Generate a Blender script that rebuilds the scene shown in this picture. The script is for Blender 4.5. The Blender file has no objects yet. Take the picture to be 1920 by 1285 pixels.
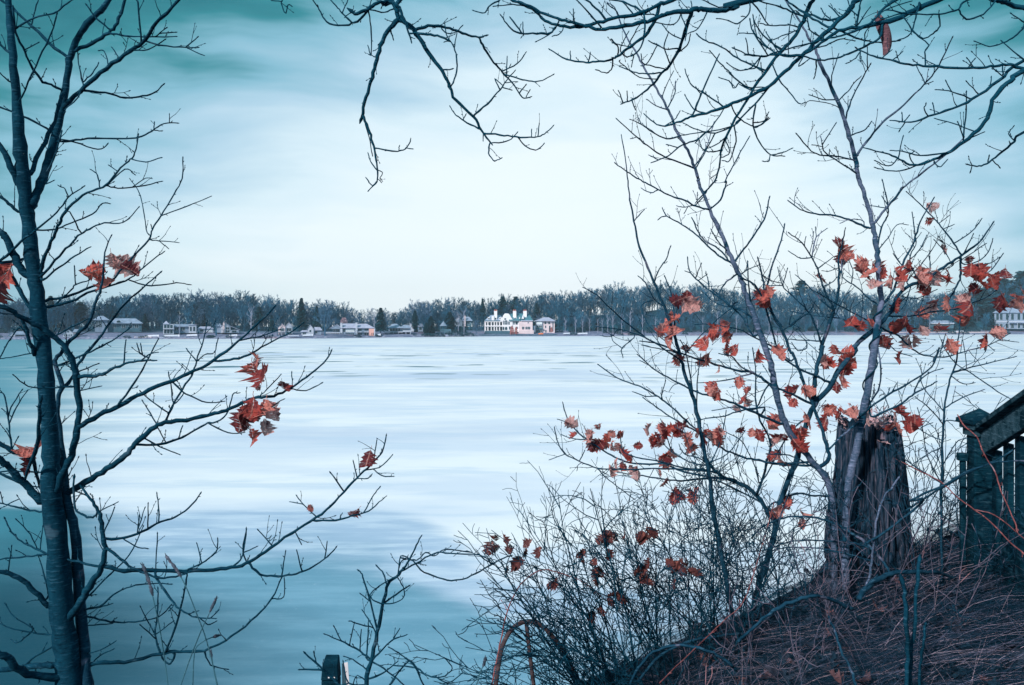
import bpy, bmesh, math, random
from mathutils import Vector, Matrix, noise as mnoise
C = bpy.context.scene.collection
scene = bpy.context.scene
R = random.Random(11)
F = 1493.0          # focal length in 1920-wide pixels (28 mm lens)
EYE = 6.0           # eye height above the ice, metres
HOR = 612.0         # pixel row of the horizon

# ------------------------------------------------------------------ camera
cam_d = bpy.data.cameras.new('camera'); cam = bpy.data.objects.new('camera', cam_d); C.objects.link(cam)
cam.location = (0, 0, EYE); cam.rotation_euler = (math.radians(90), 0, 0)
cam_d.lens = 28; cam_d.sensor_width = 36; cam_d.shift_y = -30.5/1920
cam_d.clip_start = 0.1; cam_d.clip_end = 6000
scene.camera = cam

# ------------------------------------------------------------------ node helpers
def N(nt, typ, **kw):
    n = nt.nodes.new(typ)
    for k, v in kw.items():
        if k in ('operation', 'blend_type', 'data_type', 'interpolation_type', 'noise_dimensions', 'sky_type', 'sun_disc', 'clamp', 'feature', 'vector_type', 'wave_type'):
            setattr(n, k, v)
        else:
            n.inputs[k].default_value = v
    return n
def LK(nt, a, b): nt.links.new(a, b)
def MATH(nt, op, a, b=None, clamp=False):
    n = nt.nodes.new('ShaderNodeMath'); n.operation = op; n.use_clamp = clamp
    for i, v in enumerate((a, b)):
        if v is None: continue
        if isinstance(v, (int, float)): n.inputs[i].default_value = v
        else: nt.links.new(v, n.inputs[i])
    return n.outputs[0]
def SMOOTH(nt, v, lo, hi):
    n = nt.nodes.new('ShaderNodeMapRange'); n.interpolation_type = 'SMOOTHSTEP'
    nt.links.new(v, n.inputs[0]); n.inputs[1].default_value = lo; n.inputs[2].default_value = hi
    return n.outputs[0]
def RAMP(nt, fac, stops):
    n = nt.nodes.new('ShaderNodeValToRGB'); e = n.color_ramp.elements
    while len(e) < len(stops): e.new(0.5)
    for i, (p, c) in enumerate(stops):
        e[i].position = p; e[i].color = (c[0], c[1], c[2], 1)
    nt.links.new(fac, n.inputs[0]); return n.outputs[0]
def MIX(nt, fac, a, b):
    n = nt.nodes.new('ShaderNodeMix'); n.data_type = 'RGBA'
    for sock, v in ((n.inputs[0], fac), (n.inputs[6], a), (n.inputs[7], b)):
        if isinstance(v, (int, float)): sock.default_value = v
        elif isinstance(v, tuple): sock.default_value = (v[0], v[1], v[2], 1)
        else: nt.links.new(v, sock)
    return n.outputs[2]
def MAPV(nt, vec, scale=(1, 1, 1), loc=(0, 0, 0)):
    n = nt.nodes.new('ShaderNodeMapping'); nt.links.new(vec, n.inputs[0])
    n.inputs['Scale'].default_value = scale; n.inputs['Location'].default_value = loc
    return n.outputs[0]
def NOISE(nt, vec, scale, detail=4, rough=0.55):
    n = N(nt, 'ShaderNodeTexNoise', Scale=scale, Detail=detail, Roughness=rough)
    nt.links.new(vec, n.inputs['Vector']); return n.outputs['Fac']

# ------------------------------------------------------------------ sky
SUN_EL, SUN_AZ = math.radians(34), math.radians(215)      # low winter sun behind thin cloud, behind and left of the camera
world = bpy.data.worlds.new('World'); scene.world = world; world.use_nodes = True
nt = world.node_tree; nt.nodes.clear()
tc = nt.nodes.new('ShaderNodeTexCoord'); dirv = tc.outputs['Generated']
sp = nt.nodes.new('ShaderNodeSeparateXYZ'); LK(nt, dirv, sp.inputs[0])
el = MATH(nt, 'ARCSINE', sp.outputs[2]); az = MATH(nt, 'ARCTAN2', sp.outputs[0], sp.outputs[1])
cb = nt.nodes.new('ShaderNodeCombineXYZ'); LK(nt, az, cb.inputs[0]); LK(nt, el, cb.inputs[1])
wv = N(nt, 'ShaderNodeTexNoise', Scale=2.2, Detail=3); LK(nt, cb.outputs[0], wv.inputs['Vector'])
add = nt.nodes.new('ShaderNodeVectorMath'); add.operation = 'MULTIPLY_ADD'
LK(nt, wv.outputs['Color'], add.inputs[0]); add.inputs[1].default_value = (.25, .12, 0); LK(nt, cb.outputs[0], add.inputs[2])
cl1 = NOISE(nt, MAPV(nt, add.outputs[0], (2.1, 8.0, 1), (1.7, .35, 0)), 1.0, 5, .55)
cl2 = NOISE(nt, MAPV(nt, add.outputs[0], (4.0, 26.0, 1), (4.1, 2.0, 0)), 1.0, 4, .5)
azs = MATH(nt, 'MULTIPLY', MATH(nt, 'SUBTRACT', az, .04), .76)
els = MATH(nt, 'MULTIPLY', MATH(nt, 'SUBTRACT', el, .03), 1.25)
rad = MATH(nt, 'SQRT', MATH(nt, 'ADD', MATH(nt, 'MULTIPLY', azs, azs), MATH(nt, 'MULTIPLY', els, els)))
t = MATH(nt, 'ADD', rad, MATH(nt, 'MULTIPLY', MATH(nt, 'SUBTRACT', cl1, .5), .30))
t = MATH(nt, 'ADD', t, MATH(nt, 'MULTIPLY', MATH(nt, 'SUBTRACT', cl2, .5), .16))
skyc = RAMP(nt, t, [(0.0, (.86, .93, .97)), (.22, (.80, .895, .94)), (.32, (.66, .81, .88)), (.40, (.42, .62, .75)), (.475, (.22, .47, .59)), (.53, (.03, .24, .28)), (.60, (.001, .12, .15)), (.70, (.001, .125, .155)), (.84, (.08, .28, .36)), (1.0, (.16, .38, .48))])
sky = nt.nodes.new('ShaderNodeTexSky'); sky.sky_type = 'NISHITA'; sky.sun_disc = False
sky.sun_elevation = SUN_EL; sky.sun_rotation = SUN_AZ
b1 = nt.nodes.new('ShaderNodeBackground'); LK(nt, skyc, b1.inputs[0]); b1.inputs[1].default_value = 0.83
b2 = nt.nodes.new('ShaderNodeBackground'); LK(nt, sky.outputs[0], b2.inputs[0]); b2.inputs[1].default_value = 0.01
ad = nt.nodes.new('ShaderNodeAddShader'); LK(nt, b1.outputs[0], ad.inputs[0]); LK(nt, b2.outputs[0], ad.inputs[1])
wo = nt.nodes.new('ShaderNodeOutputWorld'); LK(nt, ad.outputs[0], wo.inputs[0])
# ------------------------------------------------------------------ sun
sd = bpy.data.lights.new('sun', 'SUN'); sd.energy = 3.2; sd.angle = math.radians(2); sd.color = (1, .91, .88)
sun = bpy.data.objects.new('sun', sd); C.objects.link(sun)
sdir = Vector((math.sin(SUN_AZ)*math.cos(SUN_EL), math.cos(SUN_AZ)*math.cos(SUN_EL), math.sin(SUN_EL)))
sun.rotation_euler = sdir.to_track_quat('Z', 'Y').to_euler()
# ------------------------------------------------------------------ exposure
scene.view_settings.view_transform = 'Standard'; scene.view_settings.look = 'None'
scene.view_settings.exposure = 0.36; scene.view_settings.gamma = 1.0
scene.render.engine = 'CYCLES'

# ------------------------------------------------------------------ materials
def material(name, rough=.8, spec=.3):
    m = bpy.data.materials.new(name); m.use_nodes = True
    nt = m.node_tree; b = nt.nodes['Principled BSDF']
    b.inputs['Roughness'].default_value = rough; b.inputs['Specular IOR Level'].default_value = spec
    return m, nt, b
def plain(name, c, rough=.8, var=.25, scale=3.0, spec=.3, bump=0.0):
    m, nt, b = material(name, rough, spec)
    tc = nt.nodes.new('ShaderNodeTexCoord')
    n = NOISE(nt, tc.outputs['Object'], scale, 5, .6)
    lo = tuple(v*(1-var) for v in c); hi = tuple(min(1, v*(1+var)) for v in c)
    LK(nt, RAMP(nt, n, [(.3, lo), (.7, hi)]), b.inputs['Base Color'])
    if bump:
        bn = N(nt, 'ShaderNodeBump', Strength=bump, Distance=.01); LK(nt, n, bn.inputs['Height']); LK(nt, bn.outputs[0], b.inputs['Normal'])
    return m
def bark(name, lo, hi, spot, spot_amt=.62, scale=9.0):
    m, nt, b = material(name, .9, .07)
    tc = nt.nodes.new('ShaderNodeTexCoord'); o = tc.outputs['Object']
    a = NOISE(nt, MAPV(nt, o, (1, 1, .35)), scale, 5, .6)
    f = NOISE(nt, MAPV(nt, o, (1, 1, 1.6)), scale*6, 4, .7)
    sct = NOISE(nt, o, scale*.8, 3, .6)
    band = NOISE(nt, MAPV(nt, o, (14, 14, 120)), 1, 3, .6)
    mixd = MATH(nt, 'ADD', MATH(nt, 'MULTIPLY', a, .6), MATH(nt, 'MULTIPLY', f, .4))
    col = RAMP(nt, mixd, [(.36, lo), (.64, hi)])
    col = MIX(nt, SMOOTH(nt, sct, spot_amt, spot_amt+.1), col, spot)
    col = MIX(nt, MATH(nt, 'MULTIPLY', SMOOTH(nt, band, .58, .66), .55), col, tuple(min(1, v*1.6+.03) for v in hi))
    col = MIX(nt, MATH(nt, 'MULTIPLY', SMOOTH(nt, band, .40, .32), .6), col, tuple(v*.5 for v in lo))
    LK(nt, col, b.inputs['Base Color'])
    mixd = MATH(nt, 'ADD', mixd, MATH(nt, 'MULTIPLY', band, .4))
    bn = N(nt, 'ShaderNodeBump', Strength=.8, Distance=.010); LK(nt, mixd, bn.inputs['Height']); LK(nt, bn.outputs[0], b.inputs['Normal'])
    return m
M = {}
M['dark'] = bark('dark_maple_bark', (.0004, .019, .038), (.006, .062, .105), (.04, .095, .14), .63)
M['over'] = bark('overhead_bark', (.0006, .030, .056), (.004, .060, .10), (.012, .07, .11), .66)
M['mid'] = bark('sapling_bark', (.001, .024, .048), (.016, .070, .12), (.13, .14, .21), .60)
M['pale'] = bark('pale_sapling_bark', (.014, .062, .11), (.17, .20, .31), (.006, .05, .09), .53)
M['cane'] = bark('cane_bark', (.10, .032, .04), (.32, .11, .11), (.30, .20, .24), .60)
def stump_bark():
    m, nt, b = material('stump_bark', .95, .05)
    tc = nt.nodes.new('ShaderNodeTexCoord'); o = tc.outputs['Object']
    f1 = NOISE(nt, MAPV(nt, o, (46, 46, 2.6)), 1, 6, .65); f2 = NOISE(nt, MAPV(nt, o, (120, 120, 9)), 1, 4, .7); f3 = NOISE(nt, o, 5, 4, .6)
    h = MATH(nt, 'ADD', MATH(nt, 'MULTIPLY', f1, .62), MATH(nt, 'MULTIPLY', f2, .38))
    col = RAMP(nt, h, [(.36, (.001, .010, .022)), (.47, (.008, .030, .055)), (.56, (.055, .075, .115)), (.66, (.20, .17, .225))])
    col = MIX(nt, MATH(nt, 'MULTIPLY', SMOOTH(nt, f3, .50, .68), .65), col, (.006, .035, .065))
    LK(nt, col, b.inputs['Base Color'])
    bn = N(nt, 'ShaderNodeBump', Strength=1.0, Distance=.018); LK(nt, h, bn.inputs['Height']); LK(nt, bn.outputs[0], b.inputs['Normal'])
    return m
M['stump'] = stump_bark()
M['green_wood'] = bark('green_painted_wood', (.0004, .014, .028), (.003, .040, .064), (.02, .08, .12), .58, 7)
M['rail_wood'] = bark('weathered_rail_wood', (.002, .032, .048), (.055, .115, .155), (.002, .022, .036), .48, 16)
M['rust'] = bark('rusty_pipe', (.03, .022, .028), (.085, .06, .065), (.10, .16, .20), .66, 12)
M['white_plate'] = plain('white_plate', (.80, .78, .84), .5)
M['thin_cane'] = bark('thin_pink_stem', (.03, .06, .10), (.20, .16, .22), (.42, .22, .24), .6, 6)
M['black'] = plain('painted_gap_shade', (.006, .012, .016), .9)  # near-black paint standing in for shade in the openings below the decks
M['straw_head'] = bark('seed_head', (.03, .06, .085), (.10, .11, .15), (.16, .13, .17), .55, 60)
M['stalk'] = bark('grass_stalk', (.025, .11, .15), (.07, .17, .21), (.12, .14, .18), .62, 30)

def leaf_material():
    m, nt, b = material('dry_leaf', .6, .2)
    oi = nt.nodes.new('ShaderNodeObjectInfo'); tc = nt.nodes.new('ShaderNodeTexCoord')
    base = RAMP(nt, oi.outputs['Random'], [(0, (.16, .032, .040)), (.22, (.46, .075, .066)), (.5, (.74, .15, .115)), (.75, (.84, .30, .25)), (1, (.88, .54, .52))])
    n = NOISE(nt, tc.outputs['Object'], 5, 4, .6)
    d = MIX(nt, SMOOTH(nt, n, .44, .74), base, (.12, .035, .05))
    sx = nt.nodes.new('ShaderNodeSeparateXYZ'); LK(nt, tc.outputs['Object'], sx.inputs[0])
    vein = SMOOTH(nt, MATH(nt, 'ABSOLUTE', sx.outputs[0]), .035, .012)
    d = MIX(nt, MATH(nt, 'MULTIPLY', vein, .55), d, (.80, .40, .34))
    LK(nt, d, b.inputs['Base Color'])
    tr = nt.nodes.new('ShaderNodeBsdfTranslucent'); LK(nt, d, tr.inputs[0])
    mx = nt.nodes.new('ShaderNodeMixShader'); mx.inputs[0].default_value = .38
    LK(nt, b.outputs[0], mx.inputs[1]); LK(nt, tr.outputs[0], mx.inputs[2])
    LK(nt, mx.outputs[0], nt.nodes['Material Output'].inputs[0])
    bn = N(nt, 'ShaderNodeBump', Strength=.6, Distance=.05); LK(nt, NOISE(nt, tc.outputs['Object'], 9, 3), bn.inputs['Height']); LK(nt, bn.outputs[0], b.inputs['Normal'])
    return m
M['leaf'] = leaf_material()
def random_tint(name, stops, rough=.85):
    m, nt, b = material(name, rough, .1)
    oi = nt.nodes.new('ShaderNodeObjectInfo'); tc = nt.nodes.new('ShaderNodeTexCoord')
    c = RAMP(nt, oi.outputs['Random'], stops)
    n = NOISE(nt, tc.outputs['Object'], 14, 3)
    LK(nt, MIX(nt, SMOOTH(nt, n, .3, .75), c, stops[0][1]), b.inputs['Base Color'])
    return m
M['far_bark'] = random_tint('far_bark', [(0, (.005, .065, .12)), (.5, (.026, .125, .215)), (1, (.19, .28, .43))])
M['far_wood'] = plain('far_wood_bark', (.016, .108, .19), .9, .6, .09)
M['needle'] = random_tint('conifer_needles', [(0, (.004, .055, .08)), (1, (.016, .095, .13))])
M['bush'] = random_tint('far_bush', [(0, (.010, .06, .085)), (1, (.05, .11, .15))])
M['red_bush'] = plain('red_beech_leaves', (.46, .17, .16), .9, .5, 2)
M['pink_bush'] = plain('pink_bush_twigs', (.50, .34, .40), .9, .4, 2)
M['white'] = plain('white_render', (.84, .82, .84), .8, .06, .3)
M['off_white'] = plain('off_white_siding', (.50, .55, .64), .8, .12, .3)
M['cream'] = plain('pinkish_render', (.72, .60, .62), .8, .1, .3)
M['salmon'] = plain('salmon_render', (.78, .42, .36), .8, .08, .3)
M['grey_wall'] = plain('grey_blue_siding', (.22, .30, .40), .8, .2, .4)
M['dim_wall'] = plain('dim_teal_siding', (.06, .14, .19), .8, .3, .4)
M['slate'] = plain('slate_roof', (.26, .34, .46), .8, .25, .5)
M['pale_roof'] = plain('pale_shingle_roof', (.40, .43, .56), .8, .2, .5)
M['teal_roof'] = plain('teal_roof', (.06, .19, .24), .7, .25, .5)
M['terracotta'] = plain('terracotta', (.62, .16, .10), .8, .15, 1)
M['glass'] = plain('window_glass', (.012, .045, .062), .12, .3, .5, .5)
M['blind'] = plain('window_blind', (.66, .74, .76), .8, .08, .5)
M['stone'] = plain('lake_stone', (.30, .33, .44), .9, .45, 1.5)
M['boat'] = plain('boat_cover', (.62, .66, .76), .6, .15, 1)
M['orange'] = plain('orange_hull', (.78, .22, .10), .5, .1, 1)
M['dock'] = plain('dock_boards', (.28, .31, .42), .8, .3, 1)

# ------------------------------------------------------------------ mesh builder
class MB:
    def __init__(s): s.v = []; s.f = []
    def tube(s, pts, rads, sides=6, cap=True, lump=0.0, rr=R):
        n = len(pts); base = len(s.v)
        tang = []
        for i in range(n):
            a = pts[max(0, i-1)]; b = pts[min(n-1, i+1)]; d = b-a
            tang.append(d.normalized() if d.length > 1e-9 else Vector((0, 0, 1)))
        u = tang[0].orthogonal().normalized()
        for i in range(n):
            u = u - tang[i]*u.dot(tang[i])
            u = u.normalized() if u.length > 1e-6 else tang[i].orthogonal().normalized()
            w = tang[i].cross(u)
            for k in range(sides):
                a = 2*math.pi*k/sides
                r = rads[i]*(1+(rr.uniform(-lump, lump) if lump else 0))
                s.v.append(pts[i]+(u*math.cos(a)+w*math.sin(a))*r)
        for i in range(n-1):
            for k in range(sides):
                a = base+i*sides+k; b = base+i*sides+(k+1) % sides
                s.f.append((a, b, b+sides, a+sides))
        if cap:
            s.f.append(tuple(base+k for k in reversed(range(sides))))
            s.f.append(tuple(base+(n-1)*sides+k for k in range(sides)))
    def box(s, x0, x1, y0, y1, z0, z1):
        b = len(s.v)
        for z in (z0, z1):
            for (x, y) in ((x0, y0), (x1, y0), (x1, y1), (x0, y1)): s.v.append(Vector((x, y, z)))
        s.f += [(b+3, b+2, b+1, b), (b+4, b+5, b+6, b+7)] + [(b+i, b+(i+1) % 4, b+4+(i+1) % 4, b+4+i) for i in range(4)]
    def poly(s, pts):
        b = len(s.v); s.v += [Vector(p) for p in pts]; s.f.append(tuple(range(b, b+len(pts))))
    def solid(s, bottom, top):           # two matching rings
        b = len(s.v); n = len(bottom); s.v += [Vector(p) for p in bottom]+[Vector(p) for p in top]
        s.f.append(tuple(b+i for i in reversed(range(n)))); s.f.append(tuple(b+n+i for i in range(n)))
        s.f += [(b+i, b+(i+1) % n, b+n+(i+1) % n, b+n+i) for i in range(n)]
    def mesh(s, name, mat, smooth=False):
        me = bpy.data.meshes.new(name); me.from_pydata([tuple(p) for p in s.v], [], s.f); me.update()
        me.materials.append(mat)
        if smooth: me.polygons.foreach_set('use_smooth', [True]*len(me.polygons))
        return me
    def build(s, name, mat, parent=None, smooth=False, loc=(0, 0, 0)):
        return place(s.mesh(name, mat, smooth), name, parent, loc)
def place(me, name, parent=None, loc=(0, 0, 0)):
    o = bpy.data.objects.new(name, me); C.objects.link(o); o.location = loc
    if parent is not None: o.parent = parent
    return o
def tag(o, label, cat, group=None):
    o['label'] = label; o['category'] = cat
    if group: o['group'] = group
    return o
def thing(name, label, cat, loc=(0, 0, 0), rz=0.0, group=None):
    o = bpy.data.objects.new(name, None); C.objects.link(o)
    o.location = loc; o.rotation_euler = (0, 0, rz); o.empty_display_size = .2
    return tag(o, label, cat, group)
def kind(o, k): o['kind'] = k; return o
def smoothline(pts, rads, seg=3):
    P = []; Q = []
    n = len(pts)
    for i in range(n-1):
        p0, p1, p2, p3 = pts[max(0, i-1)], pts[i], pts[i+1], pts[min(n-1, i+2)]
        for k in range(seg):
            u = k/seg
            P.append(.5*((2*p1)+(p2-p0)*u+(2*p0-5*p1+4*p2-p3)*u*u+(3*p1-p0-3*p2+p3)*u**3))
            Q.append(rads[i]+(rads[i+1]-rads[i])*u)
    P.append(pts[-1]); Q.append(rads[-1]); return P, Q
def unpack(a):
    return [Vector((a[i]/1000, a[i+1]/1000, a[i+2]/1000)) for i in range(0, len(a), 4)], [a[i+3]/10000 for i in range(0, len(a), 4)]
def rvec(r=R):
    while True:
        v = Vector((r.uniform(-1, 1), r.uniform(-1, 1), r.uniform(-1, 1)))
        if .05 < v.length < 1: return v.normalized()

# ================================================================== LARGE STRUCTURE
def interp(x, xs, ys):
    if x <= xs[0]: return ys[0]
    for i in range(1, len(xs)):
        if x <= xs[i]: return ys[i-1]+(ys[i]-ys[i-1])*(x-xs[i-1])/(xs[i]-xs[i-1])
    return ys[-1]
def sstep(a, b, x):
    t = max(0, min(1, (x-a)/(b-a))); return t*t*(3-2*t)
def shore(px): return interp(px, [-1500, 0, 600, 900, 1500, 1920, 3400], [330, 358, 392, 471, 527, 597, 640])
TOPX = [-1500, 0, 100, 180, 250, 330, 420, 500, 560, 610, 660, 700, 745, 790, 860, 920, 1000, 1060, 1120, 1180, 1250, 1310, 1400, 1470, 1520, 1600, 1700, 1800, 1870, 1920, 3400]
TOPY = [556, 564, 556, 560, 545, 549, 546, 551, 561, 562, 576, 582, 575, 561, 560, 560, 549, 543, 536, 533, 525, 531, 542, 543, 532, 545, 552, 541, 528, 515, 520]
def topline(px): return interp(px, TOPX, TOPY)
def hill(px, t):
    d = shore(px)+75
    H = max(3.6, min(24, 6+(612-topline(px))/F*d-21))
    return interp(t, [-4, 0, 1, 5, 20, 36, 75, 140, 400], [-.4, .25, .6, 1.2, 2.2, 3.2, H, H+1, H+2])
def bearing(px): return (px-960)/F
def far_xyz(px, t):
    d = shore(px)+t; return Vector((bearing(px)*d, d, hill(px, t)))

# far shore terrain
mb = MB(); cols = list(range(-1500, 3401, 14)); rows = [-4, 0, .6, 2, 5, 10, 20, 28, 36, 50, 75, 110, 170, 260, 400]
for px in cols:
    for tt in rows:
        p = far_xyz(px, tt); p.z += (.5*mnoise.noise(Vector((p.x*.05, p.y*.05, 3))) if tt > 1 else .18*mnoise.noise(Vector((p.x*.3, p.y*.3, 1))))
        mb.v.append(p)
nr = len(rows)
for i in range(len(cols)-1):
    for j in range(nr-1): mb.f.append((i*nr+j, (i+1)*nr+j, (i+1)*nr+j+1, i*nr+j+1))
m, nt, b = material('far_ground', .9, .1)
tc = nt.nodes.new('ShaderNodeTexCoord'); o = tc.outputs['Object']
sp = nt.nodes.new('ShaderNodeSeparateXYZ'); LK(nt, o, sp.inputs[0])
n1 = NOISE(nt, o, .05, 4, .6); n2 = NOISE(nt, o, .6, 4, .6)
hgt = MATH(nt, 'ADD', sp.outputs[2], MATH(nt, 'MULTIPLY', n1, 2.5))
col = MIX(nt, SMOOTH(nt, n2, .35, .68), (.11, .15, .24), (.27, .28, .40))
col = MIX(nt, SMOOTH(nt, n1, .55, .68), col, (.32, .22, .28))
col = MIX(nt, SMOOTH(nt, hgt, 3.4, 5.2), col, (.012, .085, .13))
LK(nt, col, b.inputs['Base Color'])
kind(mb.build('far_shore_ground', m, None, True), 'structure')

# lake ice
mb = MB(); mb.poly([(-2200, 6, 0), (2200, 6, 0), (2200, 900, 0), (-2200, 900, 0)])
m, nt, b = material('lake_ice', .42, .35)
tc = nt.nodes.new('ShaderNodeTexCoord'); o = tc.outputs['Object']
sp = nt.nodes.new('ShaderNodeSeparateXYZ'); LK(nt, o, sp.inputs[0]); X, Y = sp.outputs[0], sp.outputs[1]
nA = NOISE(nt, MAPV(nt, o, (.05, .11, 1), (3, 8, 0)), 1, 4, .5)
nB = NOISE(nt, MAPV(nt, o, (.055, .16, 1), (13.3, 2.1, 0)), 1, 5, .55)
nC = NOISE(nt, MAPV(nt, o, (.018, .04, 1), (7.3, 2.6, 0)), 1, 5, .55)
nD = NOISE(nt, MAPV(nt, o, (.085, .16, 1), (1.3, 5.6, 0)), 1, 3, .5)
nF = NOISE(nt, MAPV(nt, o, (1, 1.6, 1)), 4.5, 8, .82)
nG = NOISE(nt, MAPV(nt, o, (.32, 1.5, 1)), 1, 6, .62)
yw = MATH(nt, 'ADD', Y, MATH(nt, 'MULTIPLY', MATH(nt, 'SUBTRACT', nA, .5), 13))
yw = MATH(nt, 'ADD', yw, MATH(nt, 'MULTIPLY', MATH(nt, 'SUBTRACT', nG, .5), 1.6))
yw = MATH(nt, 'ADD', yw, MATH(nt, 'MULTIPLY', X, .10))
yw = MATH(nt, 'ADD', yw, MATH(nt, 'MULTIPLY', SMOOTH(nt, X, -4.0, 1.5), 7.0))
white = MIX(nt, SMOOTH(nt, nB, .40, .62), (.74, .80, .89), (.93, .94, .95))
white = MIX(nt, MATH(nt, 'MULTIPLY', SMOOTH(nt, nC, .55, .66), .7), white, (.50, .60, .77))
nH = NOISE(nt, MAPV(nt, o, (.10, .42, 1), (5.1, 9.7, 0)), 1, 4, .6)
white = MIX(nt, MATH(nt, 'MULTIPLY', SMOOTH(nt, nH, .52, .64), .5), white, (.58, .70, .83))
farband = MATH(nt, 'MULTIPLY', SMOOTH(nt, Y, 70, 120), SMOOTH(nt, Y, 260, 180))
slit = MATH(nt, 'MULTIPLY', SMOOTH(nt, nD, .595, .65), farband)
white = MIX(nt, slit, white, (.05, .16, .22))
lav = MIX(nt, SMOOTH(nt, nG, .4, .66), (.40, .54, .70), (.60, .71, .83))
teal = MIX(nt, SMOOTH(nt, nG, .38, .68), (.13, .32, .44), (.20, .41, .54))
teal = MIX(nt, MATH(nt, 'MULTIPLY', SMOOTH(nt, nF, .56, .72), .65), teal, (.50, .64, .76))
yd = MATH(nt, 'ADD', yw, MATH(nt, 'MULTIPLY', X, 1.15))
teal = MIX(nt, SMOOTH(nt, yd, 12.0, 3.8), teal, (.001, .055, .09))  # vignette darkening of the near left corner, painted into the ice colour
lav = MIX(nt, SMOOTH(nt, MATH(nt, 'DIVIDE', X, Y), -.44, -.60), lav, (.02, .16, .22))  # same left-hand vignette darkening painted into the lavender band
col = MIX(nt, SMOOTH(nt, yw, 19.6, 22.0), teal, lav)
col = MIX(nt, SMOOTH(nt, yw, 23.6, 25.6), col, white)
vignette = MATH(nt, 'ADD', MATH(nt, 'DIVIDE', MATH(nt, 'ADD', X, 3.0), MATH(nt, 'ADD', Y, 4.0)), MATH(nt, 'MULTIPLY', MATH(nt, 'SUBTRACT', nB, .5), .22))
col = MIX(nt, MATH(nt, 'MULTIPLY', SMOOTH(nt, vignette, -.34, -.60), .92), col, (.07, .28, .36))  # vignette along the left, radial from the camera, painted as teal ice colour
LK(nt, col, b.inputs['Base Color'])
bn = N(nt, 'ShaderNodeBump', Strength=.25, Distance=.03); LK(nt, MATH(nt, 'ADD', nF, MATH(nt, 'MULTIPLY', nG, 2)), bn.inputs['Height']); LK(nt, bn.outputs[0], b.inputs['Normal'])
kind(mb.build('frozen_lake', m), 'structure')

# near bank
def bank(x, y):
    k = .45 if x < 3.0 else .15
    z = (4.43 if x < 3.0 else 4.43+.55*.45-.55*.15)+k*(x-2.45)
    z = max(z, 2.85+.12*(x+1.4)) if x > -1.4 else 2.85+.05*(x+1.4)
    z += .9*sstep(2.6, .2, y)
    yc = 5.4 + .15*math.sin(x*1.3)
    if y > yc: z -= (y-yc)*.62+.2*sstep(0, .5, y-yc)
    z += .05*mnoise.noise(Vector((x*1.4, y*1.4, 0)))+.03*mnoise.noise(Vector((x*5, y*5, 4)))
    return max(z, -.3)
mb = MB(); xs = [-60, -40, -25, -15, -10]+[-7+i*.25 for i in range(57)]+[9, 13, 20, 35, 60]; ys = [-14, -9, -5, -3, -1.5]+[-.5+.22*i for i in range(62)]+[14, 16]
for x in xs:
    for y in ys: mb.v.append(Vector((x, y, bank(x, y))))
for i in range(len(xs)-1):
    for j in range(len(ys)-1): mb.f.append((i*len(ys)+j, (i+1)*len(ys)+j, (i+1)*len(ys)+j+1, i*len(ys)+j+1))
M['soil'] = plain('bank_soil', (.001, .020, .038), .95, .6, 6, .1, .6)
kind(mb.build('near_bank', M['soil'], None, True), 'structure')

# ------------------------------------------------------------------ far trees
def grow(mb, p, d, L, r, lvl, rr, sides=3, up=.25, spread=.75, kids=(4, 6), segs=3, minr=.0):
    pts = [p.copy()]; rads = [r]; q = p.copy(); dd = d.copy()
    for i in range(segs):
        dd = (dd+rvec(rr)*.20+Vector((0, 0, up*.35))).normalized()
        q = q+dd*(L/segs); pts.append(q.copy()); rads.append(max(minr, r*(1-.72*(i+1)/segs)))
    mb.tube(pts, rads, sides, False)
    if lvl <= 0: return
    n = rr.randint(*kids)
    for i in range(n):
        f = .28+.70*(i+rr.random())/n
        j = min(segs-1, int(f*segs)); u = f*segs-j
        a = pts[j].lerp(pts[j+1], u); td = (pts[j+1]-pts[j]).normalized()
        side = rvec(rr); side = (side-td*side.dot(td)).normalized()
        nd = (td*rr.uniform(.5, 1.0)+side*spread*rr.uniform(.6, 1.2)+Vector((0, 0, up))).normalized()
        grow(mb, a, nd, L*rr.uniform(.42, .66)*(1-.25*f), max(minr, rads[j]*.55), lvl-1, rr, sides, up, spread, kids, max(2, segs-1), minr)
def bare_tree(seed, lean=False, dense=1.0, twig=.055, f0=.26):
    rr = random.Random(seed); mb = MB(); H = 20.0
    nst = rr.choice((1, 1, 1, 2))
    for s in range(nst):
        d = Vector((rr.uniform(-.12, .12), rr.uniform(-.1, .1), 1)).normalized()
        pts = [Vector((s*.5, 0, -1))]; rads = [.26]; q = pts[0].copy()
        for i in range(6):
            d = (d+Vector((rr.uniform(-.1, .1), rr.uniform(-.1, .1), .3))).normalized(); q = q+d*(H*.80/6); pts.append(q.copy()); rads.append(.26*(1-.80*(i+1)/6)+.03)
        mb.tube(pts, rads, 5, False)
        nl = int(rr.randint(13, 16)*dense/nst**.5)
        for i in range(nl):
            f = f0+(.98-f0)*(i+.5*rr.random())/nl
            j = min(5, int(f*6)); a = pts[j].lerp(pts[j+1], f*6-j)
            ang = i*2.4+rr.uniform(-.5, .5)
            nd = Vector((math.cos(ang), math.sin(ang), rr.uniform(.7, 1.5))).normalized()
            grow(mb, a, nd, H*(.34-.16*f)*rr.uniform(.8, 1.2), .10*(1-.5*f), 2, rr, 3, .28, .75, (4, 6), 3, twig)
    zmax = max(v.z for v in mb.v)
    for v in mb.v: v /= zmax
    return mb
TREES = [bare_tree(100+i, twig=.06, f0=.16+.02*i) for i in range(7)]
LIGHT = [bare_tree(300+i, dense=1.0, twig=.068, f0=.10) for i in range(4)]
TMESH = [t_.mesh('bare_tree', M['far_bark']) for t_ in TREES]
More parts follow.
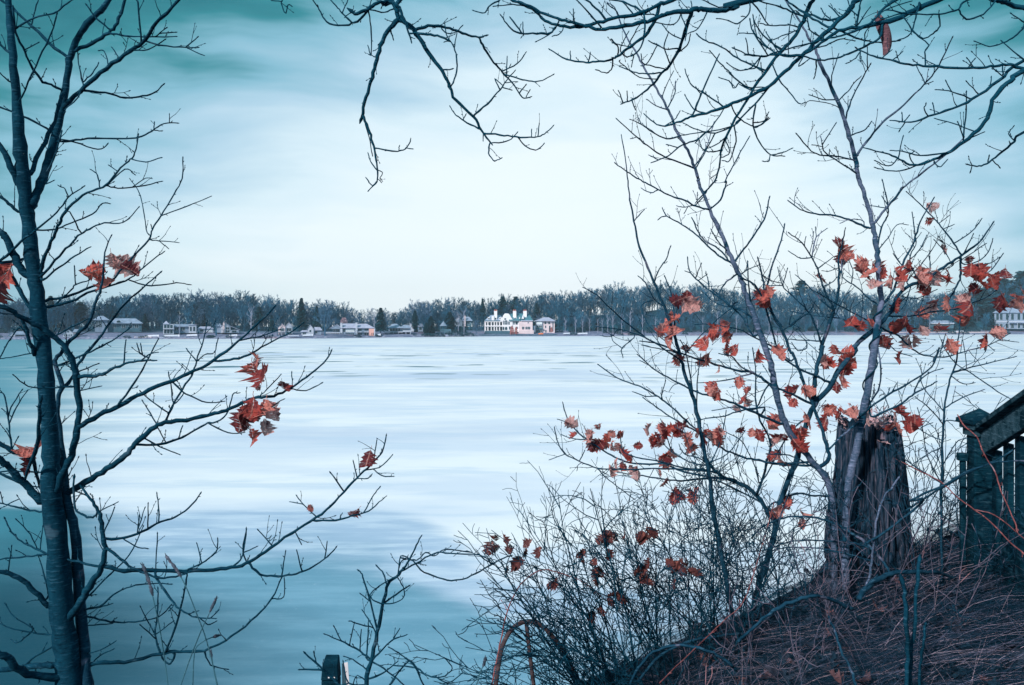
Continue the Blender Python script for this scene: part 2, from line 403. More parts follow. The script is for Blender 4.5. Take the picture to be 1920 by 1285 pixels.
def far_tree(me, name, label, cat, px, t, h, group=None, z=None, w=1.0):
    p = far_xyz(px, t); o = place(me, name, None, (p.x, p.y, p.z if z is None else z))
    o.scale = (h*w, h*w, h); o.rotation_euler = (0, 0, R.uniform(0, 6.28)); tag(o, label, cat, group); return o
HOUSE_PX = [(15, 45), (115, 150), (180, 266), (305, 450), (518, 550), (572, 604), (615, 775), (848, 885), (905, 1045), (1865, 1960)]
def in_house(px): return any(a-4 < px < b+4 for a, b in HOUSE_PX)
px = -150
while px < 2080:
    wooded = 1040 < px < 1640 or px < 110 or 780 < px < 850
    t_ = R.uniform(10, 34) if wooded and not in_house(px) else R.uniform(44, 54)
    h = (R.uniform(9, 15) if R.random() < .4 else R.uniform(13, 18))
    d = shore(px)+t_; zt = 6+(612-topline(px))/F*d; h = min(h, zt-hill(px, t_)-1.0)
    far_tree(R.choice(TMESH), 'bare_tree', 'bare leafless tree in the wood along the far shore', 'tree', px, t_, h, 'bare leafless trees along the far shore')
    px += R.uniform(14, 22)
px = -150
while px < 2080:
    t_ = R.uniform(70, 84); d = shore(px)+t_; yt = topline(px)+R.gauss(0, 3.5)
    h = 6+(612-yt)/F*d-hill(px, t_)
    far_tree(R.choice(TMESH), 'bare_tree', 'bare leafless tree on the wooded skyline across the lake', 'tree', px, t_, max(9, h), 'bare leafless trees on the far skyline')
    px += R.uniform(12, 18)
# the mass of the wood between them: one object
mb = MB()
px = -420
while px < 2350:
    t_ = R.uniform(40, 100); d = shore(px)+t_; yt = topline(px)+2+42*R.random()**1.3*(1.0 if t_ < 66 else .35)
    p = far_xyz(px, t_); h = max(7, 6+(612-yt)/F*d-p.z)
    src = R.choice(LIGHT); base = len(mb.v); a = R.uniform(0, 6.28); ca, sa = math.cos(a)*h, math.sin(a)*h
    mb.v += [Vector((p.x+v.x*ca-v.y*sa, p.y+v.x*sa+v.y*ca, p.z+v.z*h)) for v in src.v]
    mb.f += [tuple(base+i for i in f) for f in src.f]
    px += R.uniform(2.9, 5.0)
for i in range(150):
    px = R.uniform(1042, 1660) if i < 100 else R.choice((R.uniform(1640, 1860), R.uniform(-80, 115), R.uniform(780, 850)))
    if in_house(px): continue
    t_ = R.uniform(14, 58); p = far_xyz(px, t_); h = R.uniform(8, 15)
    h = min(h, 6+(612-topline(px)-3)/F*p.y-p.z)
    src = R.choice(LIGHT); base = len(mb.v); a = R.uniform(0, 6.28); ca, sa = math.cos(a)*h*1.15, math.sin(a)*h*1.15
    mb.v += [Vector((p.x+v.x*ca-v.y*sa, p.y+v.x*sa+v.y*ca, p.z+v.z*h)) for v in src.v]
    mb.f += [tuple(base+i_ for i_ in f) for f in src.f]
for i in range(330):
    px = R.uniform(-250, 2200); t_ = R.uniform(46, 120); p = far_xyz(px, t_); h = R.uniform(3.5, 7.5)
    src = R.choice(LIGHT); base = len(mb.v); a = R.uniform(0, 6.28); ca, sa = math.cos(a)*h*1.5, math.sin(a)*h*1.5
    mb.v += [Vector((p.x+v.x*ca-v.y*sa, p.y+v.x*sa+v.y*ca, p.z-.6+v.z*h)) for v in src.v]
    mb.f += [tuple(base+i_ for i_ in f) for f in src.f]
o = mb.build('far_wood', M['far_wood']); kind(o, 'stuff'); tag(o, 'grey blue mass of bare woodland covering the far slope', 'woodland')

def conifer(seed, style):
    rr = random.Random(seed); mb = MB(); tk = MB()
    tk.tube([Vector((0, 0, -.06)), Vector((0, 0, .5)), Vector((0, 0, .98))], [.022, .014, .003], 5, False)
    n = {'spruce': 26, 'column': 34, 'pine': 13}[style]
    for i in range(n):
        f = (i+.5)/n
        if style == 'spruce': z = .08+.92*f; rad = .27*(1-f)**.85+.012; cnt = 9; drop = -.35
        elif style == 'column': z = .03+.97*f; rad = .175*min(1, (1-f)*2.2)**.8*(.8+.2*min(1, f*6))+.01; cnt = 10; drop = .3
        else: z = .30+.68*f; rad = .24*math.sin(math.pi*(.25+.72*f))*rr.uniform(.6, 1.25)+.03; cnt = 6; drop = .12
        for k in range(cnt):
            a = 2*math.pi*(k+rr.random())/cnt+i; L = rad*rr.uniform(.72, 1.2)
            c = Vector((math.cos(a), math.sin(a), 0)); s_ = Vector((-c.y, c.x, 0)); z0 = z+rr.uniform(-.012, .012)
            clumps = 4 if style != 'pine' else 5
            for q in range(clumps):
                g = (q+.6)/clumps; ctr = c*L*g+Vector((0, 0, z0+drop*L*g*(.6 if q < 2 else 1)))
                wd = (.036 if style != 'pine' else .042)*rr.uniform(.7, 1.3)*(1.25-.5*g)
                for h_ in range(2):
                    rv = rvec(rr)*wd*1.4; sv = (s_*rr.uniform(.5, 1)+Vector((0, 0, rr.uniform(-.6, .6)))).normalized()*wd
                    mb.poly([ctr-sv-rv*.2, ctr+c*wd*.9+rv*.4, ctr+sv+rv*.2, ctr-c*wd*.5+Vector((0, 0, wd*.6))])
    return mb.mesh('crown', M['needle']), tk.mesh('trunk', M['far_bark'])
CON = {s: [conifer(i*7+len(s), s) for i in range(2)] for s in ('spruce', 'column', 'pine')}
def plant_conifer(style, label, px, ytop, ybase, t, group=None, name=None, w=1.0):
    d = shore(px)+t; s = d/F; h = (ybase-ytop)*s
    r = thing(name or {'spruce': 'spruce_tree', 'column': 'cypress_tree', 'pine': 'pine_tree'}[style], label, 'tree', (bearing(px)*d, d, 6-(ybase-HOR)*s), R.uniform(0, 6), group)
    cm, tm = R.choice(CON[style]); a = place(cm, 'crown', r); b_ = place(tm, 'trunk', r)
    a.scale = (h*w, h*w, h); b_.scale = (h, h, h)
for a in [('spruce', 'broad dark spruce between the long lake house and the hip roofed pavilion', 714, 578, 622, 14, 1.35),
          ('column', 'narrow dark cypress right of the hip roofed pavilion', 778, 583, 618, 12, 1.0),
          ('pine', 'layered pine with flat tiers behind the tip of a bare maple branch', 486, 575, 620, 40, 1.0),
          ('spruce', 'tall spruce behind the steep white gabled house', 565, 560, 616, 40, 1.0),
          ('spruce', 'shorter spruce to the left of the pale trunked spreading tree', 594, 574, 616, 38, .9),
          ('spruce', 'slim spruce standing left of the white mansion chimneys', 905, 561, 606, 52, .8),
          ('pine', 'flat topped pine above the mansion ridge, left of a pair', 942, 556, 606, 56, 1.1),
          ('pine', 'flat topped pine above the mansion ridge, right of a pair', 967, 556, 606, 56, 1.1),
          ('spruce', 'dark fir rising behind the right mansion chimney', 1006, 569, 612, 50, 1.1),
          ('column', 'round topped dark evergreen left of the timber gazebo', 808, 594, 626, 14, 1.5),
          ('column', 'broad dark evergreen behind the timber gazebo', 843, 586, 622, 24, 1.7),
          ('column', 'low dark evergreen beside the bank left of the gazebo', 799, 606, 628, 8, 1.3),
          ('pine', 'dense pine crowning the ridge behind the vine wrapped sapling', 1502, 526, 590, 84, 1.3),
          ('pine', 'large dark pine at the right edge above the pale lake house', 1915, 508, 600, 60, 1.4),
          ('pine', 'dark pine just left of the large one at the right edge', 1880, 522, 606, 55, 1.3),
          ('pine', 'dark pine near the right end of the far shore behind red leaves', 1840, 540, 616, 50, 1.5),
          ('spruce', 'dark spruce half hidden by the left maple trunk', 95, 556, 616, 48, 1.3)]:
    plant_conifer(a[0], a[1], a[2], a[3], a[4], a[5], None, None, a[6])
for (x, yt, st) in [(60, 570, 'pine'), (150, 566, 'pine'), (205, 570, 'pine'), (272, 590, 'spruce'), (20, 575, 'pine'), (1290, 592, 'pine'), (1120, 596, 'spruce'), (1640, 572, 'spruce'), (1730, 575, 'spruce'), (1800, 560, 'spruce'), (1710, 592, 'pine'), (1820, 585, 'spruce'), (380, 585, 'spruce'), (510, 592, 'spruce'), (660, 600, 'spruce'), (925, 578, 'spruce'), (1030, 580, 'spruce'), (1860, 575, 'spruce'), (1820, 590, 'pine')]:
    plant_conifer(st, 'dark evergreen scattered among the bare trees of the far wood', x, yt, 622, 36 if not in_house(x) else 50, 'dark evergreens in the far wood', 'evergreen_tree', 1.35)
# pale trees standing clear at the water
for (x, yt, yb, t_, lab) in [(608, 562, 631, 6, 'tall spreading tree with pale limbs left of the long lake house'), (405, 580, 628, 10, 'hazy round crowned tree in front of the gabled house with brick chimney'),
                             (772, 560, 622, 40, 'tall thin tree with tufted top above the narrow cypress'), (830, 556, 620, 40, 'broad vase shaped bare tree above the timber gazebo'), (893, 600, 631, 4, 'small pale twisted tree at the water left of the mansion'), (520, 585, 628, 9, 'thin pale tree left of the gabled house by the water')]:
    d = shore(x)+t_; s = d/F; o = place(R.choice(TMESH), 'bare_tree', None, (bearing(x)*d, d, 6-(yb-HOR)*s)); h = (yb-yt)*s; o.scale = (h*1.15, h*1.15, h); tag(o, lab, 'tree')
pale = MB(); pale.tube([Vector((0, 0, -.05)), Vector((.01, 0, .4)), Vector((-.01, 0, .75)), Vector((.02, 0, 1))], [.016, .013, .009, .003], 5, False)
rr = random.Random(4)
for i in range(9): grow(pale, Vector((0, 0, .35+.065*i)), Vector((rr.uniform(-1, 1), rr.uniform(-1, 1), 1)).normalized(), .22, .006, 1, rr, 3, .3, .8, (3, 4), 3, .002)
m = plain('pale_trunk', (.30, .33, .44), .8, .3, 3); pm = pale.mesh('bare_tree', m)
for x in [1062, 1080, 1095, 1108, 1118, 1131, 1138, 1150, 1166, 1182, 1205, 1228, 1240, 1262, 1318, 1345, 1380, 1440, 1530, 1700, 1745, 860, 868, 700, 470, 338]:
    far_tree(pm, 'bare_tree', 'slender pale trunk standing at the edge of the far shore wood', 'tree', x+R.uniform(-3, 3), R.uniform(5, 9), R.uniform(9, 15), 'slender pale trunks by the far shore')

def bush_mesh(seed, mat, n=260):
    rr = random.Random(seed); mb = MB()
    for i in range(n):
        v = rvec(rr)*rr.uniform(.55, 1.0)**.5; v.z = abs(v.z)*.95; wd = rr.uniform(.07, .15)
        a = rvec(rr)*wd; b_ = rvec(rr)*wd; mb.poly([v-a, v+b_, v+a*.8, v-b_*.7])
    for i in range(10):
        d = rvec(rr); d.z = abs(d.z)+.4; mb.tube([Vector((0, 0, -.1)), d.normalized()*.9], [.03, .01], 3, False)
    return mb.mesh('shrub', mat)
BM = [bush_mesh(i, M['bush']) for i in range(3)]; RB = bush_mesh(9, M['red_bush'], 420); PB = bush_mesh(10, M['pink_bush'])
def shrub(me, px, ybot, t, wpx, hpx, label, group=None):
    d = shore(px)+t; s = d/F; o = place(me, 'shrub', None, (bearing(px)*d, d, 6-(ybot-HOR)*s)); o.scale = (wpx*s/2, wpx*s/2, hpx*s); o.rotation_euler = (0, 0, R.uniform(0, 6)); tag(o, label, 'shrub', group)
shrub(RB, 960, 627, 2.5, 8, 17, 'taller red leaved bush in front of the white mansion, left of two'); shrub(RB, 967.5, 627, 2.5, 6, 15, 'red brown bush right of the taller one before the mansion')
shrub(RB, 1034, 623, 4, 6, 10, 'pinkish creeper bush against the mansion annex'); shrub(PB, 645, 606, 34, 14, 11, 'pink tinged bush above the long lake house roof')
for i in range(46):
    x = R.uniform(0, 1920)
    if 905 < x < 1000: continue
    shrub(R.choice(BM), x, HOR+6/(shore(x))*F-1.5, R.uniform(1.5, 4), R.uniform(9, 20), R.uniform(4, 8), 'low dark shrub on the far lake edge', 'low shrubs along the far lake edge')
for i in range(90):
    x = 1045+R.uniform(0, 560) if i < 50 else R.choice((R.uniform(-20, 110), R.uniform(780, 905), R.uniform(1640, 1860)))
    tt = R.uniform(10, 34); p = far_xyz(x, tt)
    o = place(R.choice(BM), 'shrub', None, p); o.scale = (R.uniform(2.2, 4), R.uniform(2, 3), R.uniform(2.2, 4.2)); tag(o, 'dark undergrowth bush below the trees of the far wood', 'shrub', 'undergrowth bushes in the far wood')
for i, (x, w_, h_) in enumerate([(852, 40, 12), (822, 26, 9), (880, 20, 9), (800, 24, 8)]):
    shrub(BM[i % 3], x, 631.5, 2, w_, h_, ['wide tangled thicket on the bank right of the gazebo', 'brushy bank below the timber gazebo', 'brushy clump left of the mansion lawn', 'dark brush at the water left of the gazebo'][i])

# ------------------------------------------------------------------ far houses
class House:
    def __init__(h, name, label, pxc, ybase, t, cat='house'):
        h.c = pxc; h.yb = ybase; h.d = shore(pxc)+t; h.s = h.d/F
        h.r = thing(name, label, cat, (bearing(pxc)*h.d, h.d, 6-(ybase-HOR)*h.s), -math.atan(bearing(pxc)))
    def X(h, px): return (px-h.c)*h.s
    def Z(h, py): return (h.yb-py)*h.s
    def box(h, name, x0, x1, yt, yb, d0, d1, mat, parent=None):
        mb = MB(); mb.box(h.X(x0), h.X(x1), d0, d1, h.Z(yb), h.Z(yt)); return mb.build(name, M[mat], parent or h.r)
    def hip(h, x0, x1, ye, r0, r1, yr, d0, d1, mat, dr=None, name='roof'):
        mb = MB(); z0 = h.Z(ye); z1 = h.Z(yr); m_ = (d0+d1)/2
        if dr is not None: m_ = dr
        X0, X1 = h.X(x0), h.X(x1); e = .15
        b = [(X0, d0, z0), (X1, d0, z0), (X1, d1, z0), (X0, d1, z0)]
        mb.v += [Vector((p[0], p[1], p[2]-e)) for p in b]+[Vector(p) for p in b]+[Vector((h.X(r0), m_, z1)), Vector((h.X(r1), m_, z1))]
        mb.f += [(3, 2, 1, 0), (0, 1, 5, 4), (1, 2, 6, 5), (2, 3, 7, 6), (3, 0, 4, 7), (4, 5, 9, 8), (5, 6, 9), (6, 7, 8, 9), (7, 4, 8)]
        return mb.build(name, M[mat], h.r)
    def gable(h, x0, x1, ye, xr, yr, yb, d0, d1, wall, roof):     # gable end towards the lake
        mb = MB(); ring = [(h.X(x0), h.Z(yb)), (h.X(x1), h.Z(yb)), (h.X(x1), h.Z(ye)), (h.X(xr), h.Z(yr)), (h.X(x0), h.Z(ye))]
        mb.solid([(a, d1, b) for a, b in ring][::-1], [(a, d0, b) for a, b in ring][::-1]); w = mb.build('wall', M[wall], h.r)
        mb = MB(); k = .25
        for (xa, ya) in ((x0, ye), (x1, ye)):
            sx = -1 if xa == x0 else 1
            a = Vector((h.X(xa)+sx*.35, 0, h.Z(ya)-.25)); b = Vector((h.X(xr), 0, h.Z(yr)+.04))
            lo = [(a.x, d0-k, a.z), (b.x, d0-k, b.z), (b.x, d1+k, b.z), (a.x, d1+k, a.z)]
            mb.solid(lo, [(p[0], p[1], p[2]+.22) for p in lo])
        mb.build('roof', M[roof], h.r); return w
    def win(h, x0, x1, yt, yb, d=0.0, frame='off_white', pane='glass', nx=1, ny=1, arch=False):
        X0, X1, Z0, Z1 = h.X(x0), h.X(x1), h.Z(yb), h.Z(yt); w = .09; mb = MB(); pm_ = MB()
        if arch:
            n = 8; cx = (X0+X1)/2; rx = (X1-X0)/2; zs = Z1-rx*.9
            def ring(o_, dd): return [(X0-o_, dd, Z0-o_), (X1+o_, dd, Z0-o_)]+[(cx+(rx+o_)*math.cos(math.pi*k/n), dd, zs+(rx*.9+o_)*math.sin(math.pi*k/n)) for k in range(n+1)]
            mb.solid(ring(.12, d-.02)[::-1], ring(.12, d-.07)[::-1]); pm_.solid(ring(0, d-.075)[::-1], ring(0, d-.10)[::-1])
        else:
            mb.box(X0-w, X1+w, d-.08, d-.002, Z1, Z1+w); mb.box(X0-w, X1+w, d-.08, d-.002, Z0-w, Z0)
            mb.box(X0-w, X0, d-.08, d-.002, Z0, Z1); mb.box(X1, X1+w, d-.08, d-.002, Z0, Z1)
            for i in range(1, nx): xx = X0+(X1-X0)*i/nx; mb.box(xx-.05, xx+.05, d-.075, d-.03, Z0, Z1)
            for i in range(1, ny): zz = Z0+(Z1-Z0)*i/ny; mb.box(X0, X1, d-.07, d-.035, zz-.05, zz+.05)
            pm_.box(X0, X1, d-.03, d-.004, Z0, Z1)
        f = mb.build('window', M[frame], h.r); pm_.build('pane', M[pane], f); return f
    def chimney(h, x0, x1, yt, yb, d0, d1, mat, pots=0):
        c = h.box('chimney', x0, x1, yt, yb, d0, d1, mat)
        mb = MB(); mb.box(h.X(x0)-.12, h.X(x1)+.12, d0-.12, d1+.12, h.Z(yt), h.Z(yt)+.25); mb.build('chimney_cap', M[mat], c)
        for i in range(pots):
            xx = h.X(x0)+(h.X(x1)-h.X(x0))*(i+.5)/pots
            mb = MB(); mb.tube([Vector((xx, (d0+d1)/2, h.Z(yt)+.25)), Vector((xx, (d0+d1)/2, h.Z(yt)+1.15))], [.30, .24], 8); mb.build('chimney_pot', M['terracotta'], c)
    def posts(h, xs, yt, yb, d, mat, r=.14):
        for x in xs:
            mb = MB(); mb.box(h.X(x)-r, h.X(x)+r, d, d+2*r, h.Z(yb), h.Z(yt)); mb.build('post', M[mat], h.r)

# the white mansion
def q(x, y): return 890+x/11.294, 560+y/11.3
h = House('mansion', 'large white mansion with three tall chimneys and arcades facing the ice', 953, 623, 16, 'mansion')
h.box('wall', 909, 944, 602, 623, 2.6, 12, 'white'); h.box('wall', 944, 973, 601.5, 623, .4, 12, 'white'); h.box('wall', 973, 998.5, 602, 623, -.6, 12, 'cream')
for i, x in enumerate([909.3, 914.5, 921, 926.5, 931, 936.5, 942.5]): h.posts([x], 603, 623, .5, 'white', .3)
h.box('arcade_beam', 908.8, 944, 602, 604.2, .4, 1.2, 'white'); h.box('balcony', 908.8, 946, 610.3, 612.6, .2, 2.6, 'white')
h.box('eaves', 908, 944.2, 601.2, 602.1, 0, 13, 'teal_roof')
for x0, x1 in [(911, 914), (916.2, 920), (922.5, 925.5), (928, 930.3), (933, 935.6), (938, 941.5)]:
    h.win(x0, x1, 604, 610.3, 2.6); h.win(x0, x1, 613, 619.5, 2.6, arch=True)
h.hip(908, 945, 601.3, 920, 938, 590.5, 0, 13.5, 'slate')
h.hip(954, 999.5, 601.3, 957, 992, 588, -1.2, 13.5, 'teal_roof')
h.hip(977, 999.8, 601.6, 985, 991, 590.5, -1.4, 12, 'pale_roof')
# curved gable front
mb = MB(); ring = [q(590, 700), q(800, 700), q(800, 440), q(770, 400), q(740, 345), q(715, 318), q(640, 316), q(610, 350), q(585, 400), q(545, 420), q(545, 480), q(590, 490)]
ring = [(h.X(a), h.Z(b)) for a, b in ring]; mb.solid([(a, 3, b) for a, b in ring][::-1], [(a, -.2, b) for a, b in ring][::-1]); mb.build('gable_front', M['white'], h.r)
def Q(x0, x1, y0, y1, **k):
    a, b = q(x0, y0); c, d_ = q(x1, y1); return h.win(a, c, b, d_, **k)
Q(606, 632, 470, 552, d=-.2); Q(645, 688, 462, 552, d=-.2, nx=2, ny=2); Q(700, 715, 485, 550, d=-.2); Q(725, 742, 495, 552, d=-.2); Q(628, 665, 418, 448, d=-.2, arch=True)
Q(592, 625, 600, 665, d=-.2, arch=True); Q(642, 690, 600, 665, d=-.2, arch=True); Q(728, 780, 595, 655, d=-.2, nx=2)
for (a, b_) in [(820, 845), (865, 912)]: Q(a, b_, 485, 550, d=.4)
Q(880, 912, 600, 640, d=.4); Q(935, 970, 600, 642, d=.4)
Q(1005, 1050, 600, 655, d=-.6, nx=2); Q(1075, 1120, 600, 655, d=-.6, nx=2); Q(1130, 1175, 600, 655, d=-.6, nx=2); Q(1124, 1143, 498, 524, d=-.6, arch=True)
Q(985, 1060, 715, 745, d=-.9); Q(1165, 1230, 705, 735, d=-.9)
x0, _ = q(930, 0); x1, _ = q(1250, 0); h.box('terrace', x0, x1, 619.5, 627, -2.2, -.62, 'cream')
h.box('terrace', 909, 957, 620.5, 626, -1.4, .2, 'dim_wall')
for (a, b_) in [(410, 475), (812, 882), (1030, 1105)]:
    xa, ya = q(a, 270); xb, yb = q(b_, 400 if a < 1000 else 390); h.chimney(xa, xb, ya, yb+5, 2.2, 4.4, 'white', 2)
xa, ya = q(360, 370); xb, yb = q(412, 485); h.box('parapet', xa, xb, ya, yb, .3, 2.5, 'white')
for (a, b_, c_, d_) in [(278, 325, 395, 460), (418, 468, 398, 455), (518, 566, 398, 452), (828, 885, 392, 455)]:
    xa, ya = q(a, c_); xb, yb = q(b_, d_); dm = h.box('dormer', xa, xb, ya, yb, 1.0, 4, 'white')
    mb = MB(); cx = (h.X(xa)+h.X(xb))/2; cz = (h.Z(ya)+h.Z(yb))/2
    mb.solid([(cx+.5*math.cos(k*.785), .99, cz+.6*math.sin(k*.785)) for k in range(8)][::-1], [(cx+.5*math.cos(k*.785), .94, cz+.6*math.sin(k*.785)) for k in range(8)][::-1]); mb.build('pane', M['glass'], dm)
for (a, b_) in [(995, 1045), (935, 965)]:
    xa, ya = q(a, 345 if a > 990 else 385); xb, yb = q(b_, 430); mb = MB(); mb.solid([(h.X(xa), 2, h.Z(yb)), (h.X(xb), 2, h.Z(yb)), ((h.X(xa)+h.X(xb))/2, 2, h.Z(ya))][::-1], [(h.X(xa), -1.3, h.Z(yb)), (h.X(xb), -1.3, h.Z(yb)), ((h.X(xa)+h.X(xb))/2, -1.3, h.Z(ya))][::-1]); mb.build('dormer', M['white'], h.r)
h.box('link_wall', 998.6, 1003.8, 611, 625, 1, 5, 'grey_wall')
# annex
h = House('annex', 'pinkish hip roofed annex to the right of the white mansion', 1022, 625.5, 16)
h.box('wall', 1004, 1040, 602, 625.5, 0, 11, 'cream'); h.box('bay', 1005.5, 1017, 603, 625.4, -1, -.002, 'grey_wall'); h.hip(1001.5, 1042, 602, 1020, 1029, 595, -1.8, 12.5, 'pale_roof')
for y0, y1 in [(603.8, 608.2), (610.5, 614.6), (618.6, 623.5)]: h.win(1006.5, 1016, y0, y1, -1, 'white', 'blind' if y0 < 605 else 'glass', 3)
h.box('balcony', 1004.8, 1018, 614.9, 616.6, -2, -1.1, 'teal_roof')
for (a, b_, c_, d_) in [(1021, 1024, 603.5, 608), (1028, 1031, 603.5, 608), (1022, 1024, 611, 615), (1029.5, 1032, 611, 623), (1022.5, 1024.5, 619, 623.5), (1036, 1037.6, 604, 622)]: h.win(a, b_, c_, d_, 0)
# long lake house
h = House('lake_house', 'long grey lake house with two chimneys and a salmon end block', 661, 631, 12)
h.box('wall', 639, 692, 615, 631, 0, 9, 'grey_wall'); h.box('wall', 625, 639, 616, 624, 1.2, 9, 'grey_wall'); h.box('wall', 691.5, 700.5, 616.8, 631.5, -1.6, 4, 'salmon'); h.box('side_wall', 700.5, 702.6, 616.8, 631.5, -1.5, 4, 'off_white')
h.hip(640, 692, 615, 644, 668, 606.7, -1, 10, 'pale_roof'); h.hip(665, 703, 615.5, 672, 688, 607.3, -.8, 9.5, 'pale_roof', name='roof'); h.gable(620, 640, 615.6, 633, 609.3, 617, -.6, 8, 'grey_wall', 'pale_roof')
h.chimney(638.5, 642.5, 606.5, 631, -.6, .8, 'off_white'); h.chimney(666.5, 670, 606, 631, -.9, .6, 'off_white')
h.box('deck', 612, 639, 623.3, 625.2, -2.5, 2, 'off_white'); h.posts([615, 621, 630, 637.5], 625.2, 631, -2.2, 'off_white'); h.box('undercroft_shade', 622, 638, 625.3, 631, 1.3, 6, 'black')  # black block paints the shade of the open space under the house
h.win(649, 664.5, 616.3, 622.8, 0, 'off_white', 'blind', 6); h.win(644, 647.5, 616.5, 622.5, 0); h.win(648, 664, 625, 630.4, 0, 'grey_wall', 'glass', 5); h.win(671.5, 678, 616.5, 620.5, 0, 'grey_wall'); h.win(683, 690, 616.5, 620, 0, 'grey_wall'); h.win(671.5, 678.5, 625, 630.4, 0, 'grey_wall', nx=2); h.win(683, 690.5, 624, 630, 0, 'off_white', nx=2)
h.win(696, 697.2, 624, 629.4, -1.6, 'salmon'); h.win(698.8, 700, 624, 629.4, -1.6, 'salmon'); h.win(626, 630, 617.5, 622.5, 1.2, nx=2); h.win(631, 636, 617.5, 622.5, 1.2, nx=2)
h.box('balcony', 671, 691, 622, 623.4, -1.2, -.1, 'off_white')
# pavilion
h = House('pavilion_house', 'hip roofed lake house on posts right of the broad spruce', 748, 629.5, 14)
h.box('wall', 729, 752, 614.5, 622, 1.5, 9, 'grey_wall'); h.box('wall', 752, 770, 615.5, 620, 2.5, 9, 'off_white'); h.hip(727, 754, 614.8, 737, 744, 607.2, -.8, 10, 'slate'); h.hip(751, 771, 615, 756, 766, 609.5, 0, 9, 'slate')
h.box('deck', 720, 755, 622, 623.6, -1.5, 3, 'off_white'); h.posts([722, 729.5, 738, 747], 623.6, 630.5, -1.2, 'off_white'); h.box('undercroft_shade', 731, 769, 623.8, 630, 3.2, 8, 'black'); h.box('deck', 755, 771, 619.8, 622.4, -1, 2.4, 'off_white'); h.posts([761, 769.3], 622.4, 630.5, -.8, 'off_white')  # black block behind the posts stands in for shade beneath the pavilion
for i in range(4): h.win(731+i*5.2, 735+i*5.2, 616, 621, 1.5, 'off_white')
h = House('white_gable_house', 'small white gabled house partly hidden by the narrow cypress', 782, 622, 24)
h.gable(764, 776, 613, 770, 607, 622, 0, 7, 'off_white', 'pale_roof'); h.box('wall', 784, 793, 612, 622, 0, 6, 'grey_wall'); h.hip(782, 795, 612.5, 786, 791, 607, -.5, 7, 'pale_roof'); h.win(786, 791, 614, 619, 0)
# gazebo
h = House('gazebo', 'small timber gazebo with a pointed roof on the far bank', 831.5, 622, 8, 'gazebo')
mb = MB(); mb.tube([Vector((0, 2, h.Z(611.5))), Vector((0, 2, h.Z(604))), Vector((0, 2, h.Z(602.4)))], [7.4*h.s, 1.2*h.s, .15], 8); mb.build('roof', M['grey_wall'], h.r)
h.posts([826.5, 829.5, 833.5, 836.5], 611.5, 618, .6, 'dim_wall', .12); h.box('platform', 825, 838, 617.5, 622.5, .2, 4, 'dim_wall'); h.box('bank_wall', 832, 846, 617, 626, -.5, 0, 'dim_wall')
h = House('white_gable_house', 'half hidden white gabled house between the gazebo and the mansion', 866, 612, 40)
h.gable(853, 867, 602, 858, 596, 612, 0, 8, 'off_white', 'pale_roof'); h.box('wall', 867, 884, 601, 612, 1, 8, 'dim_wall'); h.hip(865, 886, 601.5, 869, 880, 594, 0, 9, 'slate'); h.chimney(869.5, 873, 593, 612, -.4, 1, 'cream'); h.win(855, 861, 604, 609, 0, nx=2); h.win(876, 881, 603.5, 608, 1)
# tower house and wing
h = House('tower_house', 'white glazed tower house with a pointed roof on the left shore', 316, 627.5, 12)
h.box('wall', 307, 325, 608, 627.5, 0, 6, 'off_white'); mb = MB(); ring = [(h.X(306), -.4), (h.X(318), -.4), (h.X(318), 5), (h.X(306), 5)]; z = h.Z(608)
mb.v += [Vector((a, b_, z)) for a, b_ in ring]+[Vector((h.X(312), 2.3, h.Z(602)))]; mb.f += [(3, 2, 1, 0), (0, 1, 4), (1, 2, 4), (2, 3, 4), (3, 0, 4)]; mb.build('roof', M['pale_roof'], h.r)
for x0 in (308.4, 313.7, 319): h.win(x0, x0+4.2, 609.3, 615.5, 0); h.win(x0, x0+4.2, 618, 625.5, 0)
h.box('balcony', 306.5, 325.5, 616, 617.3, -1, -.1, 'off_white')
h = House('long_white_house', 'low white house with dark windows right of the tower house', 352, 625, 18)
h.box('wall', 326, 368, 612, 625, 0, 8, 'grey_wall'); h.hip(325, 369, 612.2, 330, 362, 608, -1, 9, 'slate'); h.box('bay', 354, 367, 610, 624.8, -1.2, -.02, 'off_white'); h.win(356, 359, 613, 621, -1.2); h.win(361.5, 365, 613, 621, -1.2); h.win(330, 336, 614, 620, 0, nx=2); h.win(340, 347, 614, 620, 0, nx=2)
h.box('roof_edge', 353, 368, 609, 609.98, -1.6, 0, 'pale_roof')
h = House('garage', 'small white flat fronted building left of the gabled house', 386, 624, 20); h.box('wall', 372, 399, 616, 624, 0, 6, 'off_white'); h.hip(371, 400, 616.2, 376, 394, 612.5, -.6, 7, 'pale_roof'); h.win(389, 397, 617, 622, 0, 'off_white', 'blind', 2); h.win(376, 382, 618, 622, 0)
h = House('chimney_house', 'white gabled house with a brick chimney and lean to wing', 427, 624.5, 16)
h.gable(415, 432, 612.5, 423, 606, 624.5, 0, 8, 'off_white', 'pale_roof'); h.chimney(418.6, 421.6, 604.5, 624, -.7, -.05, 'cream'); h.box('wall', 432, 447, 619, 624.5, 0, 6, 'off_white')
mb = MB(); lo = [(h.X(430), -.6, h.Z(611.5)), (h.X(449), -.6, h.Z(619.6)), (h.X(449), 7, h.Z(619.6)), (h.X(430), 7, h.Z(611.5))]; mb.solid(lo, [(a, b_, c_+.3) for a, b_, c_ in lo]); mb.build('roof', M['pale_roof'], h.r)
h.win(424, 430, 614, 618, 0, nx=2); h.win(424, 430, 619.5, 623, 0, nx=2); h.win(435, 442, 620, 623.6, 0, nx=2); h.hip(405, 416, 611.5, 408, 414, 606.5, 1, 8, 'slate'); h.box('wall', 406, 415, 611.5, 624, 1.6, 7, 'grey_wall')
h = House('twin_gable_house', 'pale lake house with two gables beyond the bare branch tips', 534, 627, 14)
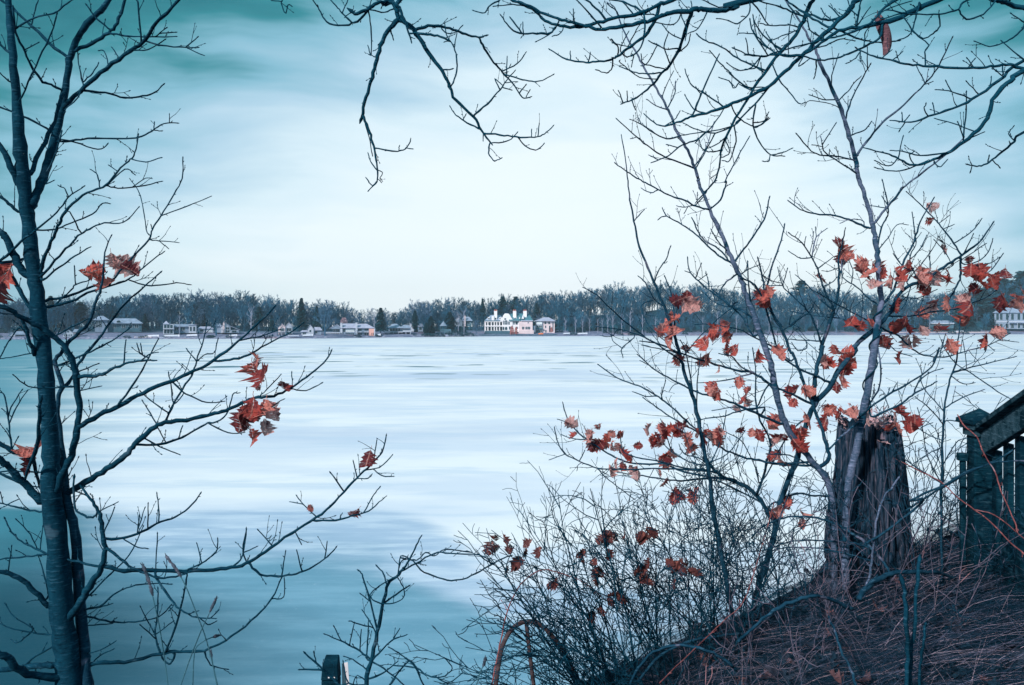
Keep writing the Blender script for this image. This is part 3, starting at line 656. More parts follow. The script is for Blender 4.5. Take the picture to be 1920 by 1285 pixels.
h.gable(522, 535, 613.5, 529, 607.5, 627, 0, 8, 'cream', 'pale_roof'); h.gable(535.1, 548, 613, 542, 606, 627, 1, 8, 'off_white', 'pale_roof'); h.win(526, 532, 616, 621, 0, nx=2); h.win(538, 546, 615.5, 621, 1, nx=3); h.win(538, 546, 623, 626.4, 1, nx=2); h.box('balcony', 520, 536, 622, 623.2, -1.4, -.05, 'off_white'); h.posts([521, 528, 535], 623.2, 628.5, -1.3, 'off_white')
h = House('steep_gable_house', 'narrow steep white gabled house with a low wing', 586, 628, 12)
h.gable(577, 588, 618, 582, 610, 628, 0, 6, 'off_white', 'pale_roof'); h.box('wall', 566, 577, 622, 628.6, .4, 5, 'off_white'); h.hip(564, 578, 622.2, 567, 576, 619.5, -.2, 6, 'pale_roof'); h.box('wall', 588, 602, 619, 628, 1, 6, 'grey_wall'); h.hip(587, 604, 619.2, 590, 600, 613.5, .2, 7, 'pale_roof'); h.win(590.5, 595, 621, 625, 1); h.win(580.5, 583.5, 619, 623, 0); h.win(568, 574, 623.5, 627.8, .4, 'off_white', 'glass', 2)
h = House('three_storey_house', 'white three storey house with gable behind the left maple', 132, 638, 4)
h.gable(120.5, 137, 625.5, 128, 618.5, 638, 0, 6, 'off_white', 'slate'); h.box('wall', 137, 147, 622, 634, 1, 6, 'cream'); h.hip(136, 149, 622.2, 139, 146, 617.5, .2, 7, 'slate')
for x0 in (121.5, 125.2, 129, 132.6): h.win(x0, x0+1.9, 627.3, 630.3, 0); h.win(x0, x0+1.9, 633.6, 637.6, 0)
h.win(127, 129.6, 620.5, 623.5, 0, arch=True); h.box('balcony', 119.5, 138, 631.2, 632, -.8, -.1, 'off_white')
h = House('turret_house', 'large dim house with a hipped turret half hidden by trees', 222, 623, 30)
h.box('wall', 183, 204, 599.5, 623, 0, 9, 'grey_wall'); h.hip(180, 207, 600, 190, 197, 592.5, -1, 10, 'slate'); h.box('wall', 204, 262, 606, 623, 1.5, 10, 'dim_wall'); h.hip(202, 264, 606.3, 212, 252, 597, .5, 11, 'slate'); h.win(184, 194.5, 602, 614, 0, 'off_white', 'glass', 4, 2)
h.win(219, 226, 601, 605, .5, arch=True)
for x0 in (212, 228, 240, 250): h.win(x0, x0+6, 609, 615, 1.5, 'off_white', nx=2)
h = House('lakeside_cottage', 'pale cottage seen left of the big maple trunk', 31, 638, 6)
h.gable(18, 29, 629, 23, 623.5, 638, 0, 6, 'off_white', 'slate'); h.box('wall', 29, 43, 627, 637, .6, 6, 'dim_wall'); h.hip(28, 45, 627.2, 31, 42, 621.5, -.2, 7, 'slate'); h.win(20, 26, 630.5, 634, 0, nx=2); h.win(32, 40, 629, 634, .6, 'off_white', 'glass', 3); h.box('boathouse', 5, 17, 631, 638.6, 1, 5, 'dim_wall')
h = House('cream_lake_house', 'pale two storey house at the right end of the far shore', 1898, 617, 20)
h.box('wall', 1869, 1935, 586, 617, 0, 10, 'grey_wall'); h.hip(1866, 1938, 586.3, 1880, 1924, 577, -1.2, 11.5, 'slate')
for x0 in (1872, 1878, 1887.5, 1896, 1906, 1914): h.win(x0, x0+4.4, 588.5, 600, 0, 'off_white'); h.win(x0, x0+4.4, 607.5, 615.5, 0, 'off_white')
h.box('band', 1868.5, 1935.4, 602.5, 604.2, -.15, -.002, 'off_white'); h.box('porch_roof', 1892, 1936, 604.3, 606, -2.6, -.16, 'slate'); h.posts([1893, 1906, 1919], 606, 617, -2.5, 'off_white')
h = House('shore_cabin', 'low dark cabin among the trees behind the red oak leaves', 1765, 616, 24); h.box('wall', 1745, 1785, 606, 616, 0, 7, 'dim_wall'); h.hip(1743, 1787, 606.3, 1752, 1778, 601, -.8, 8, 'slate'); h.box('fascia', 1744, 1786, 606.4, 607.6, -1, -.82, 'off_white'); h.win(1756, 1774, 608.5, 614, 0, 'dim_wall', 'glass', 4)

# shore furniture
def hull(name, label, px, t, L, mat, cat, z=.5):
    d = shore(px)+t; mb = MB(); n = 9; rings = []
    for i in range(n):
        u = i/(n-1); x = (u-.5)*L; w = .9*math.sin(math.pi*min(1, .16+.86*u))**.6+.03; hgt = .55+.3*u
        rings.append([(x, -w*.9, .25), (x, -w*.5, 0), (x, w*.5, 0), (x, w*.9, .25), (x, w, hgt), (x, 0, hgt+.35), (x, -w, hgt)])
    for r_ in rings: mb.v += [Vector(p) for p in r_]
    for i in range(n-1):
        for k in range(7): mb.f.append((i*7+k, i*7+(k+1) % 7, (i+1)*7+(k+1) % 7, (i+1)*7+k))
    mb.f.append(tuple(range(7))); mb.f.append(tuple(reversed(range((n-1)*7, n*7))))
    o = mb.build(name, M[mat], None, True, (bearing(px)*d, d, hill(px, t)+.05)); o.rotation_euler = (0, 0, R.uniform(-.25, .25)); tag(o, label, cat); return o
hull('covered_boat', 'covered boat on the bank below the turret house', 286, 2.5, 6, 'boat', 'boat'); hull('covered_boat', 'white covered boat drawn up below the tower house', 322, 2.5, 7, 'boat', 'boat')
hull('covered_boat', 'small pale boat on the lawn right of the tower house', 360, 4, 5, 'boat', 'boat'); hull('covered_boat', 'upturned white boat below the chimney house', 437, 3, 4, 'boat', 'boat'); hull('covered_boat', 'white boat beside the steep gabled house', 577, 3, 5, 'boat', 'boat')
hull('rowing_boat', 'orange rowing boat at the waterline below the annex', 1014, 2.2, 3.0, 'orange', 'boat'); hull('covered_boat', 'pale boat on the bank right of the annex', 1092, 3, 6, 'boat', 'boat'); hull('covered_boat', 'pale boat under the trees left of the thin sapling', 1062, 3, 4, 'boat', 'boat'); hull('covered_boat', 'white covered boat on the right lawn below the dark cabin', 1796, 10, 8, 'boat', 'boat')
hull('covered_boat', 'pale boat at the water right of the salmon block', 708, 2.5, 3.4, 'boat', 'boat')
def rock_mesh(seed):
    bm = bmesh.new(); bmesh.ops.create_icosphere(bm, subdivisions=2, radius=1)
    for v in bm.verts: v.co *= 1+.35*mnoise.noise(v.co*1.3+Vector((seed, 0, 0))); v.co.z *= .6
    me = bpy.data.meshes.new('boulder'); bm.to_mesh(me); bm.free(); me.materials.append(M['stone']); return me
RM = [rock_mesh(i*3.3) for i in range(3)]
for i, (x, s_, lab) in enumerate([(881, 1.3, 'leftmost of the pale boulders at the water left of the mansion'), (888, 1.1, 'largest flat boulder left of the mansion seawall'), (836, 1.2, 'pale boulder below the gazebo bank')]):
    o = place(RM[i], 'boulder', None, far_xyz(x, .8)); o.scale = (s_*1.5, s_, s_); tag(o, lab, 'boulder')
for i in range(150):
    x = R.uniform(0, 900) if i < 110 else R.uniform(1040, 1900); s_ = R.uniform(.25, .6); p = far_xyz(x, R.uniform(-.2, 1.4)); p.z += .05
    o = place(R.choice(RM), 'shore_stone', None, p); o.scale = (s_*1.6, s_, s_); tag(o, 'small grey stone lying along the far waterline', 'stone', 'stones along the far waterline')
def wall_run(name, label, px0, px1, t, z0, z1, th, mat):
    mb = MB(); n = 12; xs_ = [px0+(px1-px0)*i/n for i in range(n+1)]
    for x in xs_:
        for dt, zz in ((0, z0), (0, z1), (th, z1), (th, z0)): d = shore(x)+t+dt; mb.v.append(Vector((bearing(x)*d, d, zz)))
    for i in range(n):
        for k in range(4): mb.f.append((i*4+k, i*4+(k+1) % 4, i*4+4+(k+1) % 4, i*4+4+k))
    mb.f += [(0, 1, 2, 3), (n*4+3, n*4+2, n*4+1, n*4)]
    tag(mb.build(name, M[mat]), label, 'wall')
wall_run('seawall', 'low stone seawall below the white mansion', 898, 1045, .4, -.2, 1.0, .6, 'dim_wall'); wall_run('garden_wall', 'upper terrace wall on the mansion lawn', 908, 962, 6, .8, 2.2, .5, 'dim_wall')
wall_run('seawall', 'reddish low wall along the lawn at the right end of the shore', 1650, 1870, 6, .6, 1.9, .6, 'pink_bush' if 0 else 'cream'); wall_run('seawall', 'pinkish low wall at the water below the turret house', 252, 284, 1.5, .2, 1.1, .6, 'cream')
wall_run('seawall', 'pale low wall below the long lake house', 615, 705, .6, -.2, .7, .5, 'stone')
h = House('jetty', 'pale wooden jetty frame left of the steep gabled house', 490, 630, 1, 'jetty'); h.box('deck', 478, 503, 627, 628, -2, 2, 'dock'); h.posts([479, 486, 494, 502], 624.5, 632, -2, 'dock', .12)
h = House('jetty', 'stored jetty sections below the twin gabled house', 548, 631, 1, 'jetty'); h.box('deck', 540, 560, 629, 630, -1.5, 1.5, 'boat'); h.posts([541, 550, 559], 627.5, 632.5, -1.4, 'dock', .1)

LIMBS = {   # traced limbs, each [x, y, z in mm, radius in 0.1 mm, ...]
 'left': [
  [-2229,4000,3835,616,-2246,4035,4181,608,-2258,4040,4346,582,-2277,4034,4529,554,-2281,4008,4808,510,-2290,3977,5085,480,-2297,3966,5221,438,-2294,3961,5355,411,-2310,3966,5594,372,-2348,3992,5860,361,-2390,4019,6084,350,-2418,4034,6266,338,-2448,4040,6447,338,-2456,4037,6569,338,-2470,4023,6765,323,-2476,4007,6906,309,-2480,3975,7184,213,-2489,3961,7402,172,-2506,3964,7625,159,-2553,4004,8044,147],
  [-2103,4000,3835,295,-2162,4055,4172,285,-2213,4108,4410,275,-2227,4091,4692,260,-2219,4035,4981,243,-2249,4024,5119,202,-2327,4090,5490,151,-2346,4115,5616,110,-2333,4125,5698,111,-2365,4123,5819,110,-2324,4117,5865,97,-2270,4103,5930,96,-2162,4072,6022,82,-2112,4046,6130,68,-2072,4031,6220,54,-2058,4029,6374,40,-2034,4040,6456,27],
  [-2459,4034,6610,230,-2435,4041,6615,230,-2419,4067,6701,221,-2407,4117,6829,212,-2402,4172,6962,204,-2394,4241,7168,196,-2383,4273,7368,186,-2365,4274,7474,175,-2315,4270,7578,163,-2236,4266,7663,151,-2162,4271,7751,140,-2036,4343,8071,131],
  [-2470,4022,6773,121,-2441,4036,6777,122,-2421,4078,6885,109,-2387,4131,7026,97,-2362,4167,7185,84],
  [-2467,4026,6724,175,-2484,4018,6719,175,-2512,3990,6804,156,-2554,3972,6898,137,-2699,3950,7143,119],
  [-2457,4036,6585,81,-2489,4017,6575,81,-2523,3993,6616,76,-2556,3976,6649,71,-2688,3935,6743,66],
  [-2395,4235,7150,128,-2283,4212,7245,119,-2169,4192,7333,110,-2019,4154,7414,101,-1904,4107,7467,92,-1801,4040,7538,83,-1649,3936,7614,73,-1480,3811,7741,64],
  [-2365,4274,7474,115,-2243,4262,7513,106,-2156,4258,7569,97,-2111,4255,7620,88,-2057,4242,7739,80,-1955,4170,7933,70],
  [-2373,4274,7430,86,-2491,4294,7524,81,-2648,4346,7665,76,-2785,4408,7777,71,-2842,4435,7818,65,-3036,4533,7980,61],
  [-2390,4254,7250,71,-2424,4211,7273,68,-2458,4172,7280,65,-2473,4118,7328,62,-2479,4054,7398,59,-2489,3996,7477,56,-2477,3955,7568,53],
  [-2479,3985,7097,47,-2384,3927,7205,43,-2288,3882,7339,39,-2230,3858,7426,36,-2192,3834,7499,32],
  [-2485,3990,7492,53,-2381,3966,7537,48,-2265,3933,7542,43,-2207,3909,7567,38,-2142,3879,7590,32],
  [-2617,4336,7636,36,-2618,4385,7768,33,-2616,4397,7803,29],
  [-2143,4257,7583,50,-2211,4235,7636,43,-2244,4209,7692,35],
  [-2156,4258,7569,57,-2022,4198,7528,47,-1862,4116,7495,37,-1699,4026,7465,27],
  [-1840,4104,7491,34,-1769,4071,7523,27],
  [-1813,4092,7503,32,-1733,4094,7511,27],
  [-1913,4111,7463,48,-1903,4056,7644,43,-1910,4051,7660,38,-1899,4021,7756,34],
  [-1897,4102,7472,48,-1807,4096,7445,41,-1674,4085,7429,34,-1613,4082,7428,27],
  [-1674,4085,7429,34,-1603,4054,7469,27],
  [-1665,4084,7427,33,-1570,4047,7378,27],
  [-1975,4136,7435,42,-1884,4122,7431,35,-1797,4116,7479,28],
  [-2283,4212,7245,63,-2180,4268,7250,59,-2089,4298,7234,53,-2001,4316,7247,48,-1938,4327,7274,42,-1901,4334,7312,36],
  [-2262,4208,7261,42,-2321,4273,7387,36,-2354,4316,7489,29],
  [-2276,4211,7250,42,-2281,4172,7186,35,-2308,4121,7126,28],
  [-2277,4224,7293,41,-2232,4239,7348,39,-2211,4255,7401,28],
  [-2114,4178,7363,35,-2156,4212,7453,32,-2185,4223,7463,28],
  [-2051,4162,7397,35,-2095,4178,7458,28],
  [-2392,4125,7010,62,-2484,4092,7067,55,-2591,4030,7110,47,-2661,3972,7163,40],
  [-2402,4172,6962,63,-2313,4180,6973,57,-2193,4184,6988,51,-1985,4200,6995,46,-1910,4221,7035,40,-1854,4245,7079,34,-1799,4272,7090,29],
  [-1901,4224,7040,28,-1907,4247,7084,28],
  [-1901,4224,7040,28,-1875,4250,7042,28],
  [-1830,4256,7086,29,-1822,4236,7124,21],
  [-2401,4181,6988,42,-2313,4214,6973,38,-2205,4243,6942,33,-2164,4255,6970,29],
  [-2419,4034,6274,95,-2385,4024,6279,94,-2328,3982,6369,87,-2253,3928,6461,79,-2208,3895,6514,72,-2152,3858,6574,65,-2030,3808,6639,57,-1927,3781,6668,51,-1865,3767,6733,44,-1812,3762,6779,38,-1781,3760,6816,31,-1764,3759,6900,25],
  [-1802,3761,6791,31,-1706,3716,6767,28,-1623,3679,6778,25],
  [-1927,3781,6668,38,-1889,3815,6662,34,-1811,3868,6679,30,-1725,3909,6710,26],
  [-1835,3852,6674,26,-1760,3824,6710,22,-1730,3815,6709,19],
  [-1927,3781,6668,32,-1847,3801,6748,29,-1811,3813,6730,26],
  [-1961,3790,6659,32,-1980,3803,6723,29,-2009,3809,6746,26],
  [-1865,3767,6733,25,-1913,3787,6763,25],
  [-2385,4024,6279,67,-2373,4012,6255,67,-2235,3928,6347,60,-2140,3868,6402,54,-2086,3831,6437,48,-2013,3791,6462,42,-1915,3742,6485,36,-1805,3696,6481,30,-1716,3657,6544,24],
  [-2373,4012,6255,60,-2360,4005,6232,60,-2268,3987,6294,49,-2184,3980,6351,38,-2114,3981,6393,27],
  [-2432,4037,6348,81,-2567,3992,6317,80,-2506,3980,6369,71,-2436,3969,6430,62,-2368,3958,6478,53,-2244,3928,6562,44,-2174,3897,6628,35,-2071,3852,6676,26],
  [-2168,3894,6631,33,-2176,3877,6668,29,-2195,3865,6679,26],
  [-2139,3882,6644,26,-2141,3869,6666,26],
  [-2368,3958,6478,46,-2301,3982,6481,43,-2226,4022,6522,39,-2149,4083,6575,36,-2125,4124,6632,32,-2101,4147,6640,28],
  [-2065,3820,6444,38,-2069,3801,6463,38,-2070,3742,6527,31,-2078,3726,6537,25],
  [-2418,4074,6718,41,-2361,4093,6746,27],
  [-2414,4087,6752,62,-2355,4090,6860,48,-2315,4092,6994,34],
  [-2487,3964,7353,66,-2519,3959,7374,60,-2544,3957,7405,53],
  [-2482,3972,7224,40,-2499,3955,7218,40,-2517,3922,7243,26],
  [-2480,4049,7404,34,-2411,4047,7439,27],
  [-2390,4019,6084,81,-2426,4025,6085,81,-2336,4057,6103,74,-2243,4104,6141,67,-2181,4142,6185,59,-2059,4198,6229,52,-2002,4217,6268,44,-1916,4234,6350,36,-1855,4237,6393,28],
  [-2370,4045,6096,77,-2378,4052,6126,81,-2268,4099,6164,69,-2175,4168,6218,56,-2155,4193,6248,42],
  [-2114,4173,6209,55,-2074,4190,6276,53,-2031,4217,6344,49,-1957,4284,6465,47,-1947,4315,6526,43,-1923,4358,6604,40,-1877,4422,6732,37,-1847,4457,6828,34,-1853,4484,6943,30],
  [-2031,4207,6249,42,-1966,4240,6222,39,-1883,4267,6219,36,-1805,4286,6234,32,-1742,4299,6225,29],
  [-2336,4057,6103,41,-2266,4095,6187,38,-2248,4104,6215,34,-2188,4121,6239,31,-2174,4130,6272,28],
  [-2248,4104,6215,34,-2249,4094,6302,27],
  [-1923,4358,6604,36,-1786,4382,6662,29,-1662,4387,6714,22],
  [-1957,4284,6465,36,-1907,4300,6462,29,-1821,4337,6456,22],
  [-1907,4300,6462,29,-1862,4307,6424,22],
  [-1953,4297,6491,32,-1980,4312,6526,28,-2049,4397,6718,26,-2135,4453,6822,22],
  [-2340,4120,5657,97,-2317,4187,5722,89,-2312,4248,5794,81,-2299,4295,5850,73,-2238,4402,5994,65,-2185,4454,6104,56,-2085,4498,6216,47,-2002,4527,6303,38],
  [-2358,4124,5795,55,-2182,4076,5857,48,-2043,4018,5913,40,-1923,3957,5972,33,-1886,3935,5994,26],
  [-2363,4002,5940,47,-2312,4016,5949,47,-2235,4040,5994,37,-2161,4070,6040,27],
  [-2293,3975,5112,173,-2225,3933,5254,167,-2187,3921,5318,163,-2157,3914,5389,158,-2133,3911,5512,154,-2124,3910,5600,150,-2133,3902,5732,146,-2137,3886,5820,141,-2163,3862,5891,136,-2211,3825,5956,131,-2261,3780,6007,126,-2314,3729,6053,120,-2368,3682,6094,115,-2457,3632,6127,109],
  [-2135,3911,5504,131,-2042,3946,5561,122,-1959,3993,5605,113,-1877,4047,5659,104,-1758,4111,5718,95,-1661,4143,5762,85,-1556,4160,5826,74,-1435,4162,5919,64,-1336,4158,6005,53,-1243,4160,6099,42],
  [-1563,4159,5822,70,-1477,4162,5824,63,-1387,4171,5847,56,-1334,4182,5879,49,-1249,4212,5930,42,-1167,4254,5977,36,-1126,4282,6015,29],
  [-1429,4162,5925,42,-1333,4238,5949,35,-1253,4290,5982,29],
  [-1977,3983,5595,60,-1845,3905,5732,48,-1766,3865,5839,37,-1709,3844,5934,26],
  [-1762,3863,5846,36,-1793,3849,5865,39,-1804,3835,5909,26],
  [-2134,3897,5756,104,-2021,3872,5760,89,-1962,3858,5778,75,-1862,3830,5819,60,-1760,3797,5837,46,-1688,3768,5838,32],
  [-1870,3833,5815,39,-1856,3827,5926,26],
  [-1787,3852,5861,38,-1800,3863,5908,26],
  [-1770,3800,5834,38,-1717,3776,5868,32,-1675,3758,5877,25],
  [-2131,3903,5707,46,-2233,3849,5701,39,-2303,3793,5714,32,-2338,3741,5768,25],
  [-2129,3905,5683,33,-2016,3897,5706,26],
  [-2135,3894,5772,33,-2065,3966,5812,27],
  [-1758,4111,5718,48,-1695,4136,5651,42,-1600,4177,5601,35,-1529,4215,5602,28],
  [-1701,4134,5657,35,-1753,4129,5596,35,-1767,4130,5689,31,-1783,4136,5753,28],
  [-1753,4129,5596,35,-1810,4166,5504,63,-1762,4207,5636,56,-1703,4236,5738,50,-1688,4259,5813,43,-1667,4303,5926,36,-1666,4351,6023,29],
  [-1688,4259,5813,36,-1743,4275,5874,29],
  [-1688,4259,5813,36,-1650,4285,5850,33,-1609,4303,5859,31,-1597,4323,5926,29],
  [-2254,4028,5143,162,-2278,4027,5137,162,-2146,4008,5213,153,-2029,3991,5288,145,-1937,3985,5351,136,-1886,3990,5413,129,-1814,4009,5482,121,-1752,4031,5515,114,-1658,4068,5520,107,-1539,4115,5551,100,-1472,4134,5568,92,-1389,4151,5610,84,-1326,4156,5628,76,-1242,4155,5638,68,-1156,4146,5675,59,-1067,4128,5737,51,-968,4102,5812,42,-929,4090,5870,34],
  [-1156,4146,5675,35,-1088,4207,5661,32,-1023,4271,5694,29],
  [-1141,4143,5685,28,-1144,4137,5755,28],
  [-1326,4156,5628,35,-1271,4130,5672,31,-1187,4080,5749,27],
  [-1404,4148,5602,35,-1387,4144,5569,35,-1255,4137,5588,31,-1190,4136,5619,28],
  [-1891,3990,5407,67,-1792,4061,5402,62,-1706,4119,5426,57,-1607,4173,5489,52,-1570,4185,5494,46,-1506,4203,5534,40,-1478,4217,5637,34,-1450,4219,5646,28],
  [-1592,4178,5491,42,-1508,4235,5434,35,-1444,4272,5429,29],
  [-1854,3999,5443,47,-1784,4044,5387,37,-1714,4093,5343,27],
  [-1772,4074,5408,34,-1794,4044,5477,27],
  [-1786,4019,5497,40,-1841,4028,5579,34,-1869,4032,5619,27],
  [-1784,4150,5546,42,-1884,4186,5600,35,-1961,4209,5654,28],
  [-1721,4110,5423,34,-1713,4135,5475,28],
  [-2296,3964,5271,40,-2612,4062,5257,41,-2507,4084,5189,39,-2355,4090,5169,38,-2281,4089,5165,36,-2189,4089,5133,34],
  [-2293,3973,5136,200,-2344,3964,5133,199,-2394,3943,5199,182,-2453,3896,5296,163,-2482,3860,5354,145,-2566,3755,5477,126],
  [-2353,3960,5145,66,-2434,3951,5215,62,-2541,3952,5273,57,-2688,3973,5313,53],
  [-2290,3978,5077,53,-2344,3978,5072,53,-2423,3977,5085,48,-2505,3979,5103,43,-2562,3984,5115,38,-2713,4010,5119,34],
  [-2524,3981,5107,33,-2460,3964,5137,27],
  [-2543,3982,5111,27,-2540,3956,5170,26],
  [-2274,4035,4496,203,-2168,3983,4602,187,-2091,3939,4714,171,-2024,3911,4802,144,-1989,3894,4895,117,-1995,3889,4984,104,-2013,3890,5079,91,-2050,3894,5139,78,-2099,3897,5204,52],
  [-2017,3908,4819,65,-2204,3984,4829,61,-2323,4035,4832,56,-2446,4090,4858,51,-2544,4130,4883,46,-2614,4160,4927,41,-2662,4184,4986,35],
  [-2436,4085,4855,34,-2470,4084,4932,31,-2531,4072,5009,27],
  [-2415,4076,4851,34,-2414,4097,4966,27],
  [-2366,4054,4840,48,-2511,4120,4808,46,-2696,4193,4774,44,-2802,4226,4755,42],
  [-2278,4029,4589,135,-2329,4006,4594,134,-2371,3964,4679,126,-2429,3914,4762,118,-2491,3875,4805,110,-2616,3828,4800,103],
  [-2464,3892,4786,33,-2426,3861,4930,26],
  [-2347,3988,4630,47,-2334,4008,4647,47,-2399,4071,4753,37,-2438,4099,4818,27],
  [-2269,4037,4446,47,-2320,4029,4441,47,-2426,4026,4451,40,-2519,4031,4467,34,-2596,4038,4492,27],
  [-2435,4026,4453,34,-2429,4031,4472,34,-2541,4065,4518,31,-2607,4098,4571,27],
  [-2435,4026,4451,40,-2527,4073,4383,34,-2573,4094,4388,27],
  [-2254,4038,4288,162,-2320,4060,4274,163,-2460,4113,4242,155,-2607,4171,4208,147,-2707,4209,4187,137,-2923,4279,4143,129],
  [-2249,4037,4222,203,-2283,3996,4239,201,-2370,3889,4303,189,-2409,3826,4391,179,-2439,3793,4439,171,-2529,3738,4503,163],
  [-2551,4149,4221,63,-2481,4148,4283,52,-2373,4138,4343,42],
  [-2014,3906,4828,111,-1908,3925,4798,106,-1755,3978,4777,102,-1559,4048,4760,98,-1431,4070,4767,93,-1341,4074,4794,87,-1262,4068,4845,81,-1119,4046,4951,75,-988,4030,5032,68,-898,4031,5113,63,-812,4052,5209,57,-743,4071,5273,52,-708,4083,5310,46,-669,4098,5353,40,-651,4116,5429,34],
  [-988,4030,5034,34,-1044,4040,5082,30,-1092,4049,5134,27],
  [-1056,4042,5095,27,-1121,4039,5109,20],
  [-1010,4033,5019,61,-904,4062,5008,53,-820,4093,5028,45,-743,4130,5042,37,-694,4167,5081,29,-665,4192,5103,21],
  [-766,4119,5038,34,-722,4166,5118,31,-698,4191,5150,28],
  [-854,4041,5163,41,-906,3988,5263,33],
  [-789,4058,5230,34,-799,4013,5317,27],
  [-755,4068,5263,34,-671,4029,5287,30,-601,3984,5353,27],
  [-708,4046,5276,32,-650,4009,5246,30,-598,3984,5249,27],
  [-795,4057,5225,34,-739,4055,5224,31,-716,4053,5240,27],
  [-708,4083,5310,34,-689,4055,5414,27],
  [-1219,4061,4877,34,-1297,4078,4954,27],
  [-1255,4069,4913,27,-1236,4059,4922,20],
  [-1357,4073,4789,41,-1373,4062,4862,41,-1347,4038,4964,27],
  [-1105,4044,4960,34,-1065,4016,4907,27],
  [-1638,4020,4769,47,-1565,4016,4806,40,-1494,4018,4860,34,-1487,4025,4921,27],
  [-1565,4016,4806,34,-1610,4072,4885,27],
  [-1776,3971,4780,33,-1780,3998,4955,27],
  [-1431,4070,4767,48,-1391,4114,4814,41,-1398,4190,4928,35],
  [-1392,4124,4828,35,-1340,4168,4845,28],
  [-1349,4073,4791,68,-1301,4076,4738,63,-1239,4083,4720,57,-1153,4101,4718,52,-1077,4127,4731,46,-986,4174,4778,41,-934,4211,4826,35],
  [-982,4177,4782,40,-975,4197,4856,28],
  [-1086,4124,4732,41,-1100,4075,4848,27],
  [-1183,4094,4719,41,-1176,4135,4826,28],
  [-2180,4074,4256,109,-2123,4103,4265,102,-2018,4153,4249,94,-1855,4203,4272,87,-1764,4213,4280,78,-1627,4211,4286,70,-1475,4196,4367,61,-1347,4190,4473,52,-1267,4203,4562,44,-1227,4231,4657,35],
  [-1267,4203,4562,35,-1193,4161,4586,31,-1171,4095,4700,27],
  [-1855,4203,4270,56,-1891,4222,4366,49,-1894,4260,4476,43,-1915,4308,4575,36],
  [-1891,4222,4366,35,-1975,4239,4502,28],
  [-1882,4217,4342,35,-1929,4140,4444,28],
  [-1891,4222,4366,35,-1821,4268,4415,29],
  [-2218,4103,4504,55,-2192,4129,4495,55,-2115,4197,4442,49,-2042,4240,4424,43,-1912,4290,4431,36,-1850,4313,4486,29],
  [-1830,4206,4274,63,-1713,4090,4509,55,-1638,3997,4704,47,-1617,3968,4776,40],
  [-1776,3971,4780,66,-1769,3949,4755,66,-1673,3870,4693,55,-1584,3803,4648,45,-1484,3745,4631,34,-1377,3693,4645,25],
  [-1529,3771,4638,25,-1487,3763,4654,25],
  [-1464,3735,4634,31,-1437,3764,4590,28,-1411,3784,4595,25],
  [-1407,3707,4640,27,-1375,3721,4668,25],
  [-1627,4211,4286,49,-1606,4244,4196,39,-1537,4290,4153,29],
  [-1789,4210,4278,70,-1789,4216,4246,61,-1823,4227,4208,52,-1868,4245,4243,43],
  [-1995,3890,4966,72,-1928,3930,4951,66,-1870,3975,4965,60,-1801,4040,4998,54,-1748,4087,5014,48,-1681,4146,5056,42,-1642,4189,5116,35],
  [-1795,4045,5000,41,-1805,4070,5073,34,-1822,4087,5138,27],
  [-1833,4010,4983,34,-1801,3942,5120,26],
  [-1870,3975,4965,33,-1856,3965,5052,27],
  [-1867,3973,4983,32,-1823,3952,5095,26],
  [-1922,3934,4952,33,-1859,3952,4905,30,-1819,3962,4895,27],
  [-1991,3892,4927,72,-1886,3880,4847,65,-1805,3874,4805,58,-1727,3875,4778,52,-1661,3882,4776,46,-1589,3898,4793,39],
  [-1995,3889,4984,39,-1944,3891,5109,26],
  [-2022,3891,5094,33,-1925,3879,5141,26],
  [-2121,3956,4671,46,-2107,3969,4660,47,-2050,4068,4736,41,-2001,4155,4802,35,-1972,4254,4926,28],
  [-2220,4101,4539,55,-2130,4116,4555,50,-2040,4120,4627,44,-1946,4117,4661,39,-1842,4113,4671,33,-1764,4113,4668,28],
  [-2190,4106,4544,41,-2153,4125,4542,35,-2098,4162,4548,28],
  [-2022,3891,5094,59,-2049,3891,5066,57,-2102,3894,5078,55,-2139,3898,5112,54,-2150,3909,5250,52],
  [-2215,4106,4453,34,-2186,4117,4453,34,-2089,4145,4452,28],
  [-2193,4088,4317,34,-2163,4075,4327,34,-2071,4038,4365,30,-1999,4011,4412,27],
  [-2177,4070,4240,34,-2135,4126,4293,31,-2086,4156,4312,28],
  [-2426,4025,6085,81,-2478,4037,6157,115,-2561,4069,6259,109,-2634,4096,6311,103,-2820,4169,6397,98],
  [-2418,4034,6266,189,-2460,4022,6260,189,-2497,4008,6345,181,-2540,4005,6434,174,-2577,4008,6475,168,-2721,4022,6598,162],
  [-2349,3993,5868,107,-2378,3968,5861,106,-2378,3924,5942,92,-2385,3892,6012,78],
  [-2380,3917,5957,46,-2438,3943,5994,42,-2512,3976,5923,38,-2573,4001,5842,33],
  [-2378,3963,5869,33,-2492,3987,5847,30,-2579,4011,5837,27],
  [-2372,3973,5861,33,-2355,3982,5825,31,-2273,3994,5802,29,-2211,3997,5815,27],
  [-2427,4087,5179,38,-2411,4001,5335,127,-2474,3957,5373,119,-2526,3928,5422,112,-2632,3890,5484,104],
  [-2479,3954,5378,53,-2524,3995,5502,45,-2559,4022,5643,36,-2590,4028,5665,27],
  [-2525,3997,5510,40,-2501,4016,5589,34,-2466,4047,5668,27],
  [-2532,4002,5535,40,-2535,4027,5588,34,-2505,4067,5671,27],
  [-2485,3960,5394,33,-2472,3983,5441,27],
  [-2434,3951,5215,62,-2291,3830,5394,103,-2231,3750,5532,88,-2191,3698,5647,74],
 ],
 'over': [
  [4110,4000,1478,1474,4063,3991,4695,1230,3897,3985,6833,1014,3706,4039,8359,812,3403,3969,9488,532],
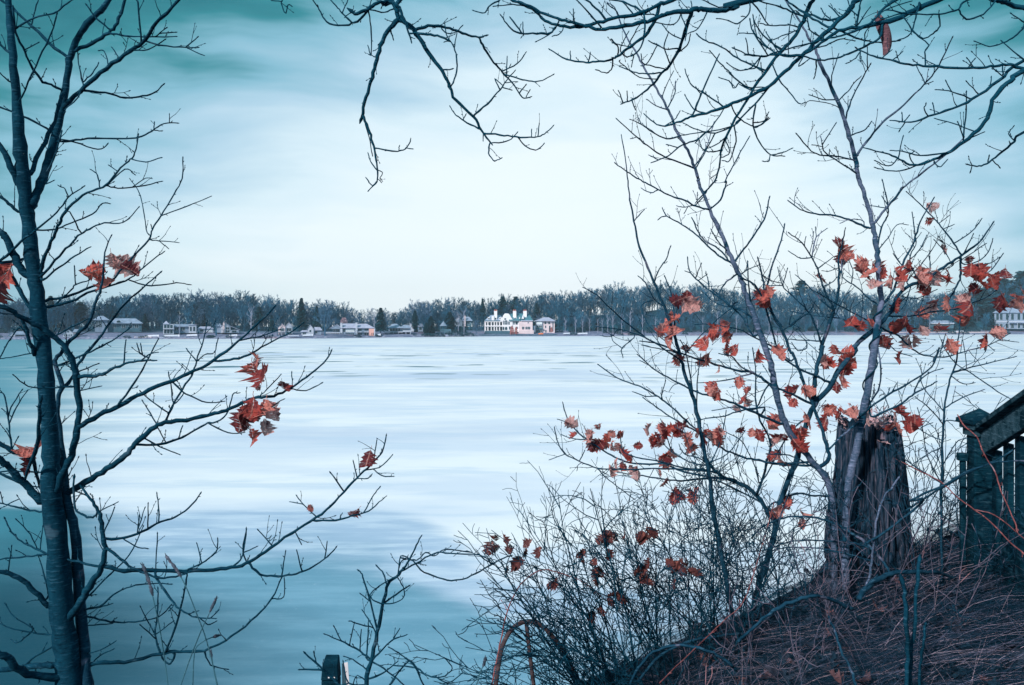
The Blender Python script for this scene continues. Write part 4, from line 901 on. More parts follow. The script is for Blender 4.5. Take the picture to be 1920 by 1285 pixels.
  [3692,4036,8413,324,3125,4166,8154,251,1317,4406,7806,177,1250,4416,7775,148,1164,4420,7749,133,1075,4415,7753,133,1021,4409,7755,148,967,4401,7738,133,867,4381,7722,117,804,4366,7695,110,714,4346,7657,102,591,4326,7628,101,479,4320,7612,94,402,4324,7631,87,326,4334,7656,80,249,4349,7679,73,155,4372,7727,73,52,4396,7785,66,-9,4408,7807,59,-89,4419,7885,59],
  [2154,4299,7968,130,2191,4304,7822,130,1345,4366,7965,125,890,4409,7807,119,808,4389,7773,112,699,4362,7715,105,585,4344,7686,98,472,4339,7654,91,370,4349,7636,85,268,4369,7648,78,182,4391,7687,72,113,4413,7756,66,8,4433,7817,59],
  [515,4341,7666,65,453,4316,7726,58,400,4304,7764,50],
  [488,4320,7614,51,423,4277,7669,43,342,4221,7730,35],
  [258,4347,7674,44,225,4386,7624,37,140,4447,7592,30],
  [238,4371,7643,39,206,4351,7602,66,136,4320,7587,58,42,4282,7577,50,-17,4259,7603,43,-55,4243,7651,36],
  [51,4285,7578,50,-5,4304,7662,36],
  [61,4289,7579,36,59,4322,7643,29],
  [286,4366,7646,37,263,4354,7600,33,228,4348,7586,29],
  [334,4333,7653,36,331,4295,7701,29],
  [817,4391,7777,103,793,4401,7691,96,735,4421,7611,89,644,4460,7554,82,595,4488,7524,75,562,4507,7510,68,478,4554,7512,61,409,4594,7524,54,321,4643,7556,47,227,4696,7629,39],
  [341,4632,7549,39,340,4653,7599,31],
  [438,4577,7519,38,446,4554,7551,38],
  [570,4502,7514,45,570,4539,7474,41,543,4570,7453,36,492,4610,7483,31],
  [595,4488,7524,45,597,4466,7565,41,563,4445,7593,37],
  [616,4476,7537,45,649,4489,7516,40,686,4500,7533,35,679,4515,7480,30],
  [724,4369,7728,59,716,4304,7594,53,690,4255,7491,47,644,4224,7439,42],
  [616,4476,7537,37,610,4469,7566,34,648,4453,7640,30],
  [658,4454,7563,30,605,4428,7565,30,563,4408,7567,30],
  [648,4449,7563,37,685,4438,7635,33,714,4424,7682,30],
  [994,4405,7747,118,976,4484,7660,108,956,4556,7588,98,923,4618,7527,87,878,4668,7479,76,822,4719,7420,64,744,4761,7367,52,668,4787,7341,40],
  [668,4787,7341,40,640,4758,7399,32],
  [693,4778,7350,40,686,4747,7391,32],
  [717,4770,7360,40,731,4735,7294,32],
  [897,4646,7500,39,812,4607,7505,36,753,4584,7516,33,742,4570,7552,31],
  [883,4663,7485,47,771,4696,7490,42,701,4725,7516,37,649,4751,7547,32],
  [856,4689,7456,35,745,4648,7454,32,625,4581,7515,30,615,4574,7522,28],
  [918,4623,7522,46,876,4588,7608,38,895,4570,7679,31],
  [956,4556,7588,46,873,4550,7586,38,788,4548,7626,30],
  [967,4516,7628,38,904,4521,7656,34,859,4521,7706,30],
  [943,4580,7564,46,994,4526,7595,38,1003,4486,7635,30],
  [937,4395,7734,37,901,4418,7675,33,811,4455,7698,30],
  [932,4397,7726,36,947,4389,7677,34,962,4379,7630,32,950,4364,7573,29],
  [1085,4416,7753,44,1031,4412,7651,37,981,4407,7623,30],
  [1317,4406,7806,44,1303,4388,7721,40,1235,4364,7659,37,1178,4342,7668,33,1115,4316,7667,29],
  [1259,4415,7779,44,1137,4384,7758,37,1041,4346,7781,29],
  [831,4549,7606,34,785,4614,7526,35,760,4629,7513,31],
  [3709,4038,8334,298,2692,4276,8297,215,2001,4231,7818,170,1850,4269,7750,136,1807,4288,7690,129,1731,4310,7622,123,1650,4320,7548,116,1589,4319,7479,108,1499,4305,7398,101,1378,4273,7286,93,1250,4243,7218,85,1146,4226,7172,85,1028,4221,7128,71,946,4228,7109,64,897,4236,7090,57,817,4253,7070,43,776,4263,7081,36,716,4282,7136,29],
  [1965,4321,7860,128,1756,4415,7888,133,1683,4453,7825,119,1647,4476,7737,112,1598,4486,7643,105,1526,4484,7554,98,1438,4472,7452,90,1334,4462,7299,75,1258,4477,7170,67,1192,4528,7013,61,1189,4551,6955,53,1175,4582,6853,46,1120,4601,6779,39,1068,4612,6721,31],
  [1387,4275,7291,57,1318,4328,7208,53,1243,4359,7131,49,1210,4367,7098,44,1119,4380,7063,39,1026,4391,7082,34,954,4403,7120,29],
  [3713,4037,8302,270,2905,4170,8017,196,2317,4335,7777,145,2173,4305,7705,137,2021,4272,7637,129,1912,4257,7606,114,1809,4253,7593,100,1727,4258,7568,86,1641,4276,7507,72,1565,4298,7464,58,1447,4327,7478,51,1366,4342,7472,44,1282,4351,7482,36],
  [2359,4324,7794,87,2312,4314,7884,87,2064,4274,7752,80,1973,4243,7689,73,1885,4196,7595,66,1801,4155,7547,59,1696,4102,7495,52,1595,4051,7460,46,1404,3965,7390,39,1281,3926,7345,33],
  [1985,4267,7627,71,1964,4260,7544,66,1896,4259,7501,61,1806,4264,7461,56,1715,4269,7433,51,1639,4271,7429,46,1544,4265,7448,41,1382,4234,7442,35],
  [3876,3991,7000,241,3848,3989,6994,240,3056,4147,7228,139,2683,4173,7347,84,2623,4167,7365,77,2538,4150,7360,69,2429,4131,7342,69,2276,4122,7340,69,2137,4136,7353,62,2048,4157,7370,56,1961,4181,7403,49,1887,4200,7430,42,1825,4212,7468,35],
  [1990,4173,7392,35,2041,4174,7434,28],
  [1946,4185,7409,35,1984,4176,7443,28],
  [2145,4136,7352,42,2158,4162,7434,38,2185,4174,7475,35,2146,4187,7517,32,2109,4195,7554,28],
  [2366,4128,7341,35,2380,4103,7373,27],
  [2393,4129,7341,35,2356,4118,7382,28],
  [2559,4154,7361,35,2538,4123,7298,35,2466,4085,7326,27],
  [3864,3994,7096,187,3109,4072,7642,123,2706,4208,7408,85,2554,4175,7290,77,2391,4136,7179,69,2275,4120,7126,62,2152,4118,7084,55,2068,4129,7059,41,1979,4149,7072,28],
  [2027,4138,7065,35,2025,4135,7101,28],
  [2035,4136,7063,35,2053,4125,7086,28],
  [2044,4135,7062,35,2027,4162,7026,28],
  [2185,4119,7095,34,2179,4122,7147,28],
  [2152,4118,7084,34,2117,4091,7118,31,2118,4077,7134,27],
  [2391,4136,7179,42,2271,4098,7205,34,2173,4074,7210,27],
  [2261,4095,7205,34,2227,4084,7253,27],
  [2431,4146,7207,35,2336,4090,7255,27],
  [2496,4161,7251,35,2511,4173,7301,28],
  [3857,3996,7152,268,3879,3994,7156,268,3215,4138,7530,166,2677,4163,7335,125,2603,4148,7281,118,2505,4135,7195,111,2481,4136,7122,104,2446,4146,7042,97,2369,4170,6966,91,2292,4195,6914,84,2212,4217,6876,71,2135,4229,6854,57,2062,4235,6889,50,2003,4234,6914,43,1870,4219,6944,28],
  [2292,4195,6914,49,2133,4162,6894,42,2037,4150,6912,35,1977,4145,6915,28],
  [2418,4154,7015,35,2346,4248,7085,32,2290,4300,7120,29],
  [2362,4172,6961,42,2369,4155,7127,35,2358,4133,7211,28],
  [2363,4169,6986,35,2307,4119,7052,28],
  [2385,4165,6982,35,2489,4205,7024,28],
  [2204,4218,6877,42,2107,4276,6838,38,2035,4302,6839,34,1975,4320,6859,29],
  [2053,4235,6893,35,1986,4199,6844,32,1904,4166,6864,28],
  [2053,4235,6893,35,2101,4280,7017,29],
  [2226,4213,6883,35,2256,4206,6841,32,2289,4197,6872,28],
  [2135,4229,6854,35,2110,4230,6904,32,2131,4230,6925,28],
  [3883,3989,6944,80,3866,4008,6945,81,3251,4184,7267,77,2846,4427,7078,74,2801,4436,7028,67,2716,4441,6958,59,2643,4435,6904,52,2586,4429,6890,44,2533,4421,6897,37],
  [2801,4436,7028,37,2776,4451,7075,34,2812,4467,7119,30],
  [2651,4436,6910,37,2643,4413,6939,30],
  [2675,4438,6928,37,2728,4459,6892,30],
  [2557,4424,6893,30,2556,4438,6865,30],
  [3727,4033,8196,162,3706,4039,8197,162,3236,4238,7567,153,2808,4367,7742,140,2701,4345,7768,122,2612,4327,7774,104,2534,4310,7818,87],
  [2710,4347,7766,58,2718,4317,7828,58,2386,4171,7710,52,2308,4120,7640,47,2169,4044,7586,42,1987,3952,7549,37,1839,3889,7544,33],
  [2308,4120,7640,47,2364,4147,7601,46,2473,4179,7638,44,2554,4202,7723,42],
  [2830,4361,7734,51,2773,4313,7627,51,2704,4281,7560,45,2620,4255,7512,39,2542,4238,7490,34,2459,4225,7510,28],
  [2706,4208,7408,42,2596,4217,7507,28],
  [2784,4323,7648,43,2694,4294,7684,29],
  [2169,4044,7586,41,2188,4071,7536,41,2164,4094,7504,39,2125,4114,7487,38,2086,4133,7530,36,2046,4151,7603,35],
  [2217,4314,7727,51,2201,4301,7746,50,2175,4276,7685,45,2117,4228,7557,40,2029,4202,7506,35],
  [1647,4476,7737,60,1523,4424,7761,52,1450,4389,7769,44,1317,4324,7772,36],
  [1610,4484,7667,38,1502,4439,7617,33,1432,4415,7582,30],
  [1618,4482,7683,45,1552,4457,7686,40,1442,4417,7666,35,1378,4396,7671,29],
  [1626,4467,7741,37,1580,4460,7766,35,1551,4453,7667,32,1545,4451,7534,30],
  [1731,4310,7622,58,1794,4338,7606,53,1916,4381,7579,48,2024,4408,7571,42,2150,4433,7589,37],
  [1784,4295,7669,72,1730,4349,7671,66,1665,4406,7719,59,1604,4453,7773,52,1554,4488,7831,45],
  [1837,4254,7597,57,1840,4226,7666,50,1837,4199,7721,42],
  [1839,4233,7650,35,1813,4261,7696,32,1807,4287,7757,29],
  [1725,4311,7616,72,1650,4366,7686,58,1598,4415,7749,44],
  [1675,4317,7571,43,1609,4304,7602,36,1587,4289,7690,29],
  [1565,4298,7464,43,1483,4284,7450,36,1413,4276,7465,29],
  [1561,4266,7445,36,1528,4243,7386,32,1568,4216,7411,28],
  [1631,4270,7429,43,1644,4306,7390,36,1647,4337,7357,29],
  [1526,4484,7554,53,1428,4483,7625,45,1375,4484,7696,38,1357,4483,7744,30],
  [1409,4239,7444,36,1340,4286,7536,43,1303,4307,7595,36,1291,4322,7660,29],
  [1316,3937,7356,33,1288,3969,7430,30,1273,3985,7468,27],
  [1621,4282,7495,43,1705,4330,7526,39,1807,4391,7583,34,1910,4447,7594,30],
  [1841,4209,7459,35,1838,4204,7407,28],
  [1840,4208,7450,34,1819,4217,7420,32,1783,4230,7399,28],
  [1880,4260,7493,36,1902,4292,7572,32,1926,4307,7612,29],
  [1773,4307,7672,43,1727,4322,7733,29],
  [1746,4305,7637,36,1699,4336,7700,33,1691,4349,7731,29],
  [1461,4476,7480,45,1482,4432,7378,41,1513,4395,7314,37,1559,4330,7213,33,1579,4314,7209,29],
  [1356,4343,7473,43,1346,4390,7426,37,1304,4424,7428,30],
  [1417,4470,7422,45,1361,4467,7459,37,1315,4463,7476,30],
  [1407,4469,7406,30,1391,4450,7463,30],
  [1369,4271,7281,36,1308,4267,7280,32,1256,4262,7278,29],
  [1323,4324,7214,51,1320,4363,7114,46,1362,4387,7016,40,1427,4398,6949,35,1498,4403,6941,29],
  [1320,4363,7114,37,1389,4390,7130,33,1417,4408,7178,30],
  [1331,4369,7090,37,1369,4382,7106,33,1420,4403,7146,29],
  [1437,4399,6948,34,1483,4383,6954,33,1528,4363,6972,29],
  [1427,4398,6949,35,1414,4384,6911,33,1384,4374,6905,29],
  [1427,4471,7437,52,1370,4521,7477,50,1296,4577,7541,48,1218,4625,7621,45,1134,4656,7669,42,1091,4670,7706,39],
  [1129,4225,7163,50,1077,4216,7194,44,983,4209,7250,39,942,4210,7284,33,917,4212,7351,28],
  [1355,4464,7330,52,1279,4454,7358,47,1202,4433,7422,41,1143,4408,7467,35,1093,4380,7509,29],
  [1272,4452,7364,37,1248,4473,7337,37,1235,4489,7369,35,1221,4502,7391,33,1183,4528,7412,30],
  [1028,4221,7128,42,970,4260,7164,36,936,4299,7243,29],
  [954,4227,7111,50,1038,4265,7300,43,1120,4319,7467,36],
  [1010,4253,7238,28,981,4234,7266,28],
  [1164,4229,7179,42,1208,4268,7124,39,1301,4324,7087,36,1363,4358,7105,33,1412,4392,7148,29],
  [1217,4366,7105,44,1234,4391,7017,39,1206,4416,6918,35,1178,4423,6919,30],
  [1209,4515,7053,38,1227,4490,6978,34,1176,4468,6947,30],
  [1193,4532,7005,46,1129,4528,6991,40,1084,4526,7008,35,1066,4524,7048,30],
  [1226,4502,7092,38,1168,4502,7034,34,1087,4500,6998,30],
  [1119,4380,7063,39,1093,4382,7015,40,1014,4376,6875,37],
  [1068,4386,7073,37,1012,4370,7021,46,929,4343,6989,40,843,4301,6920,34,749,4251,6875,28],
  [905,4332,6970,36,846,4320,6984,29],
  [786,4271,6892,29,752,4269,6909,29],
  [1129,4225,7163,35,1063,4226,7063,32,976,4216,6977,28],
  [1236,4285,7113,36,1169,4310,7075,34,985,4402,7063,32,939,4433,7062,30],
  [817,4253,7070,36,866,4247,7102,32,890,4240,7138,28],
  [1369,4271,7281,43,1310,4326,7281,36,1256,4374,7325,29],
  [1394,4337,7473,44,1289,4312,7469,40,1195,4280,7492,36],
  [1280,4309,7472,36,1253,4262,7532,29],
  [1356,4343,7473,43,1306,4313,7409,39,1229,4282,7374,33,1153,4253,7402,28],
  [1377,4261,7486,39,1314,4255,7533,36,1282,4232,7642,28],
  [1393,4337,7474,44,1317,4348,7602,36,1301,4350,7671,29],
  [1314,4301,7578,36,1237,4309,7586,29],
  [3663,4029,8521,351,3635,4050,8528,353,2248,4536,9014,304,576,4529,8645,227,-181,4492,8172,181,-702,4512,7849,136,-674,4505,7829,136,-645,4490,7760,135,-626,4482,7726,135,-553,4463,7662,127,-481,4446,7550,112,-410,4443,7452,97,-366,4450,7384,89,-349,4457,7341,90,-315,4473,7267,82,-219,4502,7186,75,-175,4521,7110,61,-122,4534,7046,46],
  [-387,4500,8045,136,-621,4380,7795,110,-611,4370,7740,88,-584,4363,7659,66,-553,4361,7567,44],
  [-633,4484,7738,135,-688,4480,7677,128,-732,4477,7596,120,-759,4481,7500,113,-789,4496,7407,105,-831,4530,7301,99,-861,4573,7204,92],
  [-858,4569,7212,92,-827,4560,7138,81,-804,4557,7074,71,-782,4561,6975,61,-774,4568,6896,51,-775,4574,6833,41,-821,4579,6784,31],
  [-855,4568,7203,38,-824,4593,7091,35,-812,4628,6999,31],
  [-792,4559,7020,46,-651,4526,6995,40,-594,4507,7013,35,-572,4489,7049,30],
  [-604,4510,7010,30,-568,4498,7002,30],
  [-641,4523,6999,30,-642,4526,7017,30],
  [-774,4568,6896,38,-812,4578,6943,34,-827,4588,6990,31],
  [-775,4574,6833,38,-804,4586,6810,35,-838,4598,6851,31],
  [-774,4568,6896,31,-745,4583,6885,28,-761,4596,6855,26,-752,4601,6843,23],
  [-683,4507,7836,106,-741,4478,7822,103,-790,4453,7781,101,-839,4434,7747,98,-877,4424,7739,96],
  [-798,4450,7776,75,-854,4466,7716,69,-899,4472,7705,62,-935,4474,7688,56,-1024,4474,7701,50,-1059,4471,7735,44,-1086,4466,7787,37],
  [-899,4472,7705,52,-943,4468,7747,47,-978,4465,7786,42,-1017,4464,7830,37],
  [-952,4467,7756,37,-930,4513,7850,30],
  [-804,4452,7769,45,-797,4491,7690,41,-801,4538,7564,38,-806,4543,7547,34,-821,4553,7596,30],
  [-757,4481,7508,30,-794,4476,7524,30],
  [-662,4498,7799,45,-722,4497,7772,41,-789,4499,7786,38],
  [-798,4450,7776,37,-789,4473,7834,30],
  [-722,4488,7827,38,-736,4501,7805,30],
  [-936,4468,7740,37,-888,4461,7762,30],
  [-688,4480,7677,53,-671,4486,7626,38],
  [-559,4361,7586,29,-534,4345,7570,22],
  [-553,4463,7662,105,-495,4501,7693,95,-420,4553,7717,86,-343,4611,7717,77,-273,4665,7709,68,-197,4719,7712,58,-160,4743,7730,48],
  [-566,4361,7604,53,-479,4348,7597,73,-409,4341,7582,65,-357,4335,7562,58],
  [-197,4719,7712,58,-166,4763,7660,72,-110,4817,7593,65,-54,4854,7543,57,4,4883,7489,49,62,4907,7409,41,111,4915,7414,33],
  [-63,4849,7551,49,33,4789,7579,40,79,4752,7628,32],
  [-46,4858,7536,49,42,4822,7499,44,118,4790,7473,40,183,4764,7471,36,241,4740,7495,32],
  [-34,4865,7522,41,-30,4892,7647,33],
  [-25,4868,7516,41,14,4844,7549,32],
  [45,4900,7433,41,81,4863,7469,33],
  [87,4911,7412,33,106,4894,7444,33],
  [-219,4502,7186,68,-137,4440,7240,55,-66,4393,7305,42,-22,4367,7358,29],
  [-66,4393,7305,37,-92,4403,7360,29],
  [-55,4386,7318,37,-9,4397,7306,29],
  [-48,4383,7324,29,-84,4407,7361,30],
  [-39,4377,7338,29,21,4385,7346,29],
  [-345,4459,7333,52,-315,4464,7406,48,-311,4482,7518,44,-335,4500,7586,39,-373,4525,7658,35,-383,4547,7720,30],
  [-326,4495,7566,38,-312,4495,7647,30],
  [-351,4510,7617,30,-375,4495,7607,30],
  [-395,4446,7429,45,-341,4465,7441,37],
  [-411,4559,7715,38,-384,4558,7683,36,-330,4556,7678,33,-289,4555,7714,31],
  [-180,4519,7118,53,-259,4568,7167,46,-324,4606,7222,39,-358,4628,7274,31],
  [-283,4582,7188,31,-269,4585,7212,31],
  [-163,4524,7096,57,-67,4479,7076,54,21,4447,7057,48,126,4422,7049,41,179,4414,7066,35,224,4406,7104,30],
  [144,4419,7055,37,151,4439,7121,30],
  [109,4427,7052,30,109,4442,7091,30],
  [31,4445,7056,37,75,4473,7014,35,133,4503,6996,33,179,4531,7035,30],
  [-122,4534,7043,38,-23,4561,7061,34,27,4586,7112,31],
  [-124,4534,7046,46,-132,4515,6983,40,-103,4496,6936,35,-65,4479,6942,30],
  [-163,4524,7096,38,-164,4521,7061,30],
  [-42,4412,7839,44,-66,4421,7812,44,-128,4439,7784,40,-155,4454,7751,35,-213,4476,7773,30],
  [81,4419,7775,44,4,4368,7764,37,-94,4307,7731,29],
  [-1086,4466,7787,37,-1180,4404,7894,37,-1263,4380,7795,35,-1257,4373,7749,34,-1241,4369,7717,32,-1228,4364,7758,31,-1213,4362,7758,29],
  [-1262,4378,7786,29,-1319,4395,7797,29],
  [1421,4410,7668,33,1318,4352,7767,51,1276,4326,7799,43],
  [716,4366,7724,58,637,4412,7791,52,556,4458,7828,45],
  [664,4357,7706,44,612,4359,7770,36,578,4358,7782,29],
  [585,4344,7686,36,565,4327,7714,33,520,4305,7739,29],
  [804,4366,7695,44,760,4365,7711,40,682,4360,7701,37],
  [994,4405,7747,37,991,4401,7787,29],
  [1934,3929,7547,35,1909,3936,7543,36,1836,3964,7531,33,1859,3981,7577,30,2029,4051,7653,27],
  [1837,4254,7597,43,1952,4345,7738,29],
 ],
 'vine': [
  [2034,4850,4398,276,2057,4889,4972,262,2096,4878,5174,261,2122,4859,5358,244,2141,4843,5497,259,2166,4822,5696,275,2190,4811,5884,258,2208,4811,6024,226,2232,4817,6143,194,2229,4828,6281,186,2225,4842,6402,178,2220,4854,6506,171,2205,4866,6611,163,2179,4878,6733,163,2148,4886,6847,155,2124,4890,6939,147,2099,4889,7065,147,2058,4882,7198,147,2014,4870,7321,139,1955,4855,7437,130,1886,4837,7571,113,1848,4827,7654,97,1802,4819,7737,81,1747,4812,7830,64,1656,4810,7962,48],
  [2203,4867,6621,98,2273,4831,6717,88,2337,4768,6826,77,2330,4765,6825,68,2423,4690,6910,58,2515,4638,6991,48,2612,4615,7087,39],
  [2105,4889,7036,90,2181,4897,7134,82,2279,4900,7251,74,2402,4873,7360,65,2495,4812,7467,56,2543,4759,7545,48,2589,4688,7694,39],
  [2495,4812,7467,40,2460,4835,7570,32],
  [2490,4815,7461,40,2547,4829,7482,32],
  [2038,4876,7255,65,2063,4848,7373,57,2106,4816,7478,48,2144,4772,7564,40],
  [2134,4784,7541,40,2111,4731,7649,32],
  [1987,4863,7375,49,2044,4848,7430,43,2084,4842,7486,38,2117,4840,7514,32],
  [1951,4854,7446,49,1950,4856,7529,41,1985,4845,7650,32],
  [1982,4862,7384,49,1896,4865,7387,41,1826,4871,7413,33],
  [2010,4869,7330,36,1953,4885,7364,32,1843,4930,7396,29,1821,4947,7371,25],
  [2068,4883,7170,57,2159,4892,7201,49,2204,4896,7250,41],
  [2109,4889,7016,65,1973,4865,7040,59,1887,4841,7040,53,1809,4813,7058,46,1702,4754,7144,40],
  [2127,4889,6929,65,2027,4855,6980,57,1886,4790,7043,48,1856,4763,7084,40],
  [1856,4763,7084,40,1929,4754,7205,40],
  [1856,4763,7084,32,1847,4762,7127,32],
  [1862,4768,7076,32,1786,4727,7076,32],
  [2205,4866,6611,81,2182,4876,6603,82,2099,4904,6646,74,2002,4922,6683,66,1877,4936,6698,58,1793,4948,6726,50,1729,4964,6777,42],
  [2157,4884,6616,41,2153,4889,6648,38,2089,4901,6658,36,2034,4915,6639,33],
  [2222,4848,6454,41,2290,4848,6540,35,2338,4841,6616,30,2398,4831,6615,24],
  [2221,4850,6474,65,2256,4867,6602,60,2296,4879,6664,56,2310,4890,6718,51,2309,4916,6808,46,2304,4952,6902,41],
  [2273,4831,6717,40,2207,4883,6738,33],
  [2280,4827,6725,40,2245,4825,6781,32],
  [2291,4814,6747,40,2331,4826,6772,32],
  [2228,4816,6123,65,2170,4849,6170,57,2122,4897,6241,49,2061,4959,6306,42,2079,5023,6417,34],
  [2149,4871,6202,49,2148,4878,6111,41,2142,4883,6059,33],
  [2098,4922,6269,41,2115,4941,6340,37,2103,4954,6393,33],
  [2228,4816,6123,97,2335,4871,6223,86,2427,4953,6376,76,2539,5034,6534,66,2607,5082,6665,54,2706,5114,6818,43],
  [2554,5045,6564,51,2557,5088,6720,34],
  [2545,5038,6543,34,2502,5051,6585,25],
  [2525,5024,6515,37,2557,4984,6581,25],
  [2133,4850,5437,97,2037,4842,5360,77,1915,4815,5253,56],
  [2139,4844,5487,65,2267,4930,5602,61,2324,5016,5728,56,2342,5094,5850,51],
  [2138,4845,5477,81,2286,4842,5583,71,2410,4816,5662,60,2508,4759,5759,50,2523,4707,5862,39],
  [2171,4845,5501,79,2193,4826,5452,81,2321,4738,5546,69,2367,4680,5605,59,2417,4617,5652,48,2438,4587,5678,38],
  [2362,4686,5596,60,2371,4654,5665,52,2405,4609,5726,41,2456,4553,5757,30],
  [2278,4843,5577,41,2299,4851,5617,32],
  [2302,4839,5593,41,2327,4829,5644,32],
 ],
 'tallb': [
  [2070,5100,4265,256,2081,5140,4733,258,2051,5135,4948,258,2012,5128,5040,258,1945,5119,5115,240,1839,5101,5235,239,1751,5083,5364,238,1702,5071,5482,238,1663,5061,5663,237,1636,5061,5788,220,1585,5068,5935,221,1544,5081,6070,221,1503,5095,6188,205,1471,5109,6297,188,1421,5123,6416,172,1369,5134,6544,155,1316,5140,6663,146,1270,5139,6763,129,1224,5135,6872,120,1200,5130,6935,120,1198,5128,6954,112,1165,5119,7044,103,1112,5105,7152,103,1059,5094,7231,102,1005,5078,7357,94,963,5070,7436,85,902,5063,7534,85,841,5060,7643,76,791,5062,7734,68,732,5069,7837,59,684,5080,7952,51,655,5089,8036,34,615,5095,8068,34],
  [1275,5139,6753,77,1181,5107,6768,73,1104,5086,6805,68,1011,5070,6829,64,928,5060,6868,59,845,5049,6911,55,808,5043,6929,51,726,5024,6975,46,653,4998,7019,42],
  [928,5060,6868,51,885,5070,6850,42,832,5079,6876,34],
  [1275,5139,6753,69,1332,5095,6811,64,1354,5061,6886,59,1360,5049,6920,55,1349,5046,6919,51,1420,5016,7063,46,1489,5009,7185,42],
  [1171,5105,6772,51,1233,5136,6835,46,1277,5167,6895,40,1332,5202,6948,35],
  [1180,5109,6781,43,1118,5152,6770,39,1078,5177,6780,35],
  [1136,5139,6773,34,1119,5157,6738,35],
  [1189,5114,6790,34,1184,5088,6846,34],
  [1425,5122,6406,86,1500,5147,6500,78,1572,5175,6594,69,1650,5216,6701,61,1708,5287,6851,53],
  [1429,5121,6396,77,1361,5174,6447,72,1283,5230,6526,67,1218,5267,6605,62,1130,5293,6673,56,1030,5307,6732,50,983,5311,6718,44],
  [1030,5307,6732,50,1007,5321,6783,36],
  [1407,5138,6413,60,1335,5142,6499,56,1246,5151,6555,52,1202,5158,6620,47,1170,5160,6693,43],
  [1397,5128,6475,60,1317,5075,6538,51,1263,5036,6605,42],
  [1176,5122,7014,69,978,5043,7068,61,870,4994,7117,54,775,4956,7177,48,653,4928,7278,41],
  [775,4956,7177,33,743,4943,7165,33],
  [1070,5096,7213,68,982,5063,7193,59,883,5014,7221,50,806,4967,7259,42,736,4927,7278,33],
  [806,4967,7259,33,793,4978,7296,33],
  [995,5076,7377,51,906,5029,7394,42,851,5000,7421,33],
  [989,5075,7387,51,1035,5075,7477,47,1042,5079,7549,43],
  [963,5070,7436,42,963,5067,7485,38,1020,5050,7610,34],
  [1173,5121,7024,51,1259,5169,7157,43,1317,5197,7327,35],
  [1967,5122,5090,154,2036,5118,5151,154,2013,5131,5276,137,1969,5182,5462,130,1907,5238,5660,123,1856,5252,5808,114,1837,5251,5840,106,1775,5232,5980,105,1703,5208,6090,96,1656,5191,6182,87,1630,5181,6320,69,1604,5188,6435,52],
  [1648,5188,6224,78,1716,5277,6372,71,1808,5386,6542,63,1869,5465,6691,55],
  [1780,5234,5970,61,1867,5254,6035,53,1967,5274,6092,44,2011,5291,6158,35],
  [1625,5182,6338,43,1685,5211,6303,39,1758,5236,6286,35],
  [1557,5077,6029,102,1511,5120,6080,93,1437,5183,6127,84,1371,5246,6184,75,1271,5334,6282,65,1206,5381,6361,56,1194,5414,6459,45],
  [1235,5360,6325,54,1262,5316,6413,36],
  [1206,5381,6361,36,1177,5379,6370,36],
  [1311,5302,6247,53,1312,5327,6310,45,1302,5344,6358,36],
  [1250,5350,6308,45,1303,5348,6344,36],
  [1579,5070,5956,85,1538,5092,5944,85,1502,5153,6044,72,1441,5230,6128,58,1349,5345,6244,45],
  [1537,5096,6051,68,1483,5150,6108,60,1394,5227,6132,53,1334,5285,6167,44,1298,5329,6211,36],
  [1446,5176,6122,69,1439,5190,6145,61,1466,5205,6155,52],
  [1863,5250,5789,70,1834,5267,5774,71,1749,5321,5857,64,1638,5360,5922,57,1529,5376,5979,50,1357,5374,6012,43,1242,5370,6012,36],
  [1454,5114,6337,69,1411,5090,6314,68,1346,5046,6267,56,1298,4999,6202,45,1293,4981,6175,33],
  [1458,5113,6327,51,1509,5114,6361,43,1592,5120,6397,34],
  [1499,5113,6354,43,1515,5120,6407,34],
  [1524,5088,6129,68,1486,5007,6291,54,1470,4969,6395,42],
  [1770,5307,5836,66,1597,5134,6217,77,1462,5078,6313,68],
  [1739,5080,5394,102,1693,5054,5386,102,1515,4950,5460,92,1361,4872,5529,84,1238,4827,5567,76,1120,4799,5600,68,1040,4782,5639,61,933,4759,5696,54,835,4727,5752,47,743,4678,5829,39],
  [817,4718,5765,32,757,4682,5796,24],
  [1004,4775,5657,35,968,4764,5649,30,940,4750,5616,24],
  [1681,5066,5578,119,1600,5054,5663,109,1519,5052,5708,99,1438,5050,5717,90,1320,5043,5749,80,1180,5017,5790,70,1065,4978,5827,60,910,4905,5891,50,787,4845,5909,41],
  [1065,4978,5827,50,942,4938,5855,41,807,4912,5882,33],
  [1537,5052,5699,68,1449,5026,5745,59,1381,5005,5809,50,1305,4988,5827,42],
  [1528,5052,5703,68,1349,4986,5663,50,1162,4942,5649,33],
  [1931,5116,5131,103,1717,5128,5113,96,1614,5126,5132,90,1515,5128,5150,83,1383,5146,5197,77,1292,5181,5260,70,1210,5224,5310,64,1086,5296,5375,58,975,5357,5453,52,894,5387,5512,45],
  [1292,5181,5260,70,1182,5181,5343,74,1091,5186,5425,69,1002,5205,5506,65,924,5233,5559,61,864,5262,5594,57,795,5297,5619,53,707,5346,5653,49,592,5414,5735,45],
  [985,5211,5514,52,974,5177,5563,43,986,5118,5646,34],
  [951,5224,5541,52,879,5241,5539,42,804,5266,5565,32],
  [1550,4971,5445,67,1565,4941,5496,66,1398,4849,5488,57,1273,4769,5463,48,1144,4688,5459,39,1076,4646,5444,31],
  [1681,5047,5391,42,1435,4977,5492,38,1256,4969,5475,33],
  [1954,5120,5105,103,1828,5120,5105,91,1698,5112,5116,80,1643,5109,5125,68],
  [2012,5128,5040,69,1916,5114,5106,63,1766,5074,5176,57,1612,5015,5195,50],
 ],
 'lean': [
